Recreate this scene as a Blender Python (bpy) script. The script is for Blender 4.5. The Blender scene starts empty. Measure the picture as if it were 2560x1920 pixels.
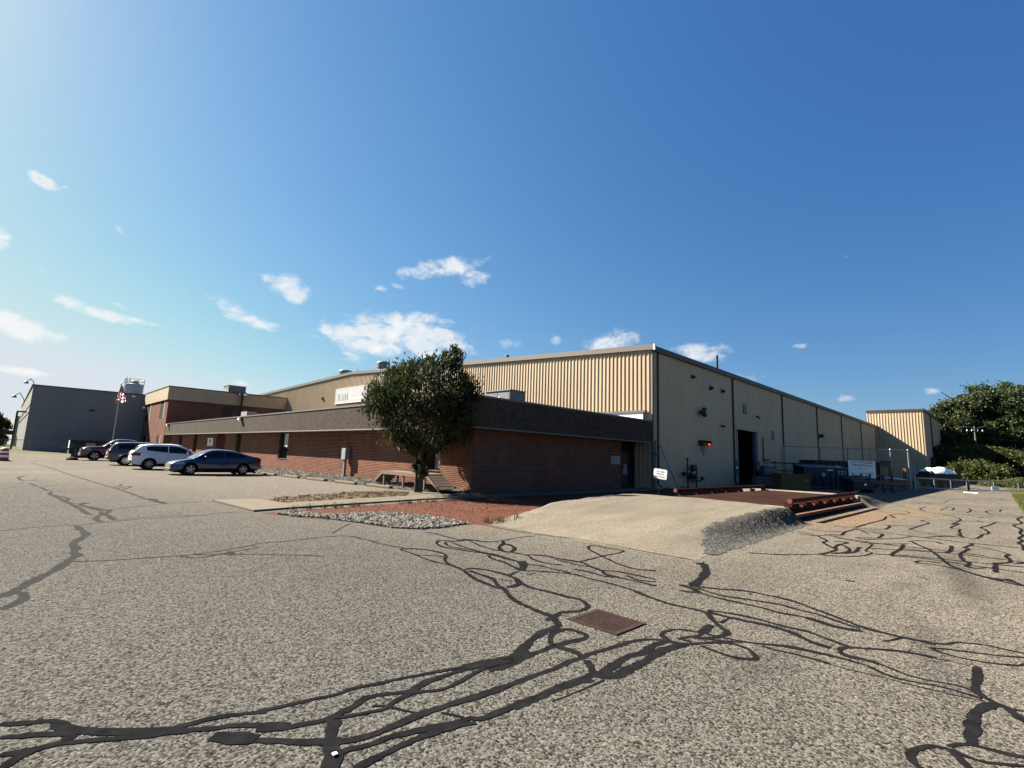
import bpy, math, random
from math import sin, cos, pi, radians, sqrt, atan2, asin
from mathutils import Vector, Matrix
random.seed(7)
SC = bpy.context.scene
COL = SC.collection
# ------------------------------------------------------------------ survey of the site
# X runs along the long shaded wall, Y along the sunlit brick front; eye height 1.68 m
FPX, PITCH, ROLL, YAW, EYE = 1235.8, 0.145, 0.0365, 0.7905, 1.68
CF = Vector((cos(YAW)*cos(PITCH), sin(YAW)*cos(PITCH), sin(PITCH)))
_r = Vector((sin(YAW), -cos(YAW), 0)); _u = _r.cross(CF)
CR = _r*cos(ROLL) + _u*sin(ROLL); CU = _u*cos(ROLL) - _r*sin(ROLL)
def ray(x, y): return CF + CR*((x-1280)/FPX) - CU*((y-960)/FPX)
def G(x, y, z=0.0):
    d = ray(x, y); t = (z-EYE)/d.z
    return Vector((d.x*t, d.y*t, z))
def PX(x, y, X):
    d = ray(x, y); t = X/d.x
    return Vector((X, d.y*t, EYE+d.z*t))
def PY(x, y, Y):
    d = ray(x, y); t = Y/d.y
    return Vector((d.x*t, Y, EYE+d.z*t))
# main dimensions
GX, GY, EAVE, PEAK, PEAKY = 28.16, 15.79, 8.97, 11.09, 56.4     # metal warehouse
END_X, BACK_Y, BACK_Z = 102.5, 97.0, 10.1
AX, AY = 14.13, 16.56                                             # brick annex wall planes
FX, FY, FZ0, FZ1 = 13.36, 15.80, 2.80, 4.13                       # its fascia
ALEN = 76.0

# ------------------------------------------------------------------ materials
MATS = {}
def nd(nt, t, **kw):
    n = nt.nodes.new(t)
    for k, v in kw.items():
        if k.startswith('_'): setattr(n, k[1:], v)
        else:
            n.inputs[k.replace('__', ' ')].default_value = v
    return n
def M(name, col, rough=.7, metal=0., var=.12, scale=3., bump=0., bscale=40., spec=.5, col2=None, coat=0., stretch=None, fine=0., fscale=60., raw=False):
    if name in MATS: return MATS[name]
    k_ = .54 if max(col) < .6 and not raw else 1.
    col = tuple(c*k_ for c in col); col2 = tuple(c*k_ for c in col2) if col2 else None
    m = bpy.data.materials.new(name); m.use_nodes = True; nt = m.node_tree; L = nt.links.new
    b = nt.nodes['Principled BSDF']
    b.inputs['Roughness'].default_value = rough; b.inputs['Metallic'].default_value = metal
    b.inputs['Specular IOR Level'].default_value = min(spec, .06) if rough >= .75 else spec
    if coat:
        b.inputs['Coat Weight'].default_value = coat; b.inputs['Coat Roughness'].default_value = .04
    tc = nd(nt, 'ShaderNodeTexCoord'); vec = tc.outputs['Object']
    if stretch:
        mp = nd(nt, 'ShaderNodeMapping', Scale=stretch); L(vec, mp.inputs[0]); vec = mp.outputs[0]
    n = nd(nt, 'ShaderNodeTexNoise', Scale=scale, Detail=6., Roughness=.62); L(vec, n.inputs['Vector'])
    mx = nd(nt, 'ShaderNodeMix', _data_type='RGBA')
    c2 = col2 or tuple(min(1, c*(1+var)) for c in col); c1 = col if col2 else tuple(c*(1-var) for c in col)
    mx.inputs[6].default_value = (*c1, 1); mx.inputs[7].default_value = (*c2, 1)
    rp = nd(nt, 'ShaderNodeMapRange', From__Min=.3, From__Max=.7); L(n.outputs['Fac'], rp.inputs[0]); L(rp.outputs[0], mx.inputs[0])
    out = mx.outputs[2]
    if fine:
        n3 = nd(nt, 'ShaderNodeTexNoise', Scale=fscale, Detail=3.); L(vec, n3.inputs['Vector'])
        r3 = nd(nt, 'ShaderNodeMapRange', From__Min=.3, From__Max=.7, To__Min=1-fine, To__Max=1+fine); L(n3.outputs['Fac'], r3.inputs[0])
        sm = nd(nt, 'ShaderNodeVectorMath', _operation='SCALE'); L(out, sm.inputs[0]); L(r3.outputs[0], sm.inputs['Scale']); out = sm.outputs[0]
    L(out, b.inputs['Base Color'])
    if bump:
        n2 = nd(nt, 'ShaderNodeTexNoise', Scale=bscale, Detail=4.); L(vec, n2.inputs['Vector'])
        bp = nd(nt, 'ShaderNodeBump', Strength=bump, Distance=.02); L(n2.outputs['Fac'], bp.inputs['Height']); L(bp.outputs[0], b.inputs['Normal'])
    MATS[name] = m
    return m
def asphalt_mat(name, cA, cB, chip=.55, stains_shade=False, vs=66.):
    m = bpy.data.materials.new(name); m.use_nodes = True; nt = m.node_tree; L = nt.links.new
    b = nt.nodes['Principled BSDF']; b.inputs['Roughness'].default_value = 1.; b.inputs['Specular IOR Level'].default_value = .03
    tc = nd(nt, 'ShaderNodeTexCoord'); v = tc.outputs['Object']
    n1 = nd(nt, 'ShaderNodeTexNoise', Scale=.22, Detail=5., Roughness=.6); L(v, n1.inputs['Vector'])
    r1 = nd(nt, 'ShaderNodeMapRange', From__Min=.36, From__Max=.64); L(n1.outputs['Fac'], r1.inputs[0])
    mx = nd(nt, 'ShaderNodeMix', _data_type='RGBA'); mx.inputs[6].default_value = (*cA, 1); mx.inputs[7].default_value = (*cB, 1)
    L(r1.outputs[0], mx.inputs[0]); col = mx.outputs[2]
    # streaky worn bands along the drive
    mp = nd(nt, 'ShaderNodeMapping', Scale=(.5, 2.2, 1.), Rotation=(0, 0, .35)); L(v, mp.inputs[0])
    n2 = nd(nt, 'ShaderNodeTexNoise', Scale=.9, Detail=6., Roughness=.65); L(mp.outputs[0], n2.inputs['Vector'])
    r2 = nd(nt, 'ShaderNodeMapRange', From__Min=.3, From__Max=.7, To__Min=.84, To__Max=1.13); L(n2.outputs['Fac'], r2.inputs[0])
    s1 = nd(nt, 'ShaderNodeVectorMath', _operation='SCALE'); L(col, s1.inputs[0]); L(r2.outputs[0], s1.inputs['Scale']); col = s1.outputs[0]
    def blob(cx, cy, ax, ay, colr, amt, rot=0., fac=1.4):
        nonlocal col
        mp = nd(nt, 'ShaderNodeMapping', _vector_type='TEXTURE', Location=(cx, cy, 0), Rotation=(0, 0, rot), Scale=(ax, ay, 1.)); L(v, mp.inputs[0])
        sx = nd(nt, 'ShaderNodeSeparateXYZ'); L(mp.outputs[0], sx.inputs[0])
        cb = nd(nt, 'ShaderNodeCombineXYZ'); L(sx.outputs[0], cb.inputs[0]); L(sx.outputs[1], cb.inputs[1])
        ln = nd(nt, 'ShaderNodeVectorMath', _operation='LENGTH'); L(cb.outputs[0], ln.inputs[0])
        nz = nd(nt, 'ShaderNodeTexNoise', Scale=1.6, Detail=6., Roughness=.7); L(v, nz.inputs['Vector'])
        ad = nd(nt, 'ShaderNodeMath', _operation='MULTIPLY_ADD'); L(nz.outputs['Fac'], ad.inputs[0]); ad.inputs[1].default_value = fac; L(ln.outputs['Value'], ad.inputs[2])
        mr = nd(nt, 'ShaderNodeMapRange', From__Min=1.7, From__Max=1.0, To__Min=0., To__Max=amt); L(ad.outputs[0], mr.inputs[0])
        mm = nd(nt, 'ShaderNodeMix', _data_type='RGBA'); mm.inputs[7].default_value = (*colr, 1)
        L(mr.outputs[0], mm.inputs[0]); L(col, mm.inputs[6]); col = mm.outputs[2]
    if stains_shade:
        blob(21., 4.2, 6.5, 1.7, (.15, .085, .042), .55)           # rust washed off the weighbridge
        blob(27., 3.0, 5., 1.2, (.15, .10, .055), .4)
        blob(8.2, 8.6, 1.6, .35, (.15, .088, .06), .6, -.9)       # red dust along the drain line
        blob(6.3, 4.9, 2.2, .30, (.058, .047, .037), .5, -.75)
        blob(4.6, 1.6, .8, .35, (.036, .033, .031), .45)
        blob(7.6, 3.6, 1.6, .5, (.075, .056, .04), .45, -.8)
        blob(11.4, .75, 3.2, .28, (.035, .033, .03), .6, .12); blob(9.6, 1.3, .5, .25, (.045, .042, .038), .5); blob(6.4, .7, 2.2, .22, (.04, .037, .034), .5, .2)   # tyre scuffs and drips
        blob(3.2, 6.5, .5, .35, (.04, .036, .033), .5); blob(2.3, 1.2, .45, .3, (.045, .04, .036), .55); blob(7, 20, 3.2, .5, (.06, .055, .047), .5, .1); blob(8.5, 25, 3., .4, (.06, .055, .047), .5, .05)
        blob(0., 13., 8., 15., (.050, .049, .0445), .85, 0, .6)     # greyer surface, with chip shadows seen towards the sun painted into its colour
        blob(12, 26, 9, 18, (.105, .094, .076), .6, 0, .6)         # paler sealed parking bays
    # stone chips in the chip seal
    vo = nd(nt, 'ShaderNodeTexVoronoi', Scale=vs, Randomness=1.); L(v, vo.inputs['Vector'])
    sp = nd(nt, 'ShaderNodeSeparateColor'); L(vo.outputs['Color'], sp.inputs[0])
    r3 = nd(nt, 'ShaderNodeMapRange', To__Min=max(.08, 1-chip), To__Max=1+chip); L(sp.outputs[0], r3.inputs[0])
    s2 = nd(nt, 'ShaderNodeVectorMath', _operation='SCALE'); L(col, s2.inputs[0]); L(r3.outputs[0], s2.inputs['Scale']); col = s2.outputs[0]
    n4 = nd(nt, 'ShaderNodeTexNoise', Scale=38., Detail=6., Roughness=.8); L(v, n4.inputs['Vector'])
    r4 = nd(nt, 'ShaderNodeMapRange', From__Min=.32, From__Max=.68, To__Min=.55, To__Max=1.45); L(n4.outputs['Fac'], r4.inputs[0])
    s3 = nd(nt, 'ShaderNodeVectorMath', _operation='SCALE'); L(col, s3.inputs[0]); L(r4.outputs[0], s3.inputs['Scale']); col = s3.outputs[0]
    L(col, b.inputs['Base Color'])
    bp = nd(nt, 'ShaderNodeBump', Strength=.5, Distance=.008); L(vo.outputs['Distance'], bp.inputs['Height']); bp.invert = True
    L(bp.outputs[0], b.inputs['Normal'])
    MATS[name] = m
    return m
def brick_mat(name, c1, c2, mortar):
    m = bpy.data.materials.new(name); m.use_nodes = True; nt = m.node_tree; L = nt.links.new
    b = nt.nodes['Principled BSDF']; b.inputs['Roughness'].default_value = .95; b.inputs['Specular IOR Level'].default_value = .05
    ge = nd(nt, 'ShaderNodeNewGeometry'); s = nd(nt, 'ShaderNodeSeparateXYZ'); L(ge.outputs['Position'], s.inputs[0])
    a = nd(nt, 'ShaderNodeMath', _operation='ADD'); L(s.outputs[0], a.inputs[0]); L(s.outputs[1], a.inputs[1])
    c = nd(nt, 'ShaderNodeCombineXYZ'); L(a.outputs[0], c.inputs[0]); L(s.outputs[2], c.inputs[1])
    bt = nd(nt, 'ShaderNodeTexBrick', Scale=1., Mortar__Size=.0105, Mortar__Smooth=.15, Bias=0.)
    bt.inputs['Brick Width'].default_value = .305; bt.inputs['Row Height'].default_value = .0847
    bt.inputs['Color1'].default_value = (*c1, 1); bt.inputs['Color2'].default_value = (*c2, 1); bt.inputs['Mortar'].default_value = (*mortar, 1)
    L(c.outputs[0], bt.inputs['Vector'])
    n = nd(nt, 'ShaderNodeTexNoise', Scale=.9, Detail=7., Roughness=.7); L(ge.outputs['Position'], n.inputs['Vector'])
    r = nd(nt, 'ShaderNodeMapRange', From__Min=.3, From__Max=.7, To__Min=.78, To__Max=1.18); L(n.outputs['Fac'], r.inputs[0])
    sc = nd(nt, 'ShaderNodeVectorMath', _operation='SCALE'); L(bt.outputs['Color'], sc.inputs[0]); L(r.outputs[0], sc.inputs['Scale'])
    L(sc.outputs[0], b.inputs['Base Color'])
    bp = nd(nt, 'ShaderNodeBump', Strength=.9, Distance=.012); bp.invert = True; L(bt.outputs['Fac'], bp.inputs['Height']); L(bp.outputs[0], b.inputs['Normal'])
    MATS[name] = m
    return m
def glass_mat(name, col=(.012, .016, .02), rough=.03, spec=.7):
    m = bpy.data.materials.new(name); m.use_nodes = True; b = m.node_tree.nodes['Principled BSDF']
    b.inputs['Base Color'].default_value = (*col, 1); b.inputs['Roughness'].default_value = rough; b.inputs['Specular IOR Level'].default_value = spec
    nt = m.node_tree; n = nd(nt, 'ShaderNodeTexNoise', Scale=2.5); tc = nd(nt, 'ShaderNodeTexCoord'); nt.links.new(tc.outputs['Object'], n.inputs['Vector'])
    bp = nd(nt, 'ShaderNodeBump', Strength=.04, Distance=.02); nt.links.new(n.outputs['Fac'], bp.inputs['Height']); nt.links.new(bp.outputs[0], b.inputs['Normal'])
    MATS[name] = m
    return m
def leaf_mat(name, c1, c2, c3, scale=.5):
    m = bpy.data.materials.new(name); m.use_nodes = True; nt = m.node_tree; L = nt.links.new
    b = nt.nodes['Principled BSDF']; b.inputs['Roughness'].default_value = .6; b.inputs['Specular IOR Level'].default_value = .25
    ge = nd(nt, 'ShaderNodeNewGeometry')
    n = nd(nt, 'ShaderNodeTexNoise', Scale=scale, Detail=3.); L(ge.outputs['Position'], n.inputs['Vector'])
    cr = nd(nt, 'ShaderNodeValToRGB'); e = cr.color_ramp.elements
    e[0].position = .32; e[0].color = (*c1, 1); e[1].position = .68; e[1].color = (*c3, 1)
    k = cr.color_ramp.elements.new(.5); k.color = (*c2, 1)
    ad = nd(nt, 'ShaderNodeMath', _operation='MULTIPLY_ADD'); L(ge.outputs['Random Per Island'], ad.inputs[0]); ad.inputs[1].default_value = .3
    sb = nd(nt, 'ShaderNodeMath', _operation='SUBTRACT'); L(n.outputs['Fac'], sb.inputs[0]); sb.inputs[1].default_value = .15; L(sb.outputs[0], ad.inputs[2])
    L(ad.outputs[0], cr.inputs[0]); L(cr.outputs[0], b.inputs['Base Color'])
    tr = nd(nt, 'ShaderNodeBsdfTranslucent'); L(cr.outputs[0], tr.inputs['Color'])
    ms = nd(nt, 'ShaderNodeMixShader'); ms.inputs[0].default_value = .3
    L(b.outputs[0], ms.inputs[1]); L(tr.outputs[0], ms.inputs[2]); L(ms.outputs[0], nt.nodes['Material Output'].inputs[0])
    MATS[name] = m
    return m
def chain_mat():
    m = bpy.data.materials.new('chain_link'); m.use_nodes = True; nt = m.node_tree; L = nt.links.new
    b = nt.nodes['Principled BSDF']; b.inputs['Base Color'].default_value = (.3, .3, .3, 1); b.inputs['Metallic'].default_value = .6; b.inputs['Roughness'].default_value = .5
    ge = nd(nt, 'ShaderNodeNewGeometry'); s = nd(nt, 'ShaderNodeSeparateXYZ'); L(ge.outputs['Position'], s.inputs[0])
    a = nd(nt, 'ShaderNodeMath', _operation='ADD'); L(s.outputs[0], a.inputs[0]); L(s.outputs[1], a.inputs[1])
    outs = []
    for op in ('ADD', 'SUBTRACT'):
        q = nd(nt, 'ShaderNodeMath', _operation=op); L(a.outputs[0], q.inputs[0]); L(s.outputs[2], q.inputs[1])
        k = nd(nt, 'ShaderNodeMath', _operation='MULTIPLY'); L(q.outputs[0], k.inputs[0]); k.inputs[1].default_value = 14.
        f = nd(nt, 'ShaderNodeMath', _operation='FRACT'); L(k.outputs[0], f.inputs[0])
        g = nd(nt, 'ShaderNodeMath', _operation='LESS_THAN'); L(f.outputs[0], g.inputs[0]); g.inputs[1].default_value = .06
        outs.append(g)
    mxm = nd(nt, 'ShaderNodeMath', _operation='MAXIMUM'); L(outs[0].outputs[0], mxm.inputs[0]); L(outs[1].outputs[0], mxm.inputs[1])
    t = nd(nt, 'ShaderNodeBsdfTransparent'); ms = nd(nt, 'ShaderNodeMixShader')
    L(mxm.outputs[0], ms.inputs[0]); L(t.outputs[0], ms.inputs[1]); L(b.outputs[0], ms.inputs[2]); L(ms.outputs[0], nt.nodes['Material Output'].inputs[0])
    MATS['chain'] = m
    return m

# ------------------------------------------------------------------ mesh building
class MB:
    def __init__(s): s.v = []; s.f = []; s.sm = False
    def quad(s, *pts):
        n = len(s.v); s.v += [tuple(p) for p in pts]; s.f.append(tuple(range(n, n+len(pts)))); return s
    def box(s, x0, x1, y0, y1, z0, z1):
        n = len(s.v)
        s.v += [(x0,y0,z0),(x1,y0,z0),(x1,y1,z0),(x0,y1,z0),(x0,y0,z1),(x1,y0,z1),(x1,y1,z1),(x0,y1,z1)]
        s.f += [tuple(n+i for i in q) for q in ((0,3,2,1),(4,5,6,7),(0,1,5,4),(1,2,6,5),(2,3,7,6),(3,0,4,7))]
        return s
    def obox(s, c, size, mat):              # oriented box, mat = 3x3 rotation
        n = len(s.v); c = Vector(c)
        for sz in (-1, 1):
            for sx, sy in ((-1,-1),(1,-1),(1,1),(-1,1)):
                s.v.append(tuple(c + mat @ Vector((sx*size[0]/2, sy*size[1]/2, sz*size[2]/2))))
        s.f += [tuple(n+i for i in q) for q in ((0,3,2,1),(4,5,6,7),(0,1,5,4),(1,2,6,5),(2,3,7,6),(3,0,4,7))]
        return s
    def beam(s, p0, p1, w, h, up=(0,0,1)):  # rectangular bar from p0 to p1
        p0, p1 = Vector(p0), Vector(p1); d = p1-p0; x = d.normalized(); y = Vector(up).cross(x)
        if y.length < 1e-4: y = Vector((1,0,0)).cross(x)
        y.normalize(); z = x.cross(y)
        return s.obox((p0+p1)/2, (d.length, w, h), Matrix((x, y, z)).transposed())
    def tube(s, p0, p1, r, n=8, r1=None, cap=True):
        p0, p1 = Vector(p0), Vector(p1); x = (p1-p0).normalized(); r1 = r if r1 is None else r1
        y = Vector((0,0,1)).cross(x)
        if y.length < 1e-3: y = Vector((1,0,0))
        y.normalize(); z = x.cross(y); b = len(s.v)
        for p, rr in ((p0, r), (p1, r1)):
            for i in range(n):
                a = 2*pi*i/n; s.v.append(tuple(p + y*cos(a)*rr + z*sin(a)*rr))
        for i in range(n): s.f.append((b+i, b+(i+1)%n, b+n+(i+1)%n, b+n+i))
        if cap: s.f.append(tuple(b+n-1-i for i in range(n))); s.f.append(tuple(b+n+i for i in range(n)))
        return s
    def path(s, pts, r, n=8):
        for a, b in zip(pts[:-1], pts[1:]): s.tube(a, b, r, n)
        return s
    def lathe(s, prof, c=(0,0,0), n=20, axis='z'):
        b = len(s.v); c = Vector(c)
        for (r, h) in prof:
            for i in range(n):
                a = 2*pi*i/n
                p = (r*cos(a), r*sin(a), h) if axis == 'z' else ((r*cos(a), h, r*sin(a)) if axis == 'y' else (h, r*cos(a), r*sin(a)))
                s.v.append(tuple(c+Vector(p)))
        for k in range(len(prof)-1):
            for i in range(n): s.f.append((b+k*n+i, b+k*n+(i+1)%n, b+(k+1)*n+(i+1)%n, b+(k+1)*n+i))
        s.f.append(tuple(b+n-1-i for i in range(n))); e = b+(len(prof)-1)*n; s.f.append(tuple(e+i for i in range(n)))
        return s
    def prism(s, poly, z0, z1):             # poly in xy
        n = len(s.v); k = len(poly)
        s.v += [(p[0], p[1], z0) for p in poly] + [(p[0], p[1], z1) for p in poly]
        s.f.append(tuple(n+k-1-i for i in range(k))); s.f.append(tuple(n+k+i for i in range(k)))
        for i in range(k): s.f.append((n+i, n+(i+1)%k, n+k+(i+1)%k, n+k+i))
        return s
    def extr(s, poly, off):                 # 3D polygon extruded along a vector
        n = len(s.v); k = len(poly); off = Vector(off)
        s.v += [tuple(p) for p in poly] + [tuple(Vector(p)+off) for p in poly]
        s.f.append(tuple(n+k-1-i for i in range(k))); s.f.append(tuple(n+k+i for i in range(k)))
        for i in range(k): s.f.append((n+i, n+(i+1)%k, n+k+(i+1)%k, n+k+i))
        return s
    def grid(s, rows, closed=False):
        n = len(s.v); w = len(rows[0])
        for r in rows: s.v += [tuple(p) for p in r]
        for i in range(len(rows)-1):
            for j in range(w-1): s.f.append((n+i*w+j, n+i*w+j+1, n+(i+1)*w+j+1, n+(i+1)*w+j))
        return s
    def mesh(s, name, mat, off=(0,0,0)):
        me = bpy.data.meshes.new(name)
        me.from_pydata([(v[0]-off[0], v[1]-off[1], v[2]-off[2]) for v in s.v], [], s.f)
        me.materials.append(mat)
        if s.sm: me.polygons.foreach_set('use_smooth', [True]*len(me.polygons))
        me.update(); return me
def tagit(o, label=None, cat=None, group=None, kind=None):
    for k, v in (('label', label), ('category', cat), ('group', group), ('kind', kind)):
        if v: o[k] = v
    return o
ORG = {}
def thing(name, label, cat, loc=(0,0,0), rz=0., group=None):
    o = bpy.data.objects.new(name, None); COL.objects.link(o); o.empty_display_size = .2
    o.location = loc; o.rotation_euler = (0, 0, rz); ORG[o] = (0,0,0) if rz else tuple(loc)
    return tagit(o, label, cat, group)
def part(name, mb, mat, parent, local=False, label=None):
    """mesh child; world coordinates unless local"""
    off = (0,0,0) if local else ORG.get(parent, (0,0,0))
    o = bpy.data.objects.new(name, mb.mesh(name, mat, off)); COL.objects.link(o); o.parent = parent
    ORG[o] = off
    if label: o['label'] = label
    return o
def solo(name, mb, mat, label, cat, group=None, kind=None):
    xs = [v[0] for v in mb.v]; ys = [v[1] for v in mb.v]; zs = [v[2] for v in mb.v]
    off = ((min(xs)+max(xs))/2, (min(ys)+max(ys))/2, min(zs))
    o = bpy.data.objects.new(name, mb.mesh(name, mat, off)); o.location = off; COL.objects.link(o); ORG[o] = off
    return tagit(o, label, cat, group, kind)
def struct(name, mb, mat, kind='structure'):
    o = bpy.data.objects.new(name, mb.mesh(name, mat)); COL.objects.link(o); o['kind'] = kind; return o
def copy_tree(o, parent=None):
    c = o.copy(); COL.objects.link(c)
    if parent: c.parent = parent
    for ch in list(o.children): copy_tree(ch, c)
    return c
def bevel(o, w=.01, seg=2):
    m = o.modifiers.new('bevel', 'BEVEL'); m.width = w; m.segments = seg; m.limit_method = 'ANGLE'; return o
def text_part(txt, size, org, xdir, zdir, mat, parent, name='lettering', align='CENTER', bold=0.):
    cu = bpy.data.curves.new('txt', 'FONT'); cu.body = txt; cu.size = size; cu.align_x = align; cu.extrude = .001; cu.offset = bold
    tmp = bpy.data.objects.new('txt', cu); COL.objects.link(tmp)
    me = bpy.data.meshes.new_from_object(tmp.evaluated_get(bpy.context.evaluated_depsgraph_get()))
    bpy.data.objects.remove(tmp); bpy.data.curves.remove(cu)
    x = Vector(xdir).normalized(); z = Vector(zdir).normalized(); n = x.cross(z); po = Vector(ORG.get(parent, (0,0,0)))
    for v in me.vertices: v.co = Vector(org) - po + x*v.co.x + z*v.co.y + n*v.co.z
    me.name = name; me.materials.clear(); me.materials.append(mat)
    o = bpy.data.objects.new(name, me); COL.objects.link(o); o.parent = parent; ORG[o] = tuple(po); return o
# ------------------------------------------------------------------ light, sky, camera
SUN = Vector((-.475, 1.22, 1.0)).normalized()
SUN_EL = asin(SUN.z); SUN_AZ = atan2(SUN.x, SUN.y)       # clockwise from +Y
sl = bpy.data.lights.new('sun', 'SUN'); sl.energy = 5.0; sl.angle = radians(.5); sl.color = (1., .915, .80)
so = bpy.data.objects.new('sun', sl); COL.objects.link(so); so.rotation_euler = (-SUN).to_track_quat('-Z', 'Y').to_euler(); so.location = (0, 0, 60)
W = bpy.data.worlds.new('World'); SC.world = W; W.use_nodes = True; nt = W.node_tree; L = nt.links.new
bg = nt.nodes['Background']; bg.inputs['Strength'].default_value = .05
sky = nd(nt, 'ShaderNodeTexSky', _sky_type='NISHITA'); sky.sun_disc = False; sky.sun_elevation = SUN_EL; sky.sun_rotation = SUN_AZ
sky.altitude = 200; sky.air_density = 1.15; sky.dust_density = .5; sky.ozone_density = 4.0
tc = nd(nt, 'ShaderNodeTexCoord'); sp = nd(nt, 'ShaderNodeSeparateXYZ'); L(tc.outputs['Generated'], sp.inputs[0])
az = nd(nt, 'ShaderNodeMath', _operation='ARCTAN2'); L(sp.outputs[1], az.inputs[0]); L(sp.outputs[0], az.inputs[1])
el = nd(nt, 'ShaderNodeMath', _operation='ARCSINE'); L(sp.outputs[2], el.inputs[0])
ae = nd(nt, 'ShaderNodeCombineXYZ'); L(az.outputs[0], ae.inputs[0]); L(el.outputs[0], ae.inputs[1]); ae.inputs[2].default_value = 1.
mpn = nd(nt, 'ShaderNodeMapping', Scale=(22., 34., 1.)); L(ae.outputs[0], mpn.inputs[0])
nz = nd(nt, 'ShaderNodeTexNoise', Scale=1., Detail=9., Roughness=.62, Distortion=.35); L(mpn.outputs[0], nz.inputs['Vector'])
nz2 = nd(nt, 'ShaderNodeTexNoise', Scale=.55, Detail=5., Roughness=.55); L(mpn.outputs[0], nz2.inputs['Vector'])
sps = nd(nt, 'ShaderNodeSeparateColor'); L(sky.outputs[0], sps.inputs[0]); tint = nd(nt, 'ShaderNodeCombineColor')
smu = nd(nt, 'ShaderNodeVectorMath', _operation='DOT_PRODUCT'); L(tc.outputs['Generated'], smu.inputs[0]); smu.inputs[1].default_value = SUN
for ch, (ex, am, km) in enumerate(((1.20, .287, .46), (.92, .53, .35), (.64, 1.08, .16))):      # deeper blue away from the sun
    pw_ = nd(nt, 'ShaderNodeMath', _operation='POWER'); L(sps.outputs[ch], pw_.inputs[0]); pw_.inputs[1].default_value = ex
    ml_ = nd(nt, 'ShaderNodeMath', _operation='MULTIPLY'); L(pw_.outputs[0], ml_.inputs[0]); ml_.inputs[1].default_value = am/1.23
    ke = nd(nt, 'ShaderNodeMath', _operation='MULTIPLY'); L(smu.outputs['Value'], ke.inputs[0]); ke.inputs[1].default_value = km; ex_ = nd(nt, 'ShaderNodeMath', _operation='EXPONENT'); L(ke.outputs[0], ex_.inputs[0])
    m3 = nd(nt, 'ShaderNodeMath', _operation='MULTIPLY'); L(ml_.outputs[0], m3.inputs[0]); L(ex_.outputs[0], m3.inputs[1]); sm_ = nd(nt, 'ShaderNodeMath', _operation='SMOOTH_MIN'); L(m3.outputs[0], sm_.inputs[0]); sm_.inputs[1].default_value = (2.9, 3.15, 3.4)[ch]; sm_.inputs[2].default_value = .7; L(sm_.outputs[0], tint.inputs[ch])
# clouds: where each one stands in the sky (azimuth / elevation), its half width, half height, tilt and thickness
CL = [(1050,682,62,24,-6,.85),(1125,668,95,28,-8,.95),(1180,692,58,26,10,.75),(712,712,62,30,18,1.),(735,732,48,30,12,1.),(690,700,45,26,10,.9),
      (960,838,120,62,-2,1.15),(880,836,95,34,4,1.),(1060,845,120,52,10,1.1),(1000,812,70,40,-6,1.1),(1120,862,80,32,14,.9),(820,828,45,18,8,.8),
      (605,785,95,24,28,.85),(640,800,80,22,24,.8),(560,770,50,14,25,.6),
      (180,755,70,17,20,.95),(255,785,90,16,16,.95),(340,800,70,10,12,.6),(300,765,40,7,20,.4),(395,768,40,8,20,.45),
      (30,812,120,32,14,1.2),(120,836,60,12,8,.9),(110,455,42,17,30,1.),(165,468,20,8,0,.4),(296,570,22,13,45,.7),(0,598,32,28,40,1.),(105,675,34,13,25,.7),(205,680,20,9,20,.5),
      (40,928,110,13,6,1.),(1530,852,80,30,-2,1.),(1500,838,50,16,-10,.7),(1745,880,75,30,-2,1.),(1790,870,45,22,10,.8),(1880,940,70,16,4,.6),
      (950,720,22,12,0,.55),(995,715,30,8,15,.45),(1275,858,42,18,10,.45),(1390,852,24,20,40,.4),(2115,995,36,13,0,.7),(2318,978,34,11,0,.6),(1998,866,36,9,0,.3),(596,958,30,11,8,.8),
      (1065,800,40,24,0,.8),(480,720,60,12,-10,.22),(2120,640,60,14,0,.16),(2210,952,40,9,0,.25)]
prev = None
for (cx, cy, a, b, rot, th) in CL:
    def ang(x, y):
        d = ray(x, y).normalized(); return Vector((atan2(d.y, d.x), asin(d.z)))
    c0 = ang(cx, cy); r = radians(rot)
    va = ang(cx+a*cos(r), cy+a*sin(r))-c0; vb = ang(cx+b*sin(r), cy-b*cos(r))-c0
    iv = Matrix(((va.x, vb.x), (va.y, vb.y))).inverted()
    du = nd(nt, 'ShaderNodeVectorMath', _operation='DOT_PRODUCT'); L(ae.outputs[0], du.inputs[0]); du.inputs[1].default_value = (iv[0][0], iv[0][1], -(iv[0][0]*c0.x+iv[0][1]*c0.y))
    dv = nd(nt, 'ShaderNodeVectorMath', _operation='DOT_PRODUCT'); L(ae.outputs[0], dv.inputs[0]); dv.inputs[1].default_value = (iv[1][0], iv[1][1], -(iv[1][0]*c0.x+iv[1][1]*c0.y))
    uu = nd(nt, 'ShaderNodeMath', _operation='MULTIPLY'); L(du.outputs['Value'], uu.inputs[0]); L(du.outputs['Value'], uu.inputs[1])
    rr = nd(nt, 'ShaderNodeMath', _operation='MULTIPLY_ADD'); L(dv.outputs['Value'], rr.inputs[0]); L(dv.outputs['Value'], rr.inputs[1]); L(uu.outputs[0], rr.inputs[2])
    k = nd(nt, 'ShaderNodeMath', _operation='MULTIPLY_ADD'); L(rr.outputs[0], k.inputs[0]); k.inputs[1].default_value = -.62; k.inputs[2].default_value = th*.80 - .10
    k.use_clamp = False
    if prev is None: prev = k
    else:
        mxn = nd(nt, 'ShaderNodeMath', _operation='SMOOTH_MAX'); L(prev.outputs[0], mxn.inputs[0]); L(k.outputs[0], mxn.inputs[1]); mxn.inputs[2].default_value = .12; prev = mxn
dn = nd(nt, 'ShaderNodeMath', _operation='MULTIPLY_ADD'); L(nz.outputs['Fac'], dn.inputs[0]); dn.inputs[1].default_value = 2.7; L(prev.outputs[0], dn.inputs[2])
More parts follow.
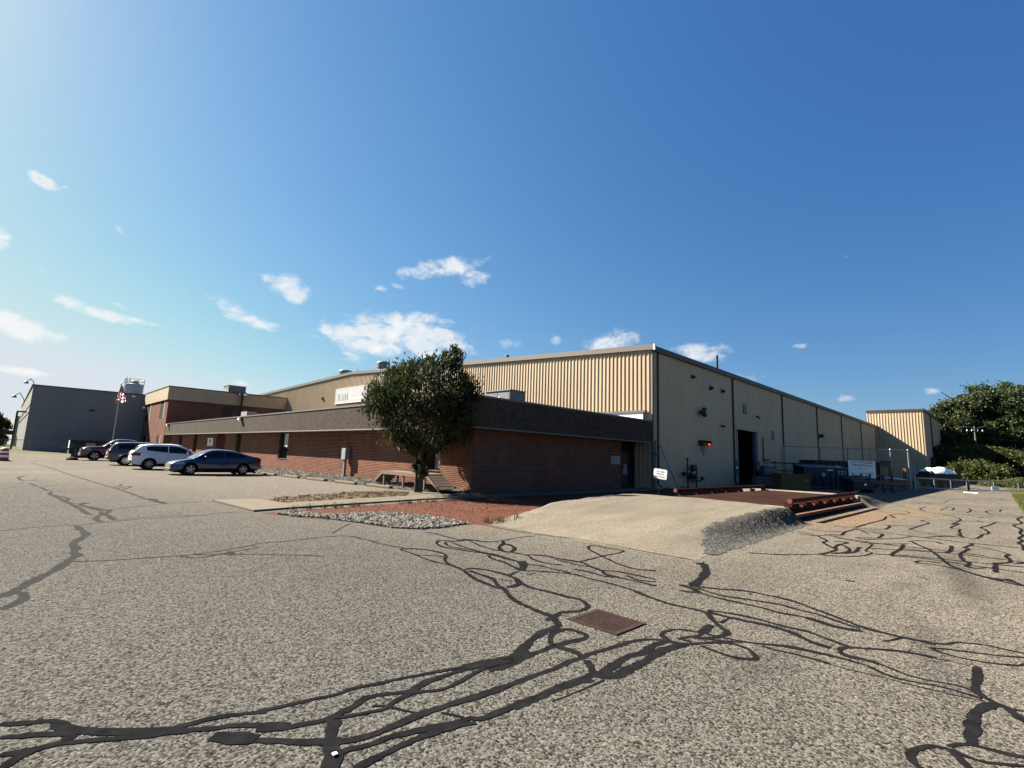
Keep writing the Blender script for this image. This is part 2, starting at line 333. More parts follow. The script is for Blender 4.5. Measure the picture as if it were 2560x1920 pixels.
den = nd(nt, 'ShaderNodeMapRange', _interpolation_type='SMOOTHSTEP', From__Min=1.36, From__Max=2.45, To__Max=.96); L(dn.outputs[0], den.inputs[0])
shd = nd(nt, 'ShaderNodeMapRange', From__Min=.38, From__Max=.60); L(nz2.outputs['Fac'], shd.inputs[0])
core = nd(nt, 'ShaderNodeMapRange', From__Min=2.05, From__Max=2.75); L(dn.outputs[0], core.inputs[0])
sc2 = nd(nt, 'ShaderNodeMath', _operation='MULTIPLY'); L(shd.outputs[0], sc2.inputs[0]); L(core.outputs[0], sc2.inputs[1])
cc = nd(nt, 'ShaderNodeMix', _data_type='RGBA'); L(sc2.outputs[0], cc.inputs[0]); cc.inputs[6].default_value = (3.95, 3.95, 3.9, 1); cc.inputs[7].default_value = (2.1, 2.4, 2.85, 1)
mixs = nd(nt, 'ShaderNodeMix', _data_type='RGBA'); L(den.outputs[0], mixs.inputs[0]); L(tint.outputs[0], mixs.inputs[6]); L(cc.outputs[2], mixs.inputs[7])
L(mixs.outputs[2], bg.inputs[0])
cam = bpy.data.cameras.new('camera'); co = bpy.data.objects.new('camera', cam); COL.objects.link(co); SC.camera = co
cam.sensor_width = 36.; cam.lens = 36.*FPX/2560; cam.clip_start = .05; cam.clip_end = 6000
co.matrix_world = Matrix(((CR.x, CU.x, -CF.x, 0), (CR.y, CU.y, -CF.y, 0), (CR.z, CU.z, -CF.z, EYE), (0, 0, 0, 1)))
vs = SC.view_settings; vs.view_transform = 'Standard'; vs.look = 'None'; vs.gamma = 1; vs.use_curve_mapping = False; vs.exposure = 2.3
SC.cycles.use_denoising = True
SC.cycles.max_bounces = 5; SC.cycles.diffuse_bounces = 1

# ------------------------------------------------------------------ shared materials
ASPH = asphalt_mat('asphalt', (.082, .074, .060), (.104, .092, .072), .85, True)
RAMPM = asphalt_mat('ramp_asphalt', (.108, .094, .073), (.130, .114, .088), .35)
SLOPE = asphalt_mat('loose_asphalt', (.042, .041, .037), (.066, .063, .055), .7, False, 40.)
TAR = M('tar', (.012, .012, .013), .9, var=.35, scale=9, bump=.15, bscale=120, spec=0., col2=(.025, .025, .027))
TARW = M('worn_tar', (.013, .013, .0135), 1., var=.3, scale=12, spec=.1, col2=(.028, .027, .026))
BRICK = brick_mat('brick', (.125, .040, .024), (.082, .026, .016), (.24, .175, .13))
CONC = M('concrete', (.20, .172, .130), .9, var=.12, scale=1.5, bump=.2, bscale=60, fine=.12)
FASC = M('exposed_aggregate', (.062, .051, .040), .95, var=.22, scale=6, bump=.9, bscale=26, fine=.45, fscale=24, col2=(.125, .104, .083))
COPING = M('coping_metal', (.20, .185, .165), .5, .3, .1, 2)
TANW = M('tan_siding', (.37, .281, .178), .5, .0, .09, .35, spec=.4, fine=.06, fscale=3, raw=True, stretch=(1, 1, .35))
TANF = M('tan_fascia', (.58, .46, .29), .6, .0, .08, .8, fine=.06, fscale=4)
TRIM = M('brown_trim', (.072, .060, .050), .5, .2, .1, 2)
DTRIM = M('dark_trim', (.02, .018, .017), .6, .1, .1, 2)
GLASS = glass_mat('window_glass')
BLACK = M('black_paint', (.012, .012, .013), .6, var=.3)
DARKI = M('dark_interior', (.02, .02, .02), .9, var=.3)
WHITE = M('white_paint', (.80, .80, .78), .5, var=.03, scale=4)
WGREY = M('grey_wall', (.37, .365, .35), .85, var=.09, scale=.35, fine=.05, fscale=8, stretch=(1, 1, .25))
GALV = M('galvanised', (.38, .39, .40), .45, .7, .15, 5)
UGREY = M('unit_grey', (.23, .235, .235), .6, .1, .1, 2)
RUST = M('rusty_plate', (.026, .011, .008), 1., .0, .2, .9, spec=.05, col2=(.056, .023, .013), fine=.15, fscale=25)
REDP = M('red_oxide_paint', (.080, .020, .016), .75, .1, .2, 4, col2=(.06, .02, .016), fine=.15)
WOOD = M('weathered_wood', (.21, .165, .125), .9, .0, .2, 3, col2=(.33, .27, .21), stretch=(8, 1, 8), bump=.3)
BARK = M('bark', (.075, .058, .044), .95, var=.3, scale=6, bump=.9, bscale=25, stretch=(1, 1, .2), col2=(.15, .12, .09))
STONE = M('white_limestone', (.18, .168, .143), .9, var=.2, scale=3.5, col2=(.36, .335, .285), fine=.1)
REDG = M('red_gravel', (.112, .042, .026), .95, var=.2, scale=1.1, col2=(.15, .066, .043), bump=.8, bscale=45, fine=.4, fscale=55)
MULCH = M('dry_mulch', (.10, .066, .036), .95, var=.3, scale=2.5, col2=(.24, .165, .085), bump=.8, bscale=50, fine=.4, fscale=50)
GRASSM = M('grass', (.065, .085, .022), .95, var=.2, scale=.8, col2=(.14, .135, .045), bump=.6, bscale=60, fine=.4, fscale=30)
BLADE = M('grass_blades', (.075, .10, .025), .8, var=.3, scale=5, col2=(.17, .16, .06))
INK = M('black_ink', (.02, .02, .025), .7, var=.1)
RUB = M('tyre_rubber', (.014, .014, .014), .85, var=.2)
ALLOY = M('alloy', (.52, .52, .53), .28, .85, .05)
# ------------------------------------------------------------------ ground
struct('ground', MB().quad((-900,-900,-.03),(1500,-900,-.03),(1500,1500,-.03),(-900,1500,-.03)), GRASSM)
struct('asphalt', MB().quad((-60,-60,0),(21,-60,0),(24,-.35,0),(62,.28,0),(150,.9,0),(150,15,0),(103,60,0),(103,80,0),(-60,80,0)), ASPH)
# grass verges
gv = MB(); rows = []
for i in range(60):
    x = 23+i*1.6; e = -.30+.018*(x-24)*.9
    rows.append([(x, e+random.uniform(-.06,.06), .003), (x, e-.35, .05+random.uniform(0,.02)), (x, e-1.5, .06+random.uniform(0,.05)), (x, -8, .1), (x, -40, .3)])
gv.grid(rows); struct('grass_verge', gv, GRASSM)
fv = MB(); fv.quad((-40,80,.004),(5,79,.004),(13,78.5,.004),(13,92,.1),(.9,93.4,.1),(-40,140,.1)); struct('grass_strip', fv, GRASSM)

# ------------------------------------------------------------------ crack sealant traced where it lies on the asphalt
A=(0,1140,3.456); B=(1000,1300,3.456); C_=(1280,1480,3.456); D=(1700,1300,3.456); E=(1920,1560,3.456); F=(1860,1200,3.16); Hh=(0,1560,3.456); I=(640,1560,3.456); K=(520,1180,3.253)
TL = [
(A,.07,1,'0,645 120,635 330,615 560,600 700,598 830,580 1000,565 1200,545 1400,535 1700,517 1880,495 2100,482'),
(A,.04,1,'1000,560 1150,535 1500,515 1700,515'),
(A,.15,1,'665,605 690,630 745,675 700,710 650,745 630,775 660,800 640,830 665,860 600,900 550,935 480,985 380,1030 250,1100 130,1165 0,1220'),
(A,.13,1,'130,1180 200,1190 195,1240 100,1290 0,1330'),
(A,.11,1,'260,58 390,90 640,172 860,240 1060,300 1260,370 1420,415'),(A,.22,1,'1250,370 1330,375 1350,390 1430,412'),
(A,.07,1,'1420,412 1550,405 1840,395'),(A,.07,1,'930,465 1100,450 1300,425 1430,412'),
(A,.13,1,'215,170 165,185 175,205 240,215 325,203'),(A,.13,1,'160,232 200,235'),(A,.13,1,'255,235 320,262'),(A,.14,1,'345,270 400,295 450,305'),
(A,.06,1,'0,280 230,265 310,258'),(A,.06,1,'350,270 500,250 720,240 900,235 1000,240'),
(A,.14,1,'450,310 430,330 500,345 590,370 560,395 640,410 760,405 700,420 780,450 900,480'),(A,.05,1,'440,312 600,300 900,278 980,275'),
(A,.1,1,'980,275 1050,255 1030,245'),(A,.1,1,'1000,285 1110,262 1125,270 1060,292'),
(A,.14,1,'430,330 520,370 560,390 640,430 700,460 740,490 790,507'),(A,.14,1,'640,425 780,440 900,465 940,465 930,490 850,520 830,545 870,570'),
(A,.15,1,'860,485 930,515 990,555'),(A,.04,1,'0,450 300,435 580,425'),(A,.05,1,'780,385 900,385 1260,378'),(A,.04,1,'480,172 760,170'),
(A,.06,1,'620,912 900,905 1300,878 1560,862 1800,835 2000,805 2212,765'),(K,.07,1,'385,582 620,565 800,545 950,528 1100,520 1200,530 1260,548 1330,560 1400,584 1600,620'),
(A,.05,1,'1560,865 1650,855 1990,850 2212,852 2600,858 2800,868'),(A,.05,1,'1560,866 1700,882 1880,852 2100,812 2250,790'),(A,.12,1,'1990,825 1990,848 2030,855'),
(K,.05,1,'1170,418 1140,428 1060,470 1010,500'),
(B,.08,0,'0,250 130,250 290,268 390,300 390,350 430,385 540,430 600,475 700,530 840,590'),(B,.06,0,'0,255 120,295 260,350 430,390'),(B,.05,0,'150,302 300,310 390,320'),
(B,.08,0,'560,430 620,420 750,432 930,475 980,460 1030,445'),(B,.08,0,'470,185 350,177 318,203 380,235 560,265 760,295 900,330 1020,360 1060,380'),
(B,.07,0,'560,180 410,190 395,205 440,232 600,258 720,282 830,302'),(B,.06,0,'450,195 560,235 720,280 830,300 960,340 1080,380 1200,395 1350,430 1480,460'),
(B,.07,0,'215,108 300,118 420,150 540,175 600,180 700,225 830,260 930,275 1050,295 1110,310 1150,340 1250,370 1400,390'),
(B,.06,0,'560,165 660,175 740,190 880,180 1000,155 1170,137'),(B,.06,0,'470,186 560,168 700,185 850,188'),(B,.11,0,'890,175 890,205 860,235 880,265 940,278 985,260 985,235 940,215 890,207'),
(B,.09,0,'1100,300 1250,310 1370,335 1560,365 1640,400 1740,440 1780,470 1900,500'),(B,.06,0,'1340,340 1500,380 1620,405'),
(B,.07,0,'1560,360 1740,315 1930,272 1800,245 1660,220 1630,250 1700,290 1780,330 1900,385 2050,425 2212,440'),(B,.07,0,'1510,425 1650,455 1760,485 1900,500 2212,570'),
(B,.07,0,'1740,435 1900,450 2100,490 2212,515'),(B,.07,0,'1960,480 2060,520 2212,535'),(B,.08,0,'760,305 800,335 920,375 1040,435'),(B,.20,0,'1040,355 1070,390 1048,440'),
(B,.06,0,'1060,440 1150,440 1300,450 1500,470 1650,510 1800,545 1920,580 2020,610 2120,650 2212,685'),(B,.03,0,'1090,475 1170,460'),
(B,.08,0,'930,480 1000,505 1040,530 1050,550 1150,590 1300,625 1450,665 1560,690 1600,720 1625,750 1560,785 1390,800 1360,830'),
(B,.12,0,'915,580 970,575 1030,550 1000,505'),(B,.09,0,'600,440 720,480 800,510 840,560 900,600 940,650 1000,700 1090,745 1200,790 1310,830'),
(B,.07,0,'600,480 660,520 760,555 850,595'),(B,.03,0,'850,515 980,530'),(B,.08,0,'1255,870 1340,835 1380,805'),
(B,.12,0,'1310,830 1350,880 1370,910 1320,940 1230,970 1150,1030 1080,1090 1040,1150 960,1190 840,1215 700,1244 560,1280'),
(B,.08,0,'1330,1090 1300,1060 1310,990 1370,960 1440,945 1550,970 1610,1000 1590,1025 1480,1050 1330,1090'),(B,.09,0,'1330,1090 1200,1140 1110,1170 980,1230 880,1275 760,1300'),
(B,.08,0,'1350,1095 1450,1120 1530,1150 1560,1190'),
(C_,.09,0,'600,580 640,545 700,530 900,470 1050,425 1200,410 1310,420 1400,440 1560,455'),(C_,.085,0,'600,575 500,600 350,670 200,720 0,800'),
(C_,.13,0,'640,590 680,650 700,700'),(C_,.13,0,'0,1000 200,920 400,830 600,760 700,710 800,690 900,620 1000,560 1130,525 1230,460 1330,430'),
(C_,.15,0,'700,725 870,730 1000,670 1150,600 1250,530 1380,480 1500,455'),(C_,.1,0,'600,780 700,760'),
(C_,.07,0,'1290,370 1320,345 1400,325 1500,330 1630,355'),(C_,.12,0,'1290,370 1340,410 1400,440'),(C_,.14,0,'1640,360 1690,310 1720,285'),
(C_,.07,0,'1440,410 1500,390 1600,380 1680,340'),(C_,.07,0,'1440,405 1520,425 1580,455'),
(C_,.10,0,'1070,0 1200,50 1350,100 1480,130 1650,170 1700,200 1750,260 1810,310 1860,350 1800,385 1700,400 1560,395'),
(C_,.07,0,'1800,270 1860,235 1920,225 2050,255 2212,285'),(C_,.08,0,'1560,455 1700,440 1850,440 1980,470 2060,510 2110,570 2050,580 1900,560 1750,510 1630,465'),
(C_,.06,0,'1560,395 1700,410 1850,425 2000,435 2120,442'),(C_,.06,0,'1680,365 1850,400 2000,430 2100,445 2212,455'),(C_,.025,0,'800,760 640,830 450,910 340,945'),
(D,.17,0,'150,370 205,390 225,440 195,500 140,540 115,578'),(D,.03,0,'180,385 210,362'),(D,.12,0,'0,560 100,590 170,630'),(D,.07,0,'0,610 100,625 170,632'),
(D,.07,0,'120,575 350,598 550,612 750,650 950,695 1150,765 1350,840 1560,920 1700,960 1900,1010 2100,1050 2212,1075'),
(D,.06,0,'150,590 350,650 600,690 850,730 1000,770 1200,820 1400,890 1560,940'),(D,.06,0,'170,630 350,680 600,735 750,770 850,800 1080,840'),(D,.10,0,'1080,840 1300,910 1450,945 1570,955'),
(D,.06,0,'240,780 450,810 700,865 900,920 1100,965 1250,1020 1450,1095'),(D,.07,0,'240,785 300,810 500,860 750,910 900,950'),(D,.09,0,'900,950 1000,990 1150,1060 1300,1105'),
(D,.05,0,'1380,1135 1400,1105 1500,1105 1650,1115 1850,1130 2000,1150 2212,1190'),(D,.08,0,'1370,1140 1450,1175 1600,1210 1720,1244'),
(D,.05,0,'700,1070 900,1095 1100,1130 1300,1175 1450,1210 1550,1244'),(D,.035,0,'700,1090 850,1130 1050,1175 1290,1240'),(D,.04,0,'1750,1050 1850,1035 1920,1015'),
(D,.10,0,'1430,520 1505,533'),(D,.05,0,'1615,390 1650,395'),(D,.03,0,'2040,490 2150,510'),(D,.03,0,'1530,600 1560,605'),(D,.05,0,'590,640 625,643'),
(E,.08,0,'470,0 650,35 800,60'),(E,.09,0,'820,40 1000,80 1200,120 1400,160 1540,175 1640,160 1850,180 2000,210 2240,262'),
(E,.09,0,'1400,205 1600,225 1800,250 2000,275 2240,292'),(E,.08,0,'1400,210 1500,250 1700,300 1900,335 2150,360 2240,345'),(E,.12,0,'1390,205 1440,225 1500,250'),
(E,.07,0,'625,235 700,275 850,310 1050,380 1200,440 1400,490 1600,525 1750,570 1850,640'),(E,.06,0,'0,175 200,195 400,235 650,300 850,360'),(E,.08,0,'850,360 1050,450 1250,500 1450,535 1650,585 1850,650'),
(E,.035,0,'0,210 250,270 500,340 700,395 1000,465 1250,530 1500,590 1750,645 1870,665'),(E,.03,0,'720,210 1000,225 1200,250 1400,290 1600,330 1750,365'),(E,.1,0,'610,235 650,205 720,210'),
(E,.15,0,'1805,370 1810,450 1790,560 1850,620'),(E,.06,0,'1710,480 1770,490'),(E,.15,0,'1850,620 1950,680 2050,720 2130,780 2240,860'),(E,.04,0,'2100,740 2240,760'),
(E,.17,0,'1960,690 1830,740 1780,800 1760,900 1750,1000 1780,1060'),(E,.1,0,'1560,1060 1650,1040 1770,1050 1900,1080 2050,1120 2240,1155'),
(E,.08,0,'1590,1080 1650,1120 1750,1160 1850,1190 2000,1210 2240,1232'),(E,.11,0,'1600,1090 1650,1160 1760,1270'),(E,.10,0,'1560,1080 1480,1065 1380,1060 1270,1085 1230,1130 1260,1200 1360,1275'),
(F,.06,0,'35,577 300,590 600,588'),(F,.13,0,'600,588 680,570 730,550 720,530 760,510 830,495'),(F,.09,0,'830,495 760,488 710,485'),(F,.08,0,'610,590 700,600 850,605 960,595 1010,575 960,560 1000,525 1010,510 950,490'),
(F,.14,0,'760,580 870,572 900,545 915,530'),(F,.13,0,'740,505 790,520 835,550 810,570 700,582'),(F,.12,0,'575,440 655,480 625,495 720,545'),(F,.06,0,'430,425 560,440 700,432'),(F,.14,0,'700,433 770,435 800,410 880,390'),
(F,.15,0,'880,375 1000,340 1100,315 1130,290 1190,297 1145,275'),(F,.1,0,'1150,275 1260,265 1310,260 1270,245'),(F,.05,0,'700,360 880,385 990,430'),(F,.05,0,'425,408 560,435'),
(F,.06,0,'880,390 1050,420'),(F,.15,0,'1050,420 1095,430 1060,460'),(F,.05,0,'1060,460 880,455'),(F,.05,0,'510,388 650,405 780,410'),(F,.05,0,'880,380 1000,388 1120,390'),(F,.18,0,'1120,390 1150,370 1140,357'),
(F,.05,0,'1150,360 1350,365'),(F,.12,0,'1300,392 1400,360 1460,340 1400,325 1430,318'),(F,.05,0,'1300,390 1400,410 1550,440 1700,445 1830,470'),
(F,.12,0,'1570,278 1650,290 1710,310 1690,330 1640,352 1700,345 1635,378 1705,390 1700,405 1715,440'),(F,.16,0,'1680,430 1740,455'),
(F,.13,0,'1430,245 1390,228 1440,215'),(F,.1,0,'1550,240 1620,210'),(F,.14,0,'1640,240 1660,225 1630,215'),(F,.13,0,'1760,260 1795,240 1770,225'),(F,.13,0,'1950,270 1910,250 1965,240'),(F,.1,0,'1890,300 1860,295 1960,290'),
(F,.1,0,'1840,320 1890,335'),(F,.14,0,'2020,250 2030,235'),(F,.13,0,'1995,335 1930,360 1870,378 1900,390 1935,420 1870,435 1880,440 1835,465'),
(F,.15,0,'2140,285 2200,290 2160,310 2195,340 2130,360 2190,390 2180,420 2205,440 2170,460 2200,480 2170,500 2205,520 2215,560'),
(F,.12,0,'1295,485 1330,490 1370,510 1450,545 1520,590 1580,640 1640,680 1760,725 1900,765 2100,800 2230,845'),(F,.17,0,'1160,595 1185,575 1240,545 1260,510'),
(F,.06,0,'1300,485 1400,480 1520,490'),(F,.16,0,'1515,487 1570,508'),(F,.15,0,'1640,520 1630,560 1600,575'),(F,.06,0,'1600,575 1500,570 1250,540'),
(F,.13,0,'1785,498 1800,512 1740,535 1775,545 1715,580 1710,600 1735,635 1780,660 1760,680 1820,700'),(F,.08,0,'1820,700 1900,695'),
(F,.06,0,'1790,515 2000,560 2100,590'),(F,.13,0,'2100,590 2070,605 2110,640 2080,655 1980,660'),(F,.25,0,'1985,660 1988,732'),(F,.25,0,'2140,662 2230,655'),
(F,.09,0,'1350,650 1400,640 1500,650 1570,660'),(F,.035,0,'1350,655 1500,670 1700,710 1900,770 2212,840'),
(F,.04,0,'1020,585 1300,600 1600,630 1900,660 2230,690'),(F,.04,0,'1000,540 1500,570 1800,600 2230,652'),(F,.035,0,'640,430 900,480 1300,530 1600,560 1900,600'),(F,.04,0,'1160,600 1400,620 1900,690 2230,737'),
(F,.04,0,'1000,405 1300,440 1700,490 2230,542'),(F,.05,0,'1060,245 1500,310 1880,330 2150,345'),(F,.05,0,'1200,200 1500,262 1800,275 2230,300'),(F,.07,0,'1340,125 1600,150 1900,158 2130,160'),(F,.06,0,'1450,175 1800,205 2150,235'),
(F,.05,0,'720,455 1000,500 1300,505'),(F,.05,0,'1240,460 1340,445 1420,455 1550,445 1740,455'),(F,.1,0,'1540,450 1600,440'),(F,.09,0,'1890,150 1960,152'),(F,.1,0,'2020,155 2045,150'),(F,.09,0,'1920,180 2040,188'),(F,.08,0,'1580,180 1620,160'),(F,.08,0,'1650,200 1720,208'),(F,.07,0,'1370,185 1420,180 1480,195'),
(F,.06,0,'880,455 980,470 1240,460'),(F,.06,0,'2075,785 2140,800'),(F,.1,0,'1940,775 2000,792 2100,785'),
(Hh,.11,0,'0,868 200,862 380,845 480,845 560,870 640,900 760,920 1000,925 1300,915 1500,905 1560,890 1700,850 1900,805 2100,780 2300,760'),
(Hh,.11,0,'0,985 200,970 400,955 640,950 720,940 900,950 1100,945 1300,930 1480,915'),(Hh,.12,0,'0,1130 200,1110 400,1060 560,1030 800,1010 1000,995 1200,975 1400,950 1600,925 1850,905 2000,880 2212,880 2500,870'),
(Hh,.11,0,'30,1250 100,1190 230,1120 320,1085'),(Hh,.16,0,'480,860 560,910 620,960 560,1010'),(Hh,.24,0,'1830,975 1950,985 2212,1000'),
(I,.085,0,'0,760 200,720 500,650 700,610 850,555 1050,520 1150,495 1400,445 1700,390 1900,350 2000,325 2212,285'),(I,.13,0,'0,915 200,905 400,870 600,830 750,760 850,710 950,640 1100,610 1300,590 1380,560 1450,510 1600,460 1750,410 1900,370 2050,340 2212,310'),
(I,.09,0,'650,810 800,800 1000,760 1100,740 1200,670 1300,620 1400,590 1600,570 1750,505 1900,420 2050,360 2212,330'),
(I,.15,0,'0,1010 200,1015 400,1025 600,1020 800,1010 1000,960 1200,880 1350,810 1420,780 1550,740 1700,690 1900,630 2100,560 2212,520'),
(I,.05,0,'1000,715 1100,710 1300,755 1400,770'),(I,.05,0,'1600,770 1750,800 1800,815'),(I,.20,0,'680,830 660,900 640,1000 650,1100 640,1200 610,1290'),
(I,.12,0,'700,1130 800,1090 1000,1040 1150,980 1400,920 1600,880 1750,850 1850,820 1950,820 2100,760 2212,715'),(I,.12,0,'850,1260 1000,1180 1200,1080 1400,990 1600,920 1800,870 1900,860'),(I,.05,0,'730,1010 700,1060 740,1130 700,1250'),
]
tar, tarw = MB(), MB(); zi = 0
def strip(mb, pts, w, z, lat=0.):
    # resample with a little wander, ragged width
    P = [Vector((p.x, p.y)) for p in pts]; Q = []
    for i in range(len(P)-1):
        p0 = P[max(i-1,0)]; p1 = P[i]; p2 = P[i+1]; p3 = P[min(i+2,len(P)-1)]
        n = max(2, min(60, int((p2-p1).length/max(.03, w*.35))))
        for k in range(n):
            t = k/n; q = .5*((2*p1)+(p2-p0)*t+(2*p0-5*p1+4*p2-p3)*t*t+(3*p1-p0-3*p2+p3)*t**3)
            Q.append(q)
    Q.append(P[-1]); rows = []
    wob = random.uniform(0, 9)
    for i, q in enumerate(Q):
        a = Q[max(i-1,0)]; b = Q[min(i+1,len(Q)-1)]; d = b-a
        if d.length < 1e-6: continue
        n = Vector((-d.y, d.x)).normalized()
        taper = min(1., .8+.2*min(i, len(Q)-1-i)/2)
        vd = Vector((q.x, q.y)).normalized(); ww = w*.5*taper*(1+.16*sin(i*.37+wob))*(1+lat*abs(d.normalized().cross(vd))**2)
        l = ww*random.uniform(.76,1.2); r = ww*random.uniform(.76,1.2)
        rows.append([(q.x+n.x*l, q.y+n.y*l, z), (q.x-n.x*r, q.y-n.y*r, z)])
    if len(rows) > 1: mb.grid(rows)
for (fr, w, worn, s) in TL:
    pts = []
    for tok in s.split():
        x, y = tok.split(','); pts.append(G(fr[0]+float(x)/fr[2], fr[1]+float(y)/fr[2]))
    zi += 1; w = min(max(w*.55, .045), .08) if fr[1] == 1200 else w*{1140: .8, 1300: .74, 1480: .66, 1560: .44, 1180: .85}[fr[1]]; strip(tarw if worn else tar, pts, w, .0015+zi*.000016, {1200: .9, 1300: .45, 1140: .3}.get(fr[1], 0.))
struct('crack_sealant', tar, TAR); struct('worn_crack_sealant', tarw, TARW)
tagit(solo('paper_scrap', MB().box(-.012,.012,-.012,.012,0,.006), WHITE, 'tiny white scrap lying on the black crack sealant near the bottom edge', 'litter'))
SC.objects['paper_scrap'].location = G(640+680/3.456, 1560+1125/3.456, .012)

# storm drain
dq = [G(1489,1524.2,.0), G(1613.4,1559,.0), G(1542.5,1592.2,.0), G(1421,1548.8,.0)]; dc = sum(dq, Vector())/4
du_ = ((dq[1]-dq[0])+(dq[2]-dq[3])); dl = du_.length/2; du_.normalize(); dv_ = Vector((-du_.y, du_.x, 0)); dw = ((dq[0]-dq[3]).length+(dq[1]-dq[2]).length)/2
if dv_.dot(dq[0]-dq[3]) < 0: dv_ = -dv_
IRN = M('rusty_cast_iron', (.045, .030, .028), .8, .2, .25, 12, col2=(.085, .053, .046), bump=.3, bscale=80)
sdr = thing('storm_drain', 'rusty cast iron storm drain grate set among black crack sealant loops', 'storm drain', (dc.x, dc.y, 0))
def dp(a, b, z): return dc+du_*a+dv_*b+Vector((0, 0, z))
part('pit_shade', MB().quad(dp(-dl/2+.02,-dw/2+.02,.0015), dp(dl/2-.02,-dw/2+.02,.0015), dp(dl/2-.02,dw/2-.02,.0015), dp(-dl/2+.02,dw/2-.02,.0015)), M('shade_black', (.003, .003, .003), 1., spec=0), sdr)  # flat black sheet: the hollow's shade is painted on, no hole below
fr_ = MB(); fr_.beam(dp(-dl/2, -dw/2+.02, .003), dp(dl/2, -dw/2+.02, .003), .035, .018); fr_.beam(dp(-dl/2, dw/2-.02, .003), dp(dl/2, dw/2-.02, .003), .035, .018); fr_.beam(dp(-dl/2+.03, -dw/2+.041, .003), dp(-dl/2+.03, dw/2-.041, .003), .055, .018); fr_.beam(dp(dl/2-.03, -dw/2+.041, .003), dp(dl/2-.03, dw/2-.041, .003), .055, .018)
part('frame', fr_, IRN, sdr)
for k in range(10):
    b_ = -dw/2+.04+(dw-.08)*(k+.5)/10; part('grate_bar', MB().beam(dp(-dl/2+.061, b_, .004), dp(dl/2-.061, b_, .004), (dw-.08)/10*.42, .014), IRN, sdr)

# ------------------------------------------------------------------ asphalt ramps to the weighbridge
def lerp_pts(tab, x):
    for (x0, a), (x1, b) in zip(tab[:-1], tab[1:]):
        if x <= x1: return a+(b-a)*(x-x0)/(x1-x0)
    return tab[-1][1]
def smooth(t): t = max(0., min(1., t)); return t*t*(3-2*t)
def rampz(x, y, P):
    """asphalt mound: rises from 0 at xa to H at xb between two sloping toes"""
    xa, xb, ya0, ya1, yb0, yb1, H, crown, slope = P
    t = max(0, min(1, (x-xa)/(xb-xa))); y0 = ya0+(yb0-ya0)*t; y1 = ya1+(yb1-ya1)*min(1, t*2.2)
    h = H*(.25*smooth(t)+.75*sin(min(1, t*1.12)*pi/2)); s = max(0, min(1, (y-y0)/(y1-y0)))
    rr_, rl_ = smooth((y-y0)/slope(t)), smooth((y1-y)/.9)
    e = .012*sin(x*2.1+y*1.3)+.008*sin(x*5+y*3.7)
    return max(0, h*rr_*rl_*(1+crown*sin(s*pi))+e*min(rr_, rl_)*min(1, t*4))
def ramp(P, nx=90, ny=70):
    xa, xb, ya0, ya1, yb0, yb1 = P[:6]; rows = []
    for i in range(nx+1):
        t = i/nx; x = xa+(xb-xa)*t; y0 = ya0+(yb0-ya0)*t; y1 = ya1+(yb1-ya1)*min(1, t*2.2); row = []
        for j in range(ny+1):
            y = y0+(y1-y0)*(j/ny)**1.25; row.append((x, y+.03*sin(x*6.3)+.02*sin(x*17), rampz(x, y, P)+.003))
        rows.append(row)
    rows.append([(p[0]+.004*(1 if xb > xa else -1), p[1], -.02) for p in rows[-1]])
    mb = MB(); mb.grid(rows); mb.sm = True
    return mb
R1 = (8.5, 17.15, 4.05, 9.4, 4.42, 11.2, .43, .06, lambda t: 1.25-.6*t)
R2 = (33.6, 27.75, 4.75, 9.5, 4.45, 11.0, .43, .05, lambda t: .8)
struct('ramp', ramp(R1), RAMPM); struct('far_ramp', ramp(R2), RAMPM)
# loose dark broken asphalt along the sloping side
def skirt(P, t0, t1, width):
    rows = []; xa, xb, ya0, _a, yb0, _b = P[:6]
    for i in range(130):
        t = t0+(t1-t0)*i/129; x = xa+(xb-xa)*t; y0 = ya0+(yb0-ya0)*t-.08; row = []; wd = width(t)*random.uniform(.9, 1.08)
        for j in range(20):
            y = y0+(wd+.08)*j/19; nz_ = random.uniform(-.3, 1)*.009 if 0 < j < 19 else 0
            row.append((x+random.uniform(-.015, .015), y+random.uniform(-.01, .01)+.03*sin(x*6.3)+.02*sin(x*17), rampz(x, y, P)+(.007+nz_ if 0 < j < 19 else (.005 if j == 0 else -.004))))
        rows.append(row)
    mb = MB(); mb.grid(rows); return mb
struct('ramp_edge', skirt(R1, .10, .998, lambda t: lerp_pts(((.10, .12), (.22, .6), (.35, 1.0), (.6, .98), (1, .60)), t)), SLOPE)
struct('far_ramp_edge', skirt(R2, .15, .998, lambda t: lerp_pts(((.15, .15), (.5, .8), (1, .75)), t)), SLOPE)
# seam where the ramp meets the yard
sm = MB(); strip(sm, [G(1207,1313), G(1300,1330), G(1450,1350), G(1600,1378), G(1731,1401)], .035, .013); struct('ramp_seam', sm, TARW)

# ------------------------------------------------------------------ beds and walks in front of the brick wall
WK = [G(K[0]+x/K[2], K[1]+y/K[2]) for x, y in ((35,240),(385,228),(625,264),(1000,240),(1400,216),(1700,200),(2100,179))]
wk = [(p.x, p.y) for p in WK] + [(14.1,16.5),(25.8,16.5),(28.1,16.5),(28.1,15.1),(14.4,15.1)] + [(p.x, p.y) for p in [G(K[0]+x/K[2], K[1]+y/K[2]) for x, y in ((1800,225),(1300,258),(700,298),(370,325))]]
wkm = MB().prism(list(reversed(wk)), -.02, .05); struct('walkway', wkm, CONC)
rb = MB(); rb.quad(*[(x, y, .004) for x, y in ((4.7,13.75),(5.3,12.2),(7.0,10.2),(8.6,9.1),(17.3,9.4),(27.7,9.6),(33,10.5),(40,14),(40,15.7),(28,15.7),(28,15.05),(14.4,15.05),(10,14.6))]); struct('red_gravel', rb, REDG)
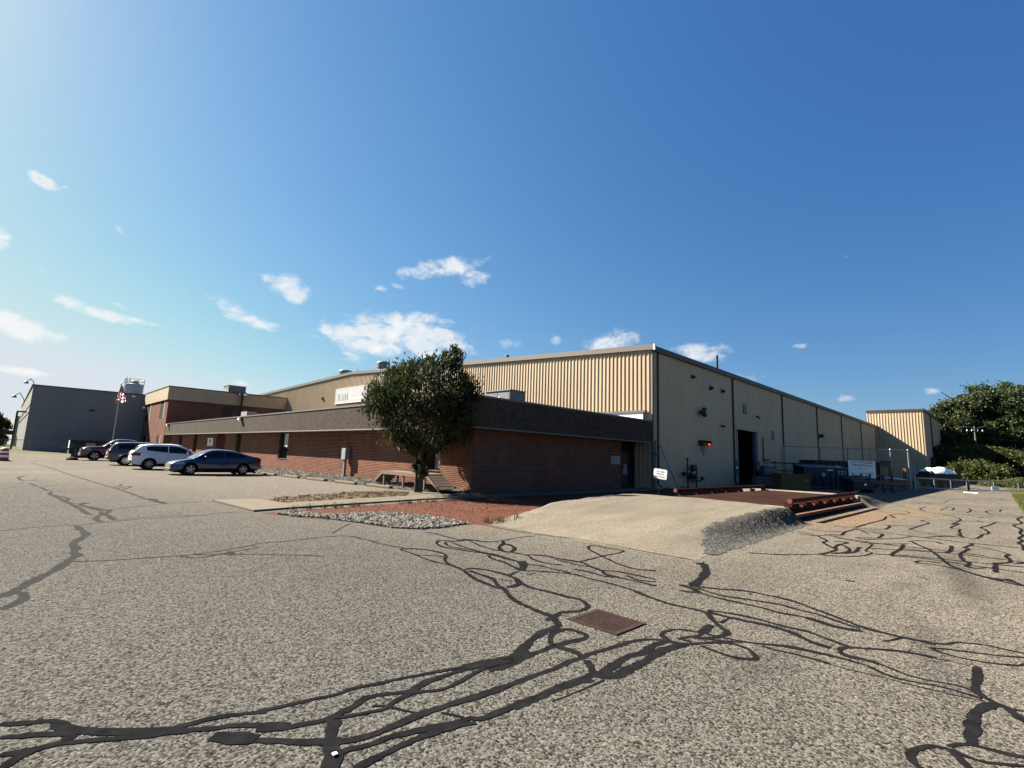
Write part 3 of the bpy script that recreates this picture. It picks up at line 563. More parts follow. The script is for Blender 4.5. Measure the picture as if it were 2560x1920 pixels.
mb = MB(); mb.quad(*[(p.x, p.y, .006) for p in [G(K[0]+x/K[2], K[1]+y/K[2]) for x, y in ((385,232),(470,246),(625,263),(850,249),(1000,241),(1300,222),(1600,204),(1640,165),(1500,143),(1200,163),(900,188),(550,212))]]); struct('mulch', mb, MULCH)
STOPX = lambda Y: 11.3+(33.3-Y)*.105
def bedz(x, y):
    x0 = STOPX(y)+.1; t = max(0, min(1, (x-x0)/(AX-x0))); return .01+.16*t**.8
rows = []
for i in range(80):
    y = 16.62+i*.75
    x0 = STOPX(y)+.1 if y > 19.3 else STOPX(y)+.1+(19.3-y)*.25
    rows.append([(x0+(AX+.02-x0)*k/8, y, bedz(x0+(AX-x0)*k/8, y)) for k in range(9)])
bm_ = MB(); bm_.grid([list(reversed(r)) for r in rows]); struct('gravel_bed', bm_, STONE)
def stones(n, fn, s0, s1):
    mb = MB(); base = [(-1,-1,-.7),(1,-1,-.7),(1,1,-.7),(-1,1,-.7),(-1,-1,.7),(1,-1,.7),(1,1,.7),(-1,1,.7)]
    fs = ((0,3,2,1),(4,5,6,7),(0,1,5,4),(1,2,6,5),(2,3,7,6),(3,0,4,7))
    for _ in range(n):
        p = fn()
        if p is None: continue
        s = random.uniform(s0, s1)*.5; q = len(mb.v); a = random.uniform(0, 6.3); c, d = cos(a), sin(a); tl = random.uniform(-.5, .5)
        for (x, y, z) in base:
            x *= random.uniform(.55, 1.1); y *= random.uniform(.4, .9); z *= random.uniform(.5, .95); z += x*tl
            mb.v.append((p[0]+s*(x*c-y*d), p[1]+s*(x*d+y*c), p[2]+s*z))
        mb.f += [tuple(q+i for i in f) for f in fs]
    return mb
def inpoly(x, y, P):
    r = False; j = len(P)-1
    for i in range(len(P)):
        if (P[i][1] > y) != (P[j][1] > y) and x < (P[j][0]-P[i][0])*(y-P[i][1])/(P[j][1]-P[i][1])+P[i][0]: r = not r
        j = i
    return r
def f1():
    y = 16.65+random.random()**1.5*34; x0 = STOPX(y)-.05 if y > 19.3 else STOPX(y)+.1+(19.3-y)*.25
    x = random.uniform(x0, AX-.03); return (x, y, bedz(x, y)+.005)
o = struct('wall_gravel', stones(11000, f1, .035, .085), STONE, 'stuff'); o['label'] = 'white crushed limestone along the foot of the brick wall'
P2 = [tuple(G(K[0]+x/K[2], K[1]+y/K[2]).xy) for x, y in ((545,342),(700,322),(900,346),(1060,352),(1300,336),(1560,340),(1750,355),(1950,390),(2110,425),(1900,457),(1740,467),(1500,457),(1300,425),(1100,400),(900,375),(700,365))]
xs = [p[0] for p in P2]; ys = [p[1] for p in P2]
def f2():
    for _ in range(40):
        x, y = random.uniform(min(xs), max(xs)), random.uniform(min(ys), max(ys))
        if inpoly(x, y, P2): return (x, y, .012+random.random()*.02)
o = struct('loose_limestone', stones(4800, f2, .035, .078), STONE, 'stuff'); o['label'] = 'patch of loose white limestone between asphalt and red gravel'
def f3():
    x, y = random.uniform(5, 17), random.uniform(9.4, 15); return (x, y, .01) if inpoly(x, y, [(4.9,13.7),(7,10.3),(8.8,9.3),(17,9.9),(17,15),(10,14.5)]) else None
o = struct('red_stones', stones(2200, f3, .015, .032), REDG, 'stuff')
MP = [tuple(G(K[0]+x/K[2], K[1]+y/K[2]).xy) for x, y in ((470,246),(625,263),(1000,241),(1600,204),(1640,165),(1200,163),(550,212))]
def f4():
    x, y = random.uniform(5, 13), random.uniform(15, 19.5); return (x, y, .012) if inpoly(x, y, MP) and random.random() < .2+max(0, (x-6)/8) else None
struct('mulch_stones', stones(2600, f4, .03, .07), STONE, 'stuff')
def blades(pts, h0, h1, n):
    mb = MB()
    for (x, y, z) in pts:
        for _ in range(n):
            a = random.uniform(0, 6.3); h = random.uniform(h0, h1); l = random.uniform(.1, .5)*h; px, py = x+random.gauss(0, .05), y+random.gauss(0, .05); w = .008
            mb.quad((px-sin(a)*w, py+cos(a)*w, z), (px+sin(a)*w, py-cos(a)*w, z), (px+cos(a)*l, py+sin(a)*l, z+h))
    return mb
wp = [(x, 14.55+.12*random.random()-(14-x)*.075, .01) for x in [random.uniform(5.5, 13.6) for _ in range(70)]]
wp += [(random.uniform(8.6, 11), 9.3+random.uniform(-.15, .3), .01) for _ in range(40)]
wp += [(random.uniform(29, 42), 15.6, .01) for _ in range(40)]
struct('weeds', blades(wp, .05, .22, 7), BLADE, 'stuff')
mp_ = []
for _ in range(4000):
    x, y = random.uniform(5, 13), random.uniform(15, 19.5)
    if inpoly(x, y, MP) and len(mp_) < 260: mp_.append((x, y, .01))
struct('dry_grass', blades(mp_, .02, .09, 9), M('dry_blades', (.17, .12, .055), .9, col2=(.30, .23, .12)), 'stuff')
gp = []
for _ in range(1500):
    x = random.uniform(26, 60); gp.append((x, -.36+.0162*(x-24)-abs(random.gauss(0, .8)), .04))
struct('verge_grass', blades(gp, .05, .16, 8), BLADE, 'stuff')
# ------------------------------------------------------------------ metal warehouse
wh = thing('warehouse', 'huge tan ribbed metal warehouse with brown roof trim and an open dark doorway', 'warehouse', (GX, GY, 0))
def ribs(mb, a0, a1, zb, zt, place, pitch=.3048, dep=.034):
    """vertical ribbed sheet; zt(a) gives the top; place(a, depth, z) -> point"""
    n = int(round((a1-a0)/pitch)); p = (a1-a0)/max(n, 1); rows = []
    for i in range(n):
        for fr, d in ((.0, 0), (.58, 0), (.66, 1), (.86, 1), (.94, 0)):
            a = a0+(i+fr)*p; rows.append((a, d*dep))
    rows.append((a1, 0))
    mb.grid([[place(a, d, zb), place(a, d, zt(a))] for a, d in rows])
def roofz(y): return EAVE+(PEAK-EAVE)*(y-GY)/(PEAKY-GY) if y < PEAKY else PEAK-(PEAK-BACK_Z)*(y-PEAKY)/(BACK_Y-PEAKY)
gw = MB(); ribs(gw, GY, BACK_Y, 0, lambda a: roofz(a), lambda a, d, z: (GX-d, a, z), .3048, .046); part('gable_wall', gw, TANW, wh)
DX0, DX1, DZ = 41.75, 46.25, 4.55
sw = MB(); pl = lambda a, d, z: (a, GY-d, z)
ribs(sw, GX, DX0, 0, lambda a: EAVE, pl, .3048, .022); ribs(sw, DX0, DX1, DZ, lambda a: EAVE, pl, .3048, .022); ribs(sw, DX1, END_X, 0, lambda a: EAVE, pl, .3048, .022)
part('side_wall', sw, TANW, wh)
bk = MB().quad((GX, BACK_Y, 0), (END_X, BACK_Y, 0), (END_X, BACK_Y, BACK_Z), (GX, BACK_Y, BACK_Z)).quad((END_X, GY, 0), (END_X, BACK_Y, 0), (END_X, BACK_Y, BACK_Z), (END_X, PEAKY, PEAK), (END_X, GY, EAVE))
part('rear_wall', bk, TANW, wh)
rf = MB(); ov = .12
rf.quad((GX-ov, GY-ov, EAVE), (END_X, GY-ov, EAVE), (END_X, PEAKY, PEAK+.02), (GX-ov, PEAKY, PEAK+.02)); rf.quad((GX-ov, PEAKY, PEAK+.02), (END_X, PEAKY, PEAK+.02), (END_X, BACK_Y+ov, BACK_Z), (GX-ov, BACK_Y+ov, BACK_Z))
part('roof', rf, M('roof_sheet', (.30, .29, .27), .5, .3, .1), wh)
rt = MB(); rt.beam((GX-.1, GY-.2, EAVE-.06), (GX-.1, PEAKY, PEAK-.06), .16, .34); rt.beam((GX-.1, PEAKY, PEAK-.06), (GX-.1, BACK_Y+.2, BACK_Z-.06), .16, .34)
part('rake_trim', rt, M('rake_trim', (.15, .125, .10), .5, .1, .1, 2), wh)
part('gutter', MB().box(GX-.02, END_X, GY-.20, GY-.024, EAVE-.30, EAVE+.04), TRIM, wh)
ct = MB().box(GX-.06, GX+.1, GY-.06, GY+.02, 0, EAVE-.3); part('corner_trim', ct, M('corner_trim', (.12, .10, .085), .5), wh)
part('rake_cap', MB().box(GX-.2, GX-.03, GY-.28, GY-.2, EAVE-.26, EAVE+.12), WHITE, wh)
for x in (28.75, 41.0, 53.4, 65.8, 77.6, 89.7, 101.):
    d = MB(); d.box(x-.06, x+.06, GY-.13, GY-.028, .25, EAVE-.42); d.beam((x, GY-.08, EAVE-.43), (x+.12, GY-.16, EAVE-.29), .1, .1); d.beam((x, GY-.08, .28), (x, GY-.3, .12), .1, .1)
    part('downspout', d, TRIM, wh)
df = MB(); df.box(DX0-.12, DX0, GY-.07, GY+.12, 0, DZ+.1); df.box(DX1, DX1+.14, GY-.07, GY+.12, 0, DZ+.1); df.box(DX0, DX1, GY-.06, GY+.12, DZ, DZ+.1)
part('door_frame', df, M('door_trim', (.42, .42, .41), .5), wh)
part('door_track', MB().box(DX1-.30, DX1-.04, GY+.13, GY+.3, 0, DZ-.05), M('blue_track', (.03, .075, .13), .5), wh)
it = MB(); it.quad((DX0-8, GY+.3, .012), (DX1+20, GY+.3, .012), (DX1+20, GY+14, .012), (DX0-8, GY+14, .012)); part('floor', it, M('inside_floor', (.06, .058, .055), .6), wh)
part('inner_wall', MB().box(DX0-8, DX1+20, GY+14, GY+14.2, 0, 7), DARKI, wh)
# wall fittings: vents and patch plates
for (x0, x1, z0, z1) in ((43.25, 43.95, 5.95, 6.75), (50.1, 50.75, 4.05, 4.9)):
    v = MB(); v.box(x0, x1, GY-.075, GY-.024, z0, z1)
    for k in range(5): v.box(x0+.05, x1-.05, GY-.10, GY-.076, z0+.06+k*(z1-z0)/5.4, z0+.12+k*(z1-z0)/5.4)
    part('wall_vent', v, M('vent_grey', (.18, .20, .21), .6), wh)

# tall end block, its sunlit face looks this way
TY0, TZ = 9.55, 11.25
tb = thing('end_block', 'tall tan ribbed metal block beyond the long shaded wall with a diagonal shadow', 'building', (END_X, TY0, 0))
f = MB(); ribs(f, TY0, 17.0, 0, lambda a: TZ, lambda a, d, z: (END_X-.02-d, a, z), .4, .05); part('front_wall', f, TANW, tb)
f = MB(); ribs(f, END_X, END_X+26, 0, lambda a: TZ, lambda a, d, z: (a, TY0-d, z), .4, .03); part('side_wall', f, TANW, tb)
part('roof', MB().box(END_X-.15, END_X+26.1, TY0-.15, 17.1, TZ, TZ+.35), TRIM, tb)
part('rear_wall', MB().quad((END_X, 17, 0), (END_X+26, 17, 0), (END_X+26, 17, TZ), (END_X, 17, TZ)).quad((END_X+26, TY0, 0), (END_X+26, 17, 0), (END_X+26, 17, TZ), (END_X+26, TY0, TZ)), TANW, tb)
part('downspout', MB().box(END_X+9, END_X+9.2, TY0-.2, TY0-.04, 1.5, TZ), TRIM, tb)
part('dock_door', MB().box(END_X+4.5, END_X+10.5, TY0-.5, TY0-.04, 1.1, 4.0), BLACK, tb)
part('door', MB().box(END_X-.16, END_X-.08, 10.9, 12.1, .1, 2.9), M('pale_door', (.55, .57, .56), .5), tb)
lv = MB(); lv.box(END_X-.14, END_X-.08, 14.0, 15.6, 2.2, 3.2)
part('louvre', lv, M('louvre', (.07, .07, .07), .6), tb)
for (x, z) in ((END_X+8.2, 5.2), (END_X+10, 3.9)):
    part('wall_lamp', MB().box(x, x+.5, TY0-.35, TY0-.03, z, z+.35), BLACK, tb)

# ------------------------------------------------------------------ single-storey brick annex
an = thing('brick_office', 'long low red brick office with a deep brown aggregate fascia overhanging its walls', 'office building', (AX, AY, 0))
SEC = [(16.56,18.85,0),(18.85,19.75,1),(19.75,37.3,0),(37.3,39.05,1),(39.05,48.0,0),(48.0,49.5,1),(49.5,52.7,0),(52.7,55.7,2),(55.7,63.0,0),(63.0,64.7,1),(64.7,70.1,0),(70.1,71.8,1),(71.8,75.9,0)]
bw = MB()
for (y0, y1, k) in SEC:
    if k == 0: bw.box(AX, AX+.3, y0, y1, 0, 2.82)
    elif k == 1: bw.box(AX+.002, AX+.3, y0, y1, 0, .86)
bw.box(AX+.3, 25.8, AY, AY+.3, 0, 2.82); bw.box(25.5, 25.798, AY+.3, 17.04, 0, 2.82)
part('brick_wall', bw, BRICK, an)
for (y0, y1, k) in SEC:
    if k == 1:
        w = MB(); w.box(AX+.20, AX+.24, y0+.06, y1-.06, .95, 2.75); gl = part('window', w, GLASS, an)
        fr = MB(); fr.box(AX+.15, AX+.27, y0, y0+.06, .9, 2.82); fr.box(AX+.15, AX+.27, y1-.06, y1, .9, 2.82); fr.box(AX+.15, AX+.27, y0+.06, y1-.06, .9, .95); fr.box(AX+.15, AX+.27, y0+.06, y1-.06, 2.75, 2.82)
        part('frame', fr, BLACK, gl); part('sill', MB().box(AX-.03, AX+.15, y0-.02, y1+.02, .862, .90), CONC, gl)
    if k == 2:
        d = MB(); d.box(AX+.9, AX+.94, y0, y1, 0, 2.8); dd = part('entrance_door', d, GLASS, an)
        fr = MB()
        for yy in (y0, y0+.9, y1-1.0, y1-.08): fr.box(AX+.84, AX+.90, yy, yy+.08, 0, 2.8)
        fr.box(AX+.84, AX+.898, y0+.08, y1-.08, 2.1, 2.18); fr.box(AX+.84, AX+.898, y0+.98, y1-1.0, .95, 1.05); part('frame', fr, M('bronze_frame', (.09, .085, .08), .4, .6), dd)
        part('entrance_recess', MB().box(AX+.302, AX+.84, y0-.2, y0-.001, 0, 2.8), BRICK, an); part('entrance_recess', MB().box(AX+.302, AX+.84, y1+.001, y1+.2, 0, 2.8), BRICK, an)
part('soffit', MB().quad((FX+.25, FY+.25, 2.825), (FX+.25, ALEN, 2.825), (AX+.2, ALEN, 2.825), (AX+.2, AY+.2, 2.825), (GX-.05, AY+.2, 2.825), (GX-.05, FY+.25, 2.825)), M('soffit', (.13, .12, .105), .9), an)
part('alcove_ceiling', MB().box(25.8, GX-.05, AY+.3, 17.24, 2.752, 2.81), DARKI, an)
fa = MB(); js = [15.8, 23.6, 33.5, 45.3, 54.5, 60.5, 64.4, 69., 72.5, ALEN]
for a, b in zip(js[:-1], js[1:]): fa.box(FX, FX+.25, a+(.012 if a > 15.9 else 0), b-.012, FZ0+.07, FZ1)
part('fascia', fa, FASC, an)
fb = MB(); js = [FX+.25, 17.6, 22.2, 25.6, 28.0]
for a, b in zip(js[:-1], js[1:]): fb.box(a+(.004 if a < 14 else .012), b-.012, FY, FY+.25, FZ0+.07, FZ1)
part('fascia', fb, FASC, an)
tr = MB(); tr.box(FX-.015, FX+.26, FY-.015, ALEN, FZ0, FZ0+.068); tr.box(FX+.262, 28.0, FY-.015, FY+.26, FZ0, FZ0+.068); part('drip_edge', tr, M('drip_edge', (.20, .175, .15), .7), an)
cp = MB(); y = FY-.04
while y < ALEN: cp.box(FX-.04, FX+.32, y, min(y+3.04, ALEN), FZ1+.002, FZ1+.085+random.uniform(0, .012)); y += 3.05
x = FX+.325
while x < 28: cp.box(x, min(x+3.04, 28.02), FY-.04, FY+.32, FZ1+.002, FZ1+.085); x += 3.05
part('coping', cp, COPING, an)
part('roof', MB().box(FX+.26, GX-.08, FY+.27, ALEN-.05, 3.6, 3.7), M('roof_membrane', (.11, .11, .11), .9), an)
part('fascia_end', MB().box(FX, AX+.4, ALEN+.002, ALEN+.2, FZ0, FZ1), FASC, an)
part('alcove_wall', MB().box(25.8, GX-.06, 17.04, 17.24, 0, 2.75), M('alcove_shade', (.035, .03, .028), .9), an)  # back wall: the alcove's deep shade is put into its dark colour
ad = MB(); ad.box(26.2, 27.3, 16.98, 17.035, .06, 2.2); part('side_door', ad, M('dark_door', (.03, .028, .026), .5), an)
part('flashing', MB().box(27.86, 28.02, 16.3, 19.6, 3.7, 4.72), WHITE, an); part('flashing_cap', MB().box(27.8, 28.1, 16.1, 19.8, 4.722, 4.86), COPING, an)

# ------------------------------------------------------------------ two-storey brick block
tx, ty, tz, tf = 13.35, 76.3, 8.98, 7.32
ts = thing('two_storey_block', 'two storey red brick block with a tan metal band under its flat roof', 'office building', (tx, ty, 0))
YE = 92.3; wv = [(PX(415, 1000, tx).y, PX(404, 1000, tx).y), (PX(380, 1010, tx).y, PX(370, 1010, tx).y)]
w2 = MB(); cuts = [ty] + [v for ab in wv for v in ab] + [YE]
for i in range(0, len(cuts), 2): w2.box(tx, tx+.3, cuts[i], cuts[i+1], 0, tf+.1)
for (a, b) in wv: w2.box(tx+.002, tx+.3, a, b, 2.7, 4.9)
w2.box(tx+.3, GX-.04, ty, ty+.3, 0, tf+.1); w2.box(tx+.3, GX-.04, YE-.3, YE, 0, tf+.1)
part('brick_wall', w2, BRICK, ts)
for (a, b) in wv:
    for (z0, z1) in ((.3, 2.7), (4.9, 7.3)):
        g = part('window', MB().box(tx+.02, tx+.06, a+.05, b-.05, z0, z1), DARKI, ts)
        part('frame', MB().box(tx-.025, tx+.27, a-.02, a+(b-a)*.22, z0, z1), M('pale_frame', (.30, .29, .27), .6), g)
bd = MB()
def band(mb, p0, p1, n, out):
    p0, p1 = Vector(p0), Vector(p1); rows = []
    for i in range(n):
        for fr, d in ((0, 0), (.9, 0), (.92, -.02), (.98, -.02)):
            p = p0+(p1-p0)*((i+fr)/n); rows.append((p, d))
    rows.append((p1, 0)); out = Vector(out)
    mb.grid([[p+out*(.16+d)+Vector((0,0,tf)), p+out*(.16+d)+Vector((0,0,tz))] for p, d in rows])
band(bd, (tx-.0, YE, 0), (tx, ty-.16, 0), 40, (-1, 0, 0)); band(bd, (tx-.16, ty, 0), (GX-.04, ty, 0), 30, (0, -1, 0))
part('metal_band', bd, TANF, ts)
part('band_soffit', MB().box(tx-.15, tx-.002, ty-.15, YE, tf-.02, tf).box(tx, GX-.05, ty-.15, ty-.002, tf-.02, tf), DTRIM, ts)
part('coping', MB().box(tx-.2, tx+.1, ty-.2, YE+.1, tz+.001, tz+.14).box(tx+.102, GX-.04, ty-.2, ty+.1, tz+.001, tz+.14), TRIM, ts)
part('roof', MB().box(tx+.1, GX-.05, ty+.1, YE, tz-.3, tz-.2), M('roof_membrane', (.11, .11, .11), .9), ts)
p0, p1 = PY(340+1205/5.53, 920+530/5.53, ty), PY(340+1330/5.53, 920+665/5.53, ty)
part('blocked_window', MB().box(p0.x, p1.x, ty-.02, ty-.002, p1.z-.6, p0.z), M('blocked_panel', (.085, .08, .06), .8), ts)

# ------------------------------------------------------------------ grey neighbour on the left
gb = thing('grey_warehouse', 'big plain grey windowless warehouse beyond the parked cars', 'warehouse', (1, 93.5, 0))
gd = ray(48, 1050); gl = 165.; lx = gd.x/gd.y*gl
g = MB(); g.quad((.85, 93.5, 0), (40, 93.5, 0), (40, 93.5, 8.92), (.85, 93.5, 8.92)); part('side_wall', g, WGREY, gb)
g = MB(); g.quad((.85, 93.5, 0), (.85, 93.5, 8.92), (lx, gl, 8.92), (lx, gl, 0)); part('front_wall', g, M('pale_grey_wall', (.34, .335, .32), .85, var=.08, scale=.4), gb)
part('roof', MB().quad((.85, 93.5, 8.92), (40, 93.5, 8.92), (40, gl, 8.92), (lx, gl, 8.92)), WGREY, gb)
part('coping', MB().beam((.8, 93.45, 8.97), (40, 93.45, 8.97), .2, .14).beam((.8, 93.45, 8.97), (lx, gl, 8.97), .2, .14), M('grey_coping', (.12, .12, .115), .6), gb)
bl = MB(); bl.beam((.84, 93.6, 6.2), (lx-.05, gl, 6.2), .1, .12).beam((.84, 93.6, 5.2), (lx-.05, gl, 5.2), .1, .12); part('wall_band', bl, WGREY, gb)
q = PY(230, 1026, 93.4); part('wall_vent', MB().box(q.x-.35, q.x+.35, 93.38, 93.495, q.z-.12, q.z+.12), BLACK, gb)
q = PY(334, 991, 93.4); part('floodlight', MB().box(q.x-.18, q.x+.18, 93.2, 93.495, q.z-.12, q.z+.12), WHITE, gb)
wa = ray(40, 1060); wb2 = ray(20, 1060); wA = Vector((wa.x/wa.y*(gl+1), gl+1, 0)); wB = Vector((wb2.x/wb2.y*(gl+55), gl+55, 0))
wing = thing('low_wing', 'lower pale wing beyond the grey warehouse at the far left', 'building', tuple(wA))
part('wall', MB().extr([wA, wB, wB+Vector((30, 0, 0)), wA+Vector((20, 0, 0))], (0, 0, 6.9)), M('pale_wall', (.30, .29, .265), .85, var=.08, raw=True), wing)
part('canopy', MB().extr([wA+Vector((-3, -14, 2.4)), wA+Vector((-.1, -14, 2.4)), wA+Vector((-.1, -2, 2.4)), wA+Vector((-3, -2, 2.4))], (0, 0, .9)), M('dark_canopy', (.03, .04, .045), .7), wing)
for k, (px, py) in enumerate(((66, 955), (36, 990))):
    P = PY(px, py, 94.5) if k == 0 else PY(px, py, 140.); sc = P.y/94.5; A0 = (.95, 94.3, 8.9) if k == 0 else ((.85+(lx-.85)*(140-93.5)/(gl-93.5)), 140, 8.9)
    A0 = Vector(A0); lam = thing('gooseneck_lamp', ('curved gooseneck lamp on the near roof corner of the grey warehouse', 'curved gooseneck lamp farther along the grey warehouse roof')[k], 'lamp', A0, 0, 'gooseneck lamps on the grey warehouse')
    top = Vector((P.x, P.y, P.z)); mid = A0+Vector((.1, 0, (top.z-A0.z)*.6+.2)); m2 = A0*.45+top*.55; m2.z = top.z+.5*sc
    part('arm', MB().path([A0, A0*.7+m2*.3+Vector((0, 0, .25)), m2, top], .05*sc, 6), GALV, lam)
    part('lamp_head', MB().lathe([(.08*sc, .12*sc), (.2*sc, 0), (.28*sc, -.18*sc), (.26*sc, -.2*sc)], top, 12), M('lamp_head', (.25, .26, .27), .5, .3), lam)
s0 = PY(333, 980, 99.5); so_ = thing('storage_silo', 'pale metal silo with a railed top rising behind the grey warehouse', 'silo', (s0.x, 99.5, 0))
SR = (PY(357, 975, 99.5).x-PY(309, 960, 99.5).x)/2
part('tank', MB().lathe([(SR, 0), (SR, 10.75), (SR*.93, 10.95), (.3, 11.2)], (s0.x, 99.5, 0), 28), M('silo_metal', (.42, .45, .47), .45, .5, .08, 1), so_)
rl = MB()
for i in range(14):
    a = 2*pi*i/14; rl.tube((s0.x+SR*cos(a), 99.5+SR*sin(a), 10.75), (s0.x+SR*cos(a), 99.5+SR*sin(a), 11.75), .03, 5)
    b = 2*pi*(i+1)/14
    for z in (11.25, 11.75): rl.tube((s0.x+SR*cos(a), 99.5+SR*sin(a), z), (s0.x+SR*cos(b), 99.5+SR*sin(b), z), .03, 5)
part('railing', rl, GALV, so_)
part('hatch', MB().lathe([(.55, 11.0), (.55, 11.45), (.3, 11.6)], (s0.x, 99.5, 0), 14), UGREY, so_)
ld = MB()
for dx in (-.22, .22): ld.tube((s0.x-SR*.7+dx, 99.5-SR*.75, 2), (s0.x-SR*.7+dx, 99.5-SR*.75, 12.0), .03, 5)
for k in range(24): ld.tube((s0.x-SR*.7-.22, 99.5-SR*.75, 2+k*.4), (s0.x-SR*.7+.22, 99.5-SR*.75, 2+k*.4), .02, 4)
part('ladder', ld, GALV, so_)
# ------------------------------------------------------------------ vehicles
def lerp_tab(tab, x):
    if x <= tab[0][0]: return tab[0][1]
    for (x0, a), (x1, b) in zip(tab[:-1], tab[1:]):
        if x <= x1: t = (x-x0)/(x1-x0); return a+(b-a)*t
    return tab[-1][1]
def smooth_tab(tab, x):
    n = len(tab)
    if x <= tab[0][0]: return tab[0][1]
    if x >= tab[-1][0]: return tab[-1][1]
    def slope(i):
        if i == 0: return (tab[1][1]-tab[0][1])/(tab[1][0]-tab[0][0])
        if i == n-1: return (tab[-1][1]-tab[-2][1])/(tab[-1][0]-tab[-2][0])
        a = (tab[i][1]-tab[i-1][1])/(tab[i][0]-tab[i-1][0]); b = (tab[i+1][1]-tab[i][1])/(tab[i+1][0]-tab[i][0])
        return 0 if a*b <= 0 else 2*a*b/(a+b)
    for i in range(n-1):
        (x0, a), (x1, b) = tab[i], tab[i+1]
        if x <= x1:
            h = x1-x0; t = (x-x0)/h; m0, m1 = slope(i)*h, slope(i+1)*h
            return (2*t**3-3*t*t+1)*a+(t**3-2*t*t+t)*m0+(-2*t**3+3*t*t)*b+(t**3-t*t)*m1
def make_car(kind, label, cat, loc, rz, paint, cfg):
    t = thing(kind, label, cat, loc, rz, 'vehicles parked along the brick front')
    Ln, Wd, wb, wr = cfg['len'], cfg['wid']/2, cfg['wb'], cfg['wr']
    xf, xr = cfg['xf'], cfg['xf']-wb; sill = cfg['sill']; ra = wr*1.17
    deck = lambda x: smooth_tab(cfg['deck'], x)
    bot = lambda x: lerp_tab(cfg['bot'], x)
    hx = Ln/2
    def hw(x):
        e = max(0, (abs(x)-(hx-.75))/.75); return Wd*(1-.20*e**2.4)
    def side_y(x, z):
        d = deck(x); q = max(0, min(1, (z-sill)/max(.2, d-sill)))
        return hw(x)*(.955+.045*sin(pi*min(1, q*1.15))-.055*max(0, q-.75)/.25-.03*max(0, .12-q)/.12)
    def arch(x):
        b = bot(x)
        for w in (xf, xr):
            if abs(x-w) < ra: b = max(b, wr+sqrt(ra*ra-(x-w)**2))
        return b
    xs = []; n = int(Ln/.045)
    for i in range(n+1): xs.append(-hx+Ln*i/n)
    for w in (xf, xr): xs += [w-ra, w+ra, w-ra+.006, w+ra-.006]
    xs = sorted(xs); rows = []
    NS = 12
    for x in xs:
        b = arch(x); d = deck(x); sh = d-.035; row = []
        for k in range(NS+1):
            z = b+(sh-b)*k/NS; row.append((side_y(x, z), z))
        ys = row[-1][0]
        row += [(ys*.975, d-.012), (ys*.93, d), (ys*.6, d+.018), (0, d+.024)]
        full = [(x, -y, z) for y, z in row] + [(x, y, z) for y, z in reversed(row[:-1])]
        rows.append(full)
    body = MB(); body.sm = True; body.grid(rows)
    for r in (rows[0], rows[-1]):
        m = len(r)//2
        for i in range(m):
            q = [r[i], r[i+1], r[len(r)-2-i], r[len(r)-1-i]]
            if i+1 == m: q = [r[i], r[i+1], r[len(r)-1-i]]
            body.quad(*q)
    # greenhouse
    roof = lambda x: smooth_tab(cfg['roof'], x)
    gx0, gx1 = cfg['roof'][0][0], cfg['roof'][-1][0]
    belt = lambda x: deck(x)-.03
    yb = lambda x: hw(x)*.925
    lean = cfg.get('lean', .74)
    def yr(x):
        h = max(0, roof(x)-belt(x)); return yb(x)-(Wd*(.925-lean))*min(1, h/(cfg['roofh']-belt(0)))
    def gpt(x, s):       # s 0..1 up the side, 1..2 across the roof to the middle
        zb, zr = belt(x), max(belt(x)+.001, roof(x)); e = min(.06, (zr-zb)*.3)
        if s <= 1:
            return (x, yb(x)+(yr(x)-yb(x))*s**1.15, zb+(zr-e-zb)*s)
        u = s-1; return (x, yr(x)*(1-u)**.8 if u < 1 else 0, zr-e+e*sin(u*pi/2)**.8)
    gxs = [gx0+(gx1-gx0)*i/70 for i in range(71)]
    S = [0, .1, .25, .45, .65, .85, .95, 1., 1.06, 1.14, 1.28, 1.5, 1.75, 2.]
    gh = MB(); gh.sm = True; grows = []
    for x in gxs:
        L_ = [gpt(x, s) for s in S]; grows.append([(p[0], -p[1], p[2]) for p in L_]+[p for p in reversed(L_[:-1])])
    body.grid(grows)
    part('body', body, paint, t, True)
    # glass
    GL = MATS.get('car_glass') or glass_mat('car_glass', (.003, .003, .004), .04, .3)
    for sgn in (-1, 1):
        for (xa, xb, sa, sb) in cfg['side_glass']:
            g = MB(); g.sm = True; R = []
            for i in range(25):
                x = xa+(xb-xa)*i/24; h = roof(x)-belt(x); col = []
                lo = sa; hi = sb*max(0, min(1, (h-.09)/max(.01, h)*1.08))
                hi = max(lo+.001, hi)
                for k in range(7):
                    p = gpt(x, lo+(hi-lo)*k/6); col.append((p[0], sgn*(p[1]+.007), p[2]+.001))
                R.append(col)
            g.grid(R); part('side_window', g, GL, t, True)
    for nm, (xa, xb, wf) in (('windscreen', cfg['ws']), ('rear_window', cfg['rw'])):
        if xa == xb: continue
        g = MB(); g.sm = True; R = []; dirx = 1 if (xa+xb) > 2*cfg.get('mid', 0) else -1
        for i in range(13):
            x = xa+(xb-xa)*i/12; col = []
            for k in range(-8, 9):
                s = 2-abs(k)/8*wf; p = gpt(x, s); col.append((p[0]+dirx*.010, p[1]*(1 if k > 0 else -1), p[2]+.008))
            R.append(col)
        g.grid(R); part(nm, g, GL if nm == 'rear_window' else (MATS.get('windscreen_glass') or glass_mat('windscreen_glass', (.06, .07, .08), .03, .8)), t, True)
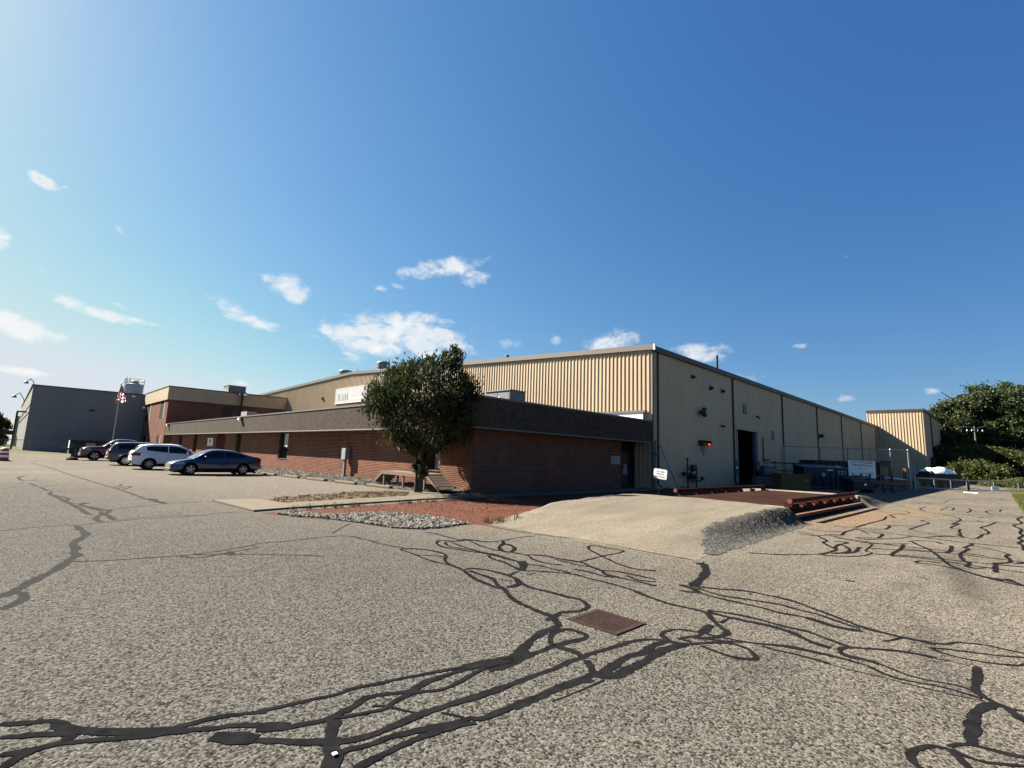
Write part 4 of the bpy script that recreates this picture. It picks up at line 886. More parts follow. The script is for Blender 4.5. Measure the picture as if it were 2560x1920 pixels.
    # roof rails, trim
    for sgn in (-1, 1):
        if cfg.get('rails'):
            r = MB(); xa, xb = cfg['rails']; r.path([(xa, sgn*yr(xa)*.93, roof(xa)-.01), (xa-.12 if xa > xb else xa+.12, sgn*yr(xa)*.93, roof(xa)+.05), (xb, sgn*yr(xb)*.93, roof(xb)+.05), (xb-.1, sgn*yr(xb)*.93, roof(xb)-.02)], .018, 6); part('roof_rail', r, BLACK, t, True)
        m = MB(); m.sm = True; mx_, mz = cfg['mirror']; m.lathe([(.02, -.09), (.075, -.07), (.09, 0), (.08, .06), (.02, .09)], (mx_, sgn*(hw(mx_)+.10), mz), 10, 'y'); part('mirror', m, paint, t, True)
        for hxx in cfg['handles']:
            z = deck(hxx)-.13; hb = MB(); hb.box(hxx-.09, hxx+.09, sgn*side_y(hxx, z)-.022*(sgn < 0)-.0, sgn*side_y(hxx, z)+.022*(sgn > 0), z-.014, z+.014); part('door_handle', hb, cfg.get('hmat', paint), t, True)
        # door shut lines
        for dx in cfg['doors']:
            sl_ = MB(); R = []
            for k in range(9):
                z = bot(dx)+.12+(deck(dx)-.05-bot(dx)-.12)*k/8; R.append([(dx-.006, sgn*(side_y(dx, z)+.003), z), (dx+.006, sgn*(side_y(dx, z)+.003), z)])
            sl_.grid(R); part('door_gap', sl_, BLACK, t, True)
        # rocker / lower cladding
        cl = MB(); R = []
        for i in range(30):
            x = xr+ra+.02+(wb-2*ra-.04)*i/29; z0 = bot(x)-.02; R.append([(x, sgn*(side_y(x, z0+.14)+.006), z0+cfg['clad']), (x, sgn*(side_y(x, z0)+.008), z0), (x, sgn*(side_y(x, z0)-.25), z0)])
        cl.grid(R); part('rocker_panel', cl, BLACK if cfg['cladblack'] else paint, t, True)
    # lamps: patches laid over the body skin
    def patch(name, xa, xb, za, zb, sgn, mat, nx=10, nz=5, off=.007, cut=0.):
        g = MB(); g.sm = True; R = []
        for i in range(nx+1):
            x = xa+(xb-xa)*i/nx; col = []
            for k in range(nz+1):
                f = k/nz; z1 = zb(x) if callable(zb) else zb; z0 = za(x) if callable(za) else za; z = z0+(z1-z0)*f; col.append((x+off*(1 if xa+xb > 0 else -1), sgn*(side_y(x, z)+off), z))
            R.append(col)
        g.grid(R); return part(name, g, mat, t, True)
    HL = MATS.get('headlamp') or M('headlamp', (.55, .57, .58), .08, .5, .05); TLM = MATS.get('tail_lamp') or M('tail_lamp', (.35, .012, .015), .15, 0, .15, 8)
    zf0, zf1 = cfg['hl']; zt0, zt1 = cfg['tl']
    for sgn in (-1, 1):
        patch('headlight', hx-.62, hx-.01, lambda x: zf0+.05*(hx-x)/.6, lambda x: min(deck(x)-.04, zf1+.06*(hx-x)/.6), sgn, HL)
        patch('tail_light', -hx+.01, -hx+cfg.get('tll', .38), zt0, lambda x: min(deck(x)-.05, zt1), sgn, TLM)
    def endplate(name, end, y0, y1, z0, z1, mat, out=.012):
        x = hx*end; return part(name, MB().box(min(x, x+out*end), max(x, x+out*end), y0, y1, z0, z1), mat, t, True)
    gz0, gz1 = cfg['grille']; yw = hw(hx)*.62
    endplate('grille', 1, -yw, yw, gz0, gz1, cfg.get('gmat', BLACK)); endplate('front_bumper', 1, -hw(hx)*.93, hw(hx)*.93, bot(hx)-.02, bot(hx)+cfg.get('fb', .12), cfg.get('bmat', BLACK), .05)
    endplate('rear_bumper', -1, -hw(hx)*.93, hw(hx)*.93, bot(-hx)-.02, bot(-hx)+cfg.get('rb', .13), cfg.get('bmat', BLACK), .06)
    pz = cfg['plate']; endplate('number_plate', -1, -.16, .16, pz, pz+.14, WHITE, .02)
    for sgn in (-1, 1): endplate('tail_light', -1, min(sgn*hw(hx)*.52, sgn*hw(hx)*.97), max(sgn*hw(hx)*.52, sgn*hw(hx)*.97), zt0+.02, zt1-.02, TLM, .018)
    # underbody and wheel wells
    u = MB().box(-hx+.25, hx-.25, -Wd*.62, Wd*.62, sill-.06, sill+.25).box(xr-ra, xr+ra, -Wd*.62, Wd*.62, sill, wr+ra*.9).box(xf-ra, xf+ra, -Wd*.62, Wd*.62, sill, wr+ra*.9)
    for w in (xf, xr):
        for sgn in (-1, 1):
            R = []
            for k in range(15):
                a = pi*k/14; R.append([(w+ra*1.01*cos(a), sgn*(side_y(w, wr+.3)-.03), wr+ra*1.01*sin(a)), (w+ra*1.01*cos(a), sgn*Wd*.55, wr+ra*1.01*sin(a))])
            u.grid(R)
    part('underbody', u, M('underbody', (.01, .01, .01), .9), t, True)
    for w in (xf, xr):
        for sgn in (-1, 1):
            y0 = sgn*(Wd-.235); tw = .215
            ty_ = MB(); ty_.sm = True; pr = [(wr*.62, -.01), (wr*.90, 0), (wr*.97, .02), (wr, .05), (wr, tw-.05), (wr*.97, tw-.02), (wr*.9, tw), (wr*.66, tw-.008)]
            ty_.lathe([(r, sgn*h) for r, h in pr], (w, y0, wr), 32, 'y'); wh_ = part('wheel', ty_, RUB, t, True)
            rim = MB(); yo = y0+sgn*(tw-.022)
            R = []
            for i in range(33):
                a = 2*pi*i/32; R.append([(w+wr*.66*cos(a), yo+sgn*.016, wr+wr*.66*sin(a)), (w+wr*.58*cos(a), yo+sgn*.012, wr+wr*.58*sin(a)), (w+wr*.56*cos(a), yo-sgn*.03, wr+wr*.56*sin(a))])
            rim.grid(R); ns = cfg['spokes']
            for i in range(ns):
                a = 2*pi*i/ns+.3+w; p0 = Vector((w+.03*cos(a), yo, wr+.03*sin(a))); p1 = Vector((w+wr*.59*cos(a), yo+sgn*.004, wr+wr*.59*sin(a)))
                dn_ = Vector((-sin(a), 0, cos(a))); w0, w1 = wr*.11, wr*cfg.get('spw', .13); th = Vector((0, sgn*.02, 0))
                rim.extr([p0+dn_*w0, p1+dn_*w1, p1-dn_*w1, p0-dn_*w0], th)
            rim.lathe([(wr*.15, 0), (wr*.15, sgn*.026), (.01, sgn*.03)], (w, yo, wr), 12, 'y')
            rm = part('rim', rim, cfg.get('rimmat', ALLOY), wh_, True); ORG[rm] = (0,0,0)
            part('brake_disc', MB().lathe([(wr*.5, 0), (wr*.5, sgn*.01)], (w, yo-sgn*.045, wr), 16, 'y'), M('brake_disc', (.05, .05, .05), .6, .5), wh_, True)
    return t
BLUEP = M('blue_car_paint', (.010, .030, .105), .28, .35, .03, 2, coat=1.); WHITEP = M('white_car_paint', (.56, .57, .575), .35, 0., .02, 2, coat=.6, raw=True)
GREYP = M('grey_green_car_paint', (.055, .062, .055), .3, .4, .03, 2, coat=1.); MAROON = M('maroon_car_paint', (.20, .010, .018), .25, .3, .03, 2, coat=1.)
CHROME = M('chrome', (.75, .75, .76), .12, 1., .03)
sedan = dict(len=4.6, wid=1.80, wb=2.69, wr=.325, xf=1.38, sill=.20, roofh=1.46, clad=.06, cladblack=False,
  deck=[(-2.3,.86),(-2.26,1.0),(-2.1,1.045),(-1.7,1.06),(-1.2,1.03),(0,.965),(.75,.955),(1.0,.95),(1.5,.86),(2.0,.745),(2.22,.66),(2.3,.58)],
  bot=[(-2.3,.40),(-2.1,.26),(-1.8,.21),(1.9,.20),(2.15,.20),(2.3,.24)], roof=[(-1.98,1.03),(-1.55,1.17),(-1.0,1.36),(-.5,1.445),(0,1.47),(.35,1.44),(.7,1.31),(1.32,.89)],
  side_glass=[(-1.42,-.29,.06,.90),(-.24,1.02,.06,.90)], ws=(.50,1.22,.84), rw=(-1.85,-.95,.84), mirror=(.72,1.0), handles=(-.72,.28), doors=(-1.0,-.265,.88), hl=(.56,.69), tl=(.78,.98), grille=(.42,.58), gmat=CHROME, plate=.72, spokes=5, spw=.15, rimmat=ALLOY)
encore = dict(len=4.42, wid=1.80, wb=2.62, wr=.345, xf=1.33, sill=.27, roofh=1.66, clad=.13, cladblack=True, lean=.72,
  deck=[(-2.21,.95),(-2.17,1.10),(-2.0,1.20),(-1.6,1.22),(-1.2,1.17),(0,1.06),(.8,1.04),(1.05,1.03),(1.5,.99),(1.95,.91),(2.12,.82),(2.21,.70)],
  bot=[(-2.21,.44),(-2.05,.33),(-1.75,.28),(1.85,.27),(2.1,.27),(2.21,.30)], roof=[(-2.12,1.14),(-1.98,1.33),(-1.80,1.52),(-1.6,1.575),(-1.0,1.66),(-.3,1.67),(.2,1.64),(.6,1.50),(1.3,1.0)],
  side_glass=[(-1.50,-.36,.08,.84),(-.30,.98,.06,.88)], ws=(.42,1.2,.84), rw=(-2.09,-1.85,.80), mirror=(.72,1.09), handles=(-.80,.22), doors=(-1.02,-.33,.86), hl=(.74,.88), tl=(.86,1.06), tll=.42, grille=(.52,.70), gmat=CHROME, plate=.70, spokes=7, spw=.09, rails=(.15,-1.6))
suv = dict(len=4.75, wid=1.86, wb=2.75, wr=.365, xf=1.40, sill=.28, roofh=1.70, clad=.15, cladblack=True, lean=.75, hmat=BLACK,
  deck=[(-2.37,.98),(-2.33,1.08),(-2.15,1.13),(-1.2,1.12),(0,1.08),(.9,1.06),(1.15,1.05),(1.6,1.02),(2.1,.96),(2.28,.88),(2.37,.76)],
  bot=[(-2.37,.46),(-2.2,.36),(-1.9,.30),(1.95,.28),(2.2,.28),(2.37,.32)], roof=[(-2.3,1.10),(-2.2,1.34),(-2.02,1.60),(-1.8,1.67),(-1.0,1.71),(-.2,1.71),(.3,1.67),(.7,1.52),(1.4,1.02)],
  side_glass=[(-1.85,-.90,.10,.88),(-.84,.0,.08,.9),(.06,1.02,.06,.9)], ws=(.52,1.28,.84), rw=(-2.26,-2.05,.82), mirror=(.8,1.12), handles=(-.62,.3), doors=(-.87,.03,.95), hl=(.78,.92), tl=(.88,1.08), tll=.3, grille=(.55,.76), plate=.80, spokes=10, spw=.06, rails=(.2,-1.75))
truck = dict(len=5.8, wid=2.02, wb=3.57, wr=.41, xf=1.95, sill=.40, roofh=1.93, clad=.10, cladblack=False, lean=.80, hmat=CHROME,
  deck=[(-2.9,1.22),(-2.6,1.23),(-.95,1.24),(-.9,1.26),(0,1.25),(1.0,1.24),(1.3,1.24),(1.8,1.22),(2.4,1.17),(2.7,1.10),(2.86,1.0),(2.9,.9)],
  bot=[(-2.9,.55),(-2.5,.50),(-2.0,.45),(2.3,.42),(2.6,.40),(2.9,.44)], roof=[(-1.06,1.24),(-1.0,1.5),(-.93,1.80),(-.6,1.90),(-.1,1.94),(.4,1.92),(.75,1.82),(1.5,1.22)],
  side_glass=[(-.78,.06,.06,.88),(.13,1.22,.06,.90)], ws=(.62,1.4,.85), rw=(-1.05,-.95,.8), mirror=(.95,1.36), handles=(-.45,.4), doors=(-.82,.1,1.06), hl=(.86,1.02), tl=(.85,1.1), tll=.12, grille=(.68,1.0), gmat=CHROME, bmat=CHROME, fb=.24, rb=.2, plate=.62, spokes=5, spw=.13)
make_car('sedan', 'dark blue four door sedan nearest the camera, nose towards the open lot', 'car', (8.45, 33.05, 0), pi, BLUEP, sedan)
make_car('crossover', 'white crossover parked just behind the blue sedan, tail towards the lot', 'car', (7.55, 39.9, 0), 0, WHITEP, encore)
make_car('suv', 'dark grey green suv parked between white crossover and maroon pickup', 'car', (7.25, 46.6, 0), 0, GREYP, suv)
make_car('pickup_truck', 'maroon crew cab pickup with chrome grille, farthest of the parked vehicles', 'pickup truck', (7.0, 57.0, 0), pi, MAROON, truck)
# ------------------------------------------------------------------ front lot furniture
st = MB(); st.extr([(-.1, -.9, 0), (.1, -.9, 0), (.1, -.9, .07), (.06, -.9, .125), (-.06, -.9, .125), (-.1, -.9, .07)], (0, 1.8, 0))
LB = ['concrete wheel stop nearest the juniper tree and wooden steps', 'second concrete wheel stop from the juniper tree', 'concrete wheel stop in front of the grey meter pedestal', 'concrete wheel stop second from the blue sedan', 'concrete wheel stop right behind the tail of the blue sedan', 'concrete wheel stop at the tail of the white crossover', 'concrete wheel stop hidden behind the dark suv']
WS = None
for i in range(6):
    Y = 21.25+i*2.78; X = STOPX(Y)-.12
    if WS is None: WS = solo('wheel_stop', st, CONC, '', 'wheel stop', 'concrete wheel stops along the gravel bed'); o = WS; bevel(o, .012)
    else: o = WS.copy(); COL.objects.link(o)
    o.location = (X, Y, .004); o.rotation_euler = (0, 0, .10); o['label'] = LB[i]
# electric pedestal
pb = G(840+80/4.1475, 840+1460/4.1475, .13)
ped = thing('meter_pedestal', 'grey electrical box on a post in front of the brick wall', 'electrical box', (pb.x, pb.y, .1), 0)
part('post', MB().box(pb.x-.07, pb.x+.07, pb.y-.07, pb.y+.07, .1, 1.25).prism([(pb.x-.17, pb.y-.15), (pb.x+.17, pb.y-.15), (pb.x+.17, pb.y+.15), (pb.x-.17, pb.y+.15)], .08, .22), M('grey_post', (.22, .22, .22), .6), ped)
part('box', MB().box(pb.x-.13, pb.x+.14, pb.y-.25, pb.y+.25, 1.12, 1.80), M('box_grey', (.33, .345, .35), .5, .1), ped)
part('cover', MB().box(pb.x-.15, pb.x-.131, pb.y-.23, pb.y+.23, 1.15, 1.77), M('box_cover', (.40, .42, .43), .45, .1), ped)
# wooden steps
sx0, sx1 = 13.0, 13.85; sp_ = thing('wooden_steps', 'weathered wooden step bridge with slatted ramps below the office window', 'wooden steps', (13.4, 20, .1))
dk = MB(); y = 18.25
while y < 21.9: dk.box(sx0, sx1, y, min(y+.135, 21.95), .72, .76); y += .145
part('deck', dk, WOOD, sp_)
rl = MB(); rl.box(sx0-.04, sx0-.002, 18.2, 22.0, .60, .75); rl.box(sx1+.002, sx1+.04, 18.2, 22., .60, .75); part('side_board', rl, WOOD, sp_)
for (ya, yb) in ((18.2, 17.3), (22.0, 22.75)):
    s_ = MB()
    for x in (sx0-.04, sx1): s_.extr([(x, ya, .75), (x, ya, .58), (x, yb, .08), (x, yb-(.12 if yb < ya else -.12), .08)], (.04, 0, 0))
    part('stringer', s_, WOOD, sp_)
    tr_ = MB()
    for k in range(5):
        f = (k+.5)/5; yy = ya+(yb-ya)*f; zz = .70-.56*f; dy = .11 if yb > ya else -.11
        tr_.beam((sx0+.002, yy, zz), (sx1-.002, yy, zz), .17, .03, (0, .5*(-1 if yb < ya else 1), .85))
    part('tread', tr_, WOOD, sp_)
for (x, y) in ((sx0, 18.4), (sx0, 21.8), (sx1-.08, 18.4), (sx1-.08, 21.8), (sx0, 20.1)):
    part('leg', MB().box(x, x+.08, y, y+.08, .08, .72), WOOD, sp_)
# wall lamps on the fascia
FL = ['small white wall lamp near the far end of the brown fascia', 'small white wall lamp halfway along the brown fascia']
for k, (px, py) in enumerate(((340+455/5.53, 920+800/5.53), (340+1462/5.53, 920+718/5.53))):
    p = PX(px, py, FX); l = thing('wall_lamp', FL[k], 'lamp', (FX, p.y, p.z), 0, 'wall lamps on the brown fascia')
    part('housing', MB().box(FX-.14, FX-.002, p.y-.2, p.y+.2, p.z-.05, p.z+.24), BLACK, l); part('lens', MB().extr([(FX-.30, p.y+.16, p.z+.02), (FX-.142, p.y+.16, p.z-.12), (FX-.142, p.y+.16, p.z+.18), (FX-.26, p.y+.16, p.z+.16)], (0, -.32, 0)), WHITE, l)
q = PX(345+160/5.53-5, 920+510/5.53, tx); l = thing('corner_lamp', 'white wall lamp on the far corner of the two storey brick block', 'lamp', (tx, 91.6, 6.9)); part('housing', MB().box(tx-.12, tx-.002, 91.3, 91.9, 6.85, 7.2), BLACK, l); part('lens', MB().box(tx-.42, tx-.122, 91.35, 91.85, 6.75, 7.05), WHITE, l)
p = PY(340+1478/5.53, 920+378/5.53, ty-.6); fp = thing('floodlight_post', 'dark floodlight on a post standing against the two storey tan band', 'floodlight', (p.x, ty-.5, 3.7))
part('post', MB().tube((p.x, ty-.5, 3.7), (p.x, ty-.5, p.z), .13, 8), BLACK, fp); part('lamp_head', MB().box(p.x-.45, p.x+.5, ty-.95, ty-.35, p.z-.12, p.z+.25), BLACK, fp); part('lens', MB().box(p.x-.05, p.x+.45, ty-1.0, ty-.952, p.z-.08, p.z+.22), WHITE, fp)
# rooftop units
def hvac(name, label, x0, x1, y0, y1, z0, z1, hood):
    h = thing(name, label, 'air conditioner', ((x0+x1)/2, (y0+y1)/2, z0), 0, 'air conditioners on the roofs')
    b = part('casing', MB().box(x0, x1, y0, y1, z0, z1), UGREY, h); bevel(b, .02)
    pn = MB(); pn.box(x0-.012, x0-.001, y0+.08, (y0+y1)/2-.04, z0+.1, z1-.1); pn.box(x0-.012, x0-.001, (y0+y1)/2+.04, y1-.08, z0+.1, z1-.1); pn.box(x0+.08, x1-.08, y0-.012, y0-.001, z0+.1, z1-.1); part('access_panel', pn, M('unit_panel', (.20, .205, .21), .55, .1), h)
    part('lid', MB().box(x0-.05, x1+.05, y0-.05, y1+.05, z1+.001, z1+.05), M('unit_lid', (.30, .31, .31), .5, .2), h)
    hd = MB(); hd.extr([(x1+.001, y0+.1, z0+.15), (x1+.001, y0+.1, z0+.15+hood), (x1+hood, y0+.1, z0+.45)], (0, y1-y0-.2, 0)); part('intake_hood', hd, UGREY, h)
    st_ = MB()
    for (yy, zz, s) in ((.62, .62, .22), (.45, .72, .14), (.12, .5, .2)): Y_ = y0+(y1-y0)*yy; Z_ = z0+(z1-z0)*zz; st_.box(x0-.017, x0-.013, Y_-s/2, Y_+s/2, Z_-s/2, Z_+s*.7)
    part('notice_sticker', st_, WHITE, h); part('warning_sticker', MB().box((x0+x1)/2-.1, (x0+x1)/2+.1, y0-.018, y0-.013, z1-.62, z1-.42), M('yellow_sticker', (.5, .4, .05), .6), h); return h
hvac('rooftop_unit', 'grey rooftop air conditioner behind the corner of the dark fascia', 18.5, 19.65, 18.8, 20.75, 3.7, 5.2, .45)
p0, p1 = PY(340+1258/5.53, 920+250/5.53, 81), PY(340+1485/5.53, 920+345/5.53, 81)
hvac('rooftop_unit', 'grey rooftop air conditioner on the two storey brick block', p0.x, p1.x, 80., 82.6, tz-.2, p0.z+.05, .8)
p0, p1 = PY(340+1495/5.53, 920+600/5.53, 62), PY(340+1700/5.53, 920+650/5.53, 62)
rh = thing('roof_hatch', 'low pale vent box on the annex roof in front of the two storey block', 'roof vent', (p0.x, 62, 3.7)); part('housing', MB().box(p0.x, p0.x+1.0, 61, 63, 3.7, p0.z-.02), M('vent_pale', (.45, .45, .44), .5, .2), rh); part('duct', MB().box(p0.x+1.002, p1.x, 61.5, 62.6, 3.7, p0.z-.12), GALV, rh)
# gravity ventilators on the ridge
for k, (xa, ya, xb, yb) in enumerate(((853, 927, 874, 940), (946, 906, 970, 924), (1059, 893, 1081, 911))):
    X = GX+2.0; a, b = PX(xa, yb, X), PX(xb, yb, X); c = (a+b)/2; tp = PX((xa+xb)/2, ya, X).z; r = abs(a.y-b.y)/2*.72; zr = roofz(c.y)
    v = thing('roof_ventilator', ('round metal roof ventilator nearest the ridge peak, leftmost of the three', 'round metal roof ventilator rising just left of the juniper tree top', 'round metal roof ventilator half hidden by the juniper tree top')[k], 'roof vent', (X, c.y, zr), 0, 'round ventilators on the warehouse roof')
    h = max(.8, tp-zr)
    part('curb', MB().lathe([(r*1.15, -.2), (r*1.12, h*.28), (r*.7, h*.42)], (X, c.y, zr), 20), UGREY, v); part('cap', MB().lathe([(r*.7, h*.40), (r*.98, h*.45), (r*1.0, h*.93), (r*.9, h)], (X, c.y, zr), 20), M('vent_metal', (.25, .27, .265), .45, .5, .1), v)
p = PX(1268, 892, GX+1); o = thing('vent_pipe', 'thin white capped vent pipe on the warehouse roof above the rake', 'pipe', (GX+1, p.y, roofz(p.y))); part('pipe', MB().tube((GX+1, p.y, roofz(p.y)-.1), (GX+1, p.y, p.z-.05), .10, 10), GALV, o); part('cap', MB().lathe([(.17, 0), (.17, .2), (.05, .28)], (GX+1, p.y, p.z-.06), 12), UGREY, o)
p = PY(1560+772/3.3175, 820+225/3.3175, GY+.6); solo('exhaust_pipe', MB().tube((p.x, GY+.6, EAVE-.1), (p.x, GY+.6, p.z), .075, 10).lathe([(.1, .0), (.1, .08)], (p.x, GY+.6, EAVE), 10), M('rusty_pipe', (.045, .03, .025), .8), 'dark upright exhaust pipe on the roof above the long shaded wall', 'pipe')
p = PX(640+1400/5.53, 860+350/5.53, GX+.6); solo('roof_bracket', MB().tube((GX+.6, p.y, roofz(p.y)), (GX+.6, p.y-.25, p.z), .04, 6).box(GX+.5, GX+.7, p.y-.1, p.y+.1, roofz(p.y)-.02, roofz(p.y)+.12), GALV, 'thin bent bracket on the warehouse rake between two ventilators', 'bracket')
p = PX(640+925/5.53, 860+755/5.53, GX-.06); solo('gable_fitting', MB().box(GX-.2, GX-.035, p.y-.16, p.y+.16, p.z-.18, p.z+.18).box(GX-.27, GX-.2, p.y-.08, p.y+.08, p.z-.05, p.z+.1), M('rusty_fitting', (.22, .10, .05), .8), 'small rusty fitting on the tan gable wall left of the large sign', 'wall fitting')
# company sign on the gable
sg = thing('company_sign', 'large white sign reading RAM with a pale green leaf on the gable', 'sign', (GX, 56, 7.4))
sy1, sy0, sz0_, sz1_ = 59.95, 52.1, 7.42, 9.22
part('panel', MB().box(GX-.14, GX-.05, sy0, sy1, sz0_, sz1_), M('sign_white', (.36, .36, .35), .4, var=.02, raw=True), sg)
part('frame', MB().box(GX-.155, GX-.045, sy0-.05, sy0-.001, sz0_-.05, sz1_+.05).box(GX-.155, GX-.045, sy1+.001, sy1+.05, sz0_-.05, sz1_+.05).box(GX-.155, GX-.045, sy0, sy1, sz1_+.001, sz1_+.05).box(GX-.155, GX-.045, sy0, sy1, sz0_-.05, sz0_-.001), M('sign_frame', (.6, .58, .5), .5), sg)
def sgp(u, v): return (GX-.144, sy1-u, sz0_+v)          # u runs to the right along the sign, v up
lt = MB()
def bar(u0, v0, u1, v1, w0, w1=None):
    w1 = w0 if w1 is None else w1
    lt.extr([sgp(u0-w0/2, v0), sgp(u0+w0/2, v0), sgp(u1+w1/2, v1), sgp(u1-w1/2, v1)], (-.004, 0, 0))
h0, h1 = .33, 1.13
def serif(u, v, w): lt.extr([sgp(u-w/2, v), sgp(u+w/2, v), sgp(u+w/2, v+.035), sgp(u-w/2, v+.035)], (-.005, 0, 0))
bar(.78, h0, .78, h1, .11); serif(.78, h0, .28); serif(.75, h1-.035, .22)
arcp = [(.83, h1-.01), (1.05, h1-.02), (1.16, h1-.12), (1.16, h1-.28), (1.05, h1-.39), (.83, h1-.42)]
for (a, b), (c, d) in zip(arcp[:-1], arcp[1:]):
    P_, Q_ = Vector((a, b)), Vector((c, d)); nn = Vector((-(Q_-P_).y, (Q_-P_).x)).normalized()*.04
    lt.extr([sgp(*(P_+nn)), sgp(*(P_-nn)), sgp(*(Q_-nn)), sgp(*(Q_+nn))], (-.0045, 0, 0))
bar(1.36, h0, .98, h1-.42, .13, .11); serif(1.38, h0, .22)
bar(1.56, h0, 1.86, h1, .06, .05); bar(2.16, h0, 1.88, h1, .14, .08); lt.extr([sgp(1.66, h0+.27), sgp(2.05, h0+.27), sgp(2.05, h0+.32), sgp(1.68, h0+.32)], (-.0035, 0, 0)); serif(1.56, h0, .24); serif(2.16, h0, .28)
bar(2.45, h0, 2.53, h1, .06); bar(2.86, h0+.03, 2.56, h1, .07, .13); bar(2.86, h0+.03, 3.16, h1, .05); bar(3.24, h0, 3.20, h1, .12); serif(2.45, h0, .24); serif(3.24, h0, .28); serif(2.52, h1-.035, .2); serif(3.22, h1-.035, .2)
part('lettering', lt, M('sign_ink', (.10, .11, .12), .7, var=.05), sg)
lf = MB(); lf.extr([sgp(3.78, .50), sgp(3.95, .62), sgp(4.10, .85), sgp(4.18, 1.15), sgp(4.16, 1.45), sgp(3.95, 1.25), sgp(3.70, 1.02), sgp(3.62, .85), sgp(3.66, .68)], (-.004, 0, 0)); part('leaf_emblem', lf, M('pale_green', (.52, .66, .48), .6, var=.12), sg)
fn = MB(); u = 3.5
while u < 6.9: w = random.choice((.1, .14, .18)); fn.extr([sgp(u, .36), sgp(u+w*.6, .36), sgp(u+w*.6, .52), sgp(u, .52)], (-.004, 0, 0)); u += w
part('faded_lettering', fn, M('faded_ink', (.66, .67, .66), .6, var=.04), sg)
# plaque by the entrance
pq = thing('entrance_plaque', 'white plaque with a grey emblem on the brick wall beside the entrance', 'sign', (AX, 57.6, 1.7)); a0, a1, z0, z1 = 56.75, 58.65, 1.62, 2.42
part('panel', MB().box(AX-.04, AX-.003, a0, a1, z0, z1), M('plaque_white', (.62, .62, .58), .5), pq)
cy_ = (a0+a1)/2; cz = z0+.50; e = MB(); ou = [(0, .23), (.30, .1), (.36, -.03), (.28, -.15), (0, -.27), (-.28, -.15), (-.36, -.03), (-.30, .1)]
e.extr([(AX-.041, cy_+a, cz+b) for a, b in ou], (-.004, 0, 0)); part('emblem', e, M('emblem_grey', (.17, .19, .22), .6), pq)
part('emblem_centre', MB().extr([(AX-.0455, cy_+a*.45, cz+b*.5) for a, b in ou], (-.003, 0, 0)), M('emblem_pale', (.30, .34, .40), .6), pq)
part('caption', MB().box(AX-.045, AX-.041, cy_-.55, cy_+.55, z0+.08, z0+.15), M('caption_teal', (.25, .30, .30), .6), pq)
# small white notice in the window
pn_ = PX(840+1062/4.1475, 840+1330/4.1475, AX+.19); nt_ = thing('window_notice', 'white notice taped inside the narrow window beside the juniper tree', 'notice', (AX+.19, pn_.y, pn_.z)); part('sheet', MB().box(AX+.185, AX+.197, 18.93, 19.22, pn_.z-.17, pn_.z+.17), WHITE, nt_)
part('text_lines', MB().box(AX+.180, AX+.184, 18.97, 19.18, pn_.z-.12, pn_.z-.08).box(AX+.180, AX+.184, 18.97, 19.18, pn_.z-.03, pn_.z+.01), INK, nt_)
# sign and papers at the alcove
a, b = PY(1500+565/20.74, 1120+410/20.74, AY), PY(1500+1010/20.74, 1120+835/20.74, AY)
sv = thing('side_entrance_sign', 'small square sign with a green logo on the shaded brick beside the alcove', 'sign', (a.x, AY, b.z)); w_ = b.x-a.x; h_ = a.z-b.z
part('panel', MB().box(a.x, b.x, AY-.03, AY-.003, b.z, a.z), M('sign_offwhite', (.55, .55, .55), .6), sv)
part('logo', MB().box(a.x+w_*.1, a.x+w_*.34, AY-.035, AY-.031, b.z+h_*.38, b.z+h_*.88), M('logo_green', (.12, .2, .13), .6), sv)
part('heading', MB().box(a.x+w_*.42, a.x+w_*.92, AY-.035, AY-.031, b.z+h_*.68, b.z+h_*.82).box(a.x+w_*.45, a.x+w_*.78, AY-.035, AY-.031, b.z+h_*.42, b.z+h_*.52), M('heading_blue', (.10, .17, .22), .6), sv)
part('caption_bar', MB().box(a.x+w_*.09, a.x+w_*.92, AY-.035, AY-.031, b.z+h_*.14, b.z+h_*.25), M('caption_navy', (.05, .06, .12), .6), sv)
a, b = PY(1500+1210/20.74, 1120+835/20.74, 16.97), PY(1500+1400/20.74, 1120+1350/20.74, 16.97)
zm = (a.z+b.z)/2
pp = thing('door_papers', 'two pale paper notices taped one above the other on the dark side door', 'notice', (a.x, 16.97, b.z)); part('upper_sheet', MB().box(a.x+.03, b.x-.05, 16.964, 16.972, zm+.002, a.z), M('paper', (.5, .5, .53), .8), pp); part('lower_sheet', MB().box(a.x-.03, b.x, 16.960, 16.968, b.z, zm), M('paper', (.5, .5, .53), .8), pp)
tl_ = MB()
for k in range(5): tl_.box(a.x+.08, b.x-.1, 16.956, 16.959, b.z+.1+k*.13, b.z+.15+k*.13)
part('text_lines', tl_, M('pale_ink', (.12, .12, .18), .7), pp)
# ------------------------------------------------------------------ weighbridge
wb_ = thing('truck_scale', 'rusty red steel truck scale deck between two asphalt ramps with pipe guard rails', 'truck scale', (22.4, 7.2, 0))
X0, X1, Y0, Y1, ZD = 17.2, 27.7, 5.3, 9.05, .425
d = MB(); cs = [X0, 20.7, 24.3, X1]
for a, b in zip(cs[:-1], cs[1:]):
    for c, e in ((Y0, 7.17), (7.18, Y1)): d.box(a+.008, b-.008, c, e, ZD-.05, ZD+.002*((a+c) % 2))
part('deck_plate', d, RUST, wb_)
g = MB(); g.box(X0, X1, Y0+.03, Y0+.09, .03, ZD-.052); g.box(X0, X1, Y0-.05, Y0+.028, ZD-.13, ZD-.055); g.box(X0, X1, Y0-.04, Y0+.028, .03, .075); g.box(X0, X1, Y1-.09, Y1-.03, .03, ZD-.052); g.box(X0+.002, X0+.06, Y0+.1, Y1-.1, .03, ZD-.055)
part('girder', g, REDP, wb_)
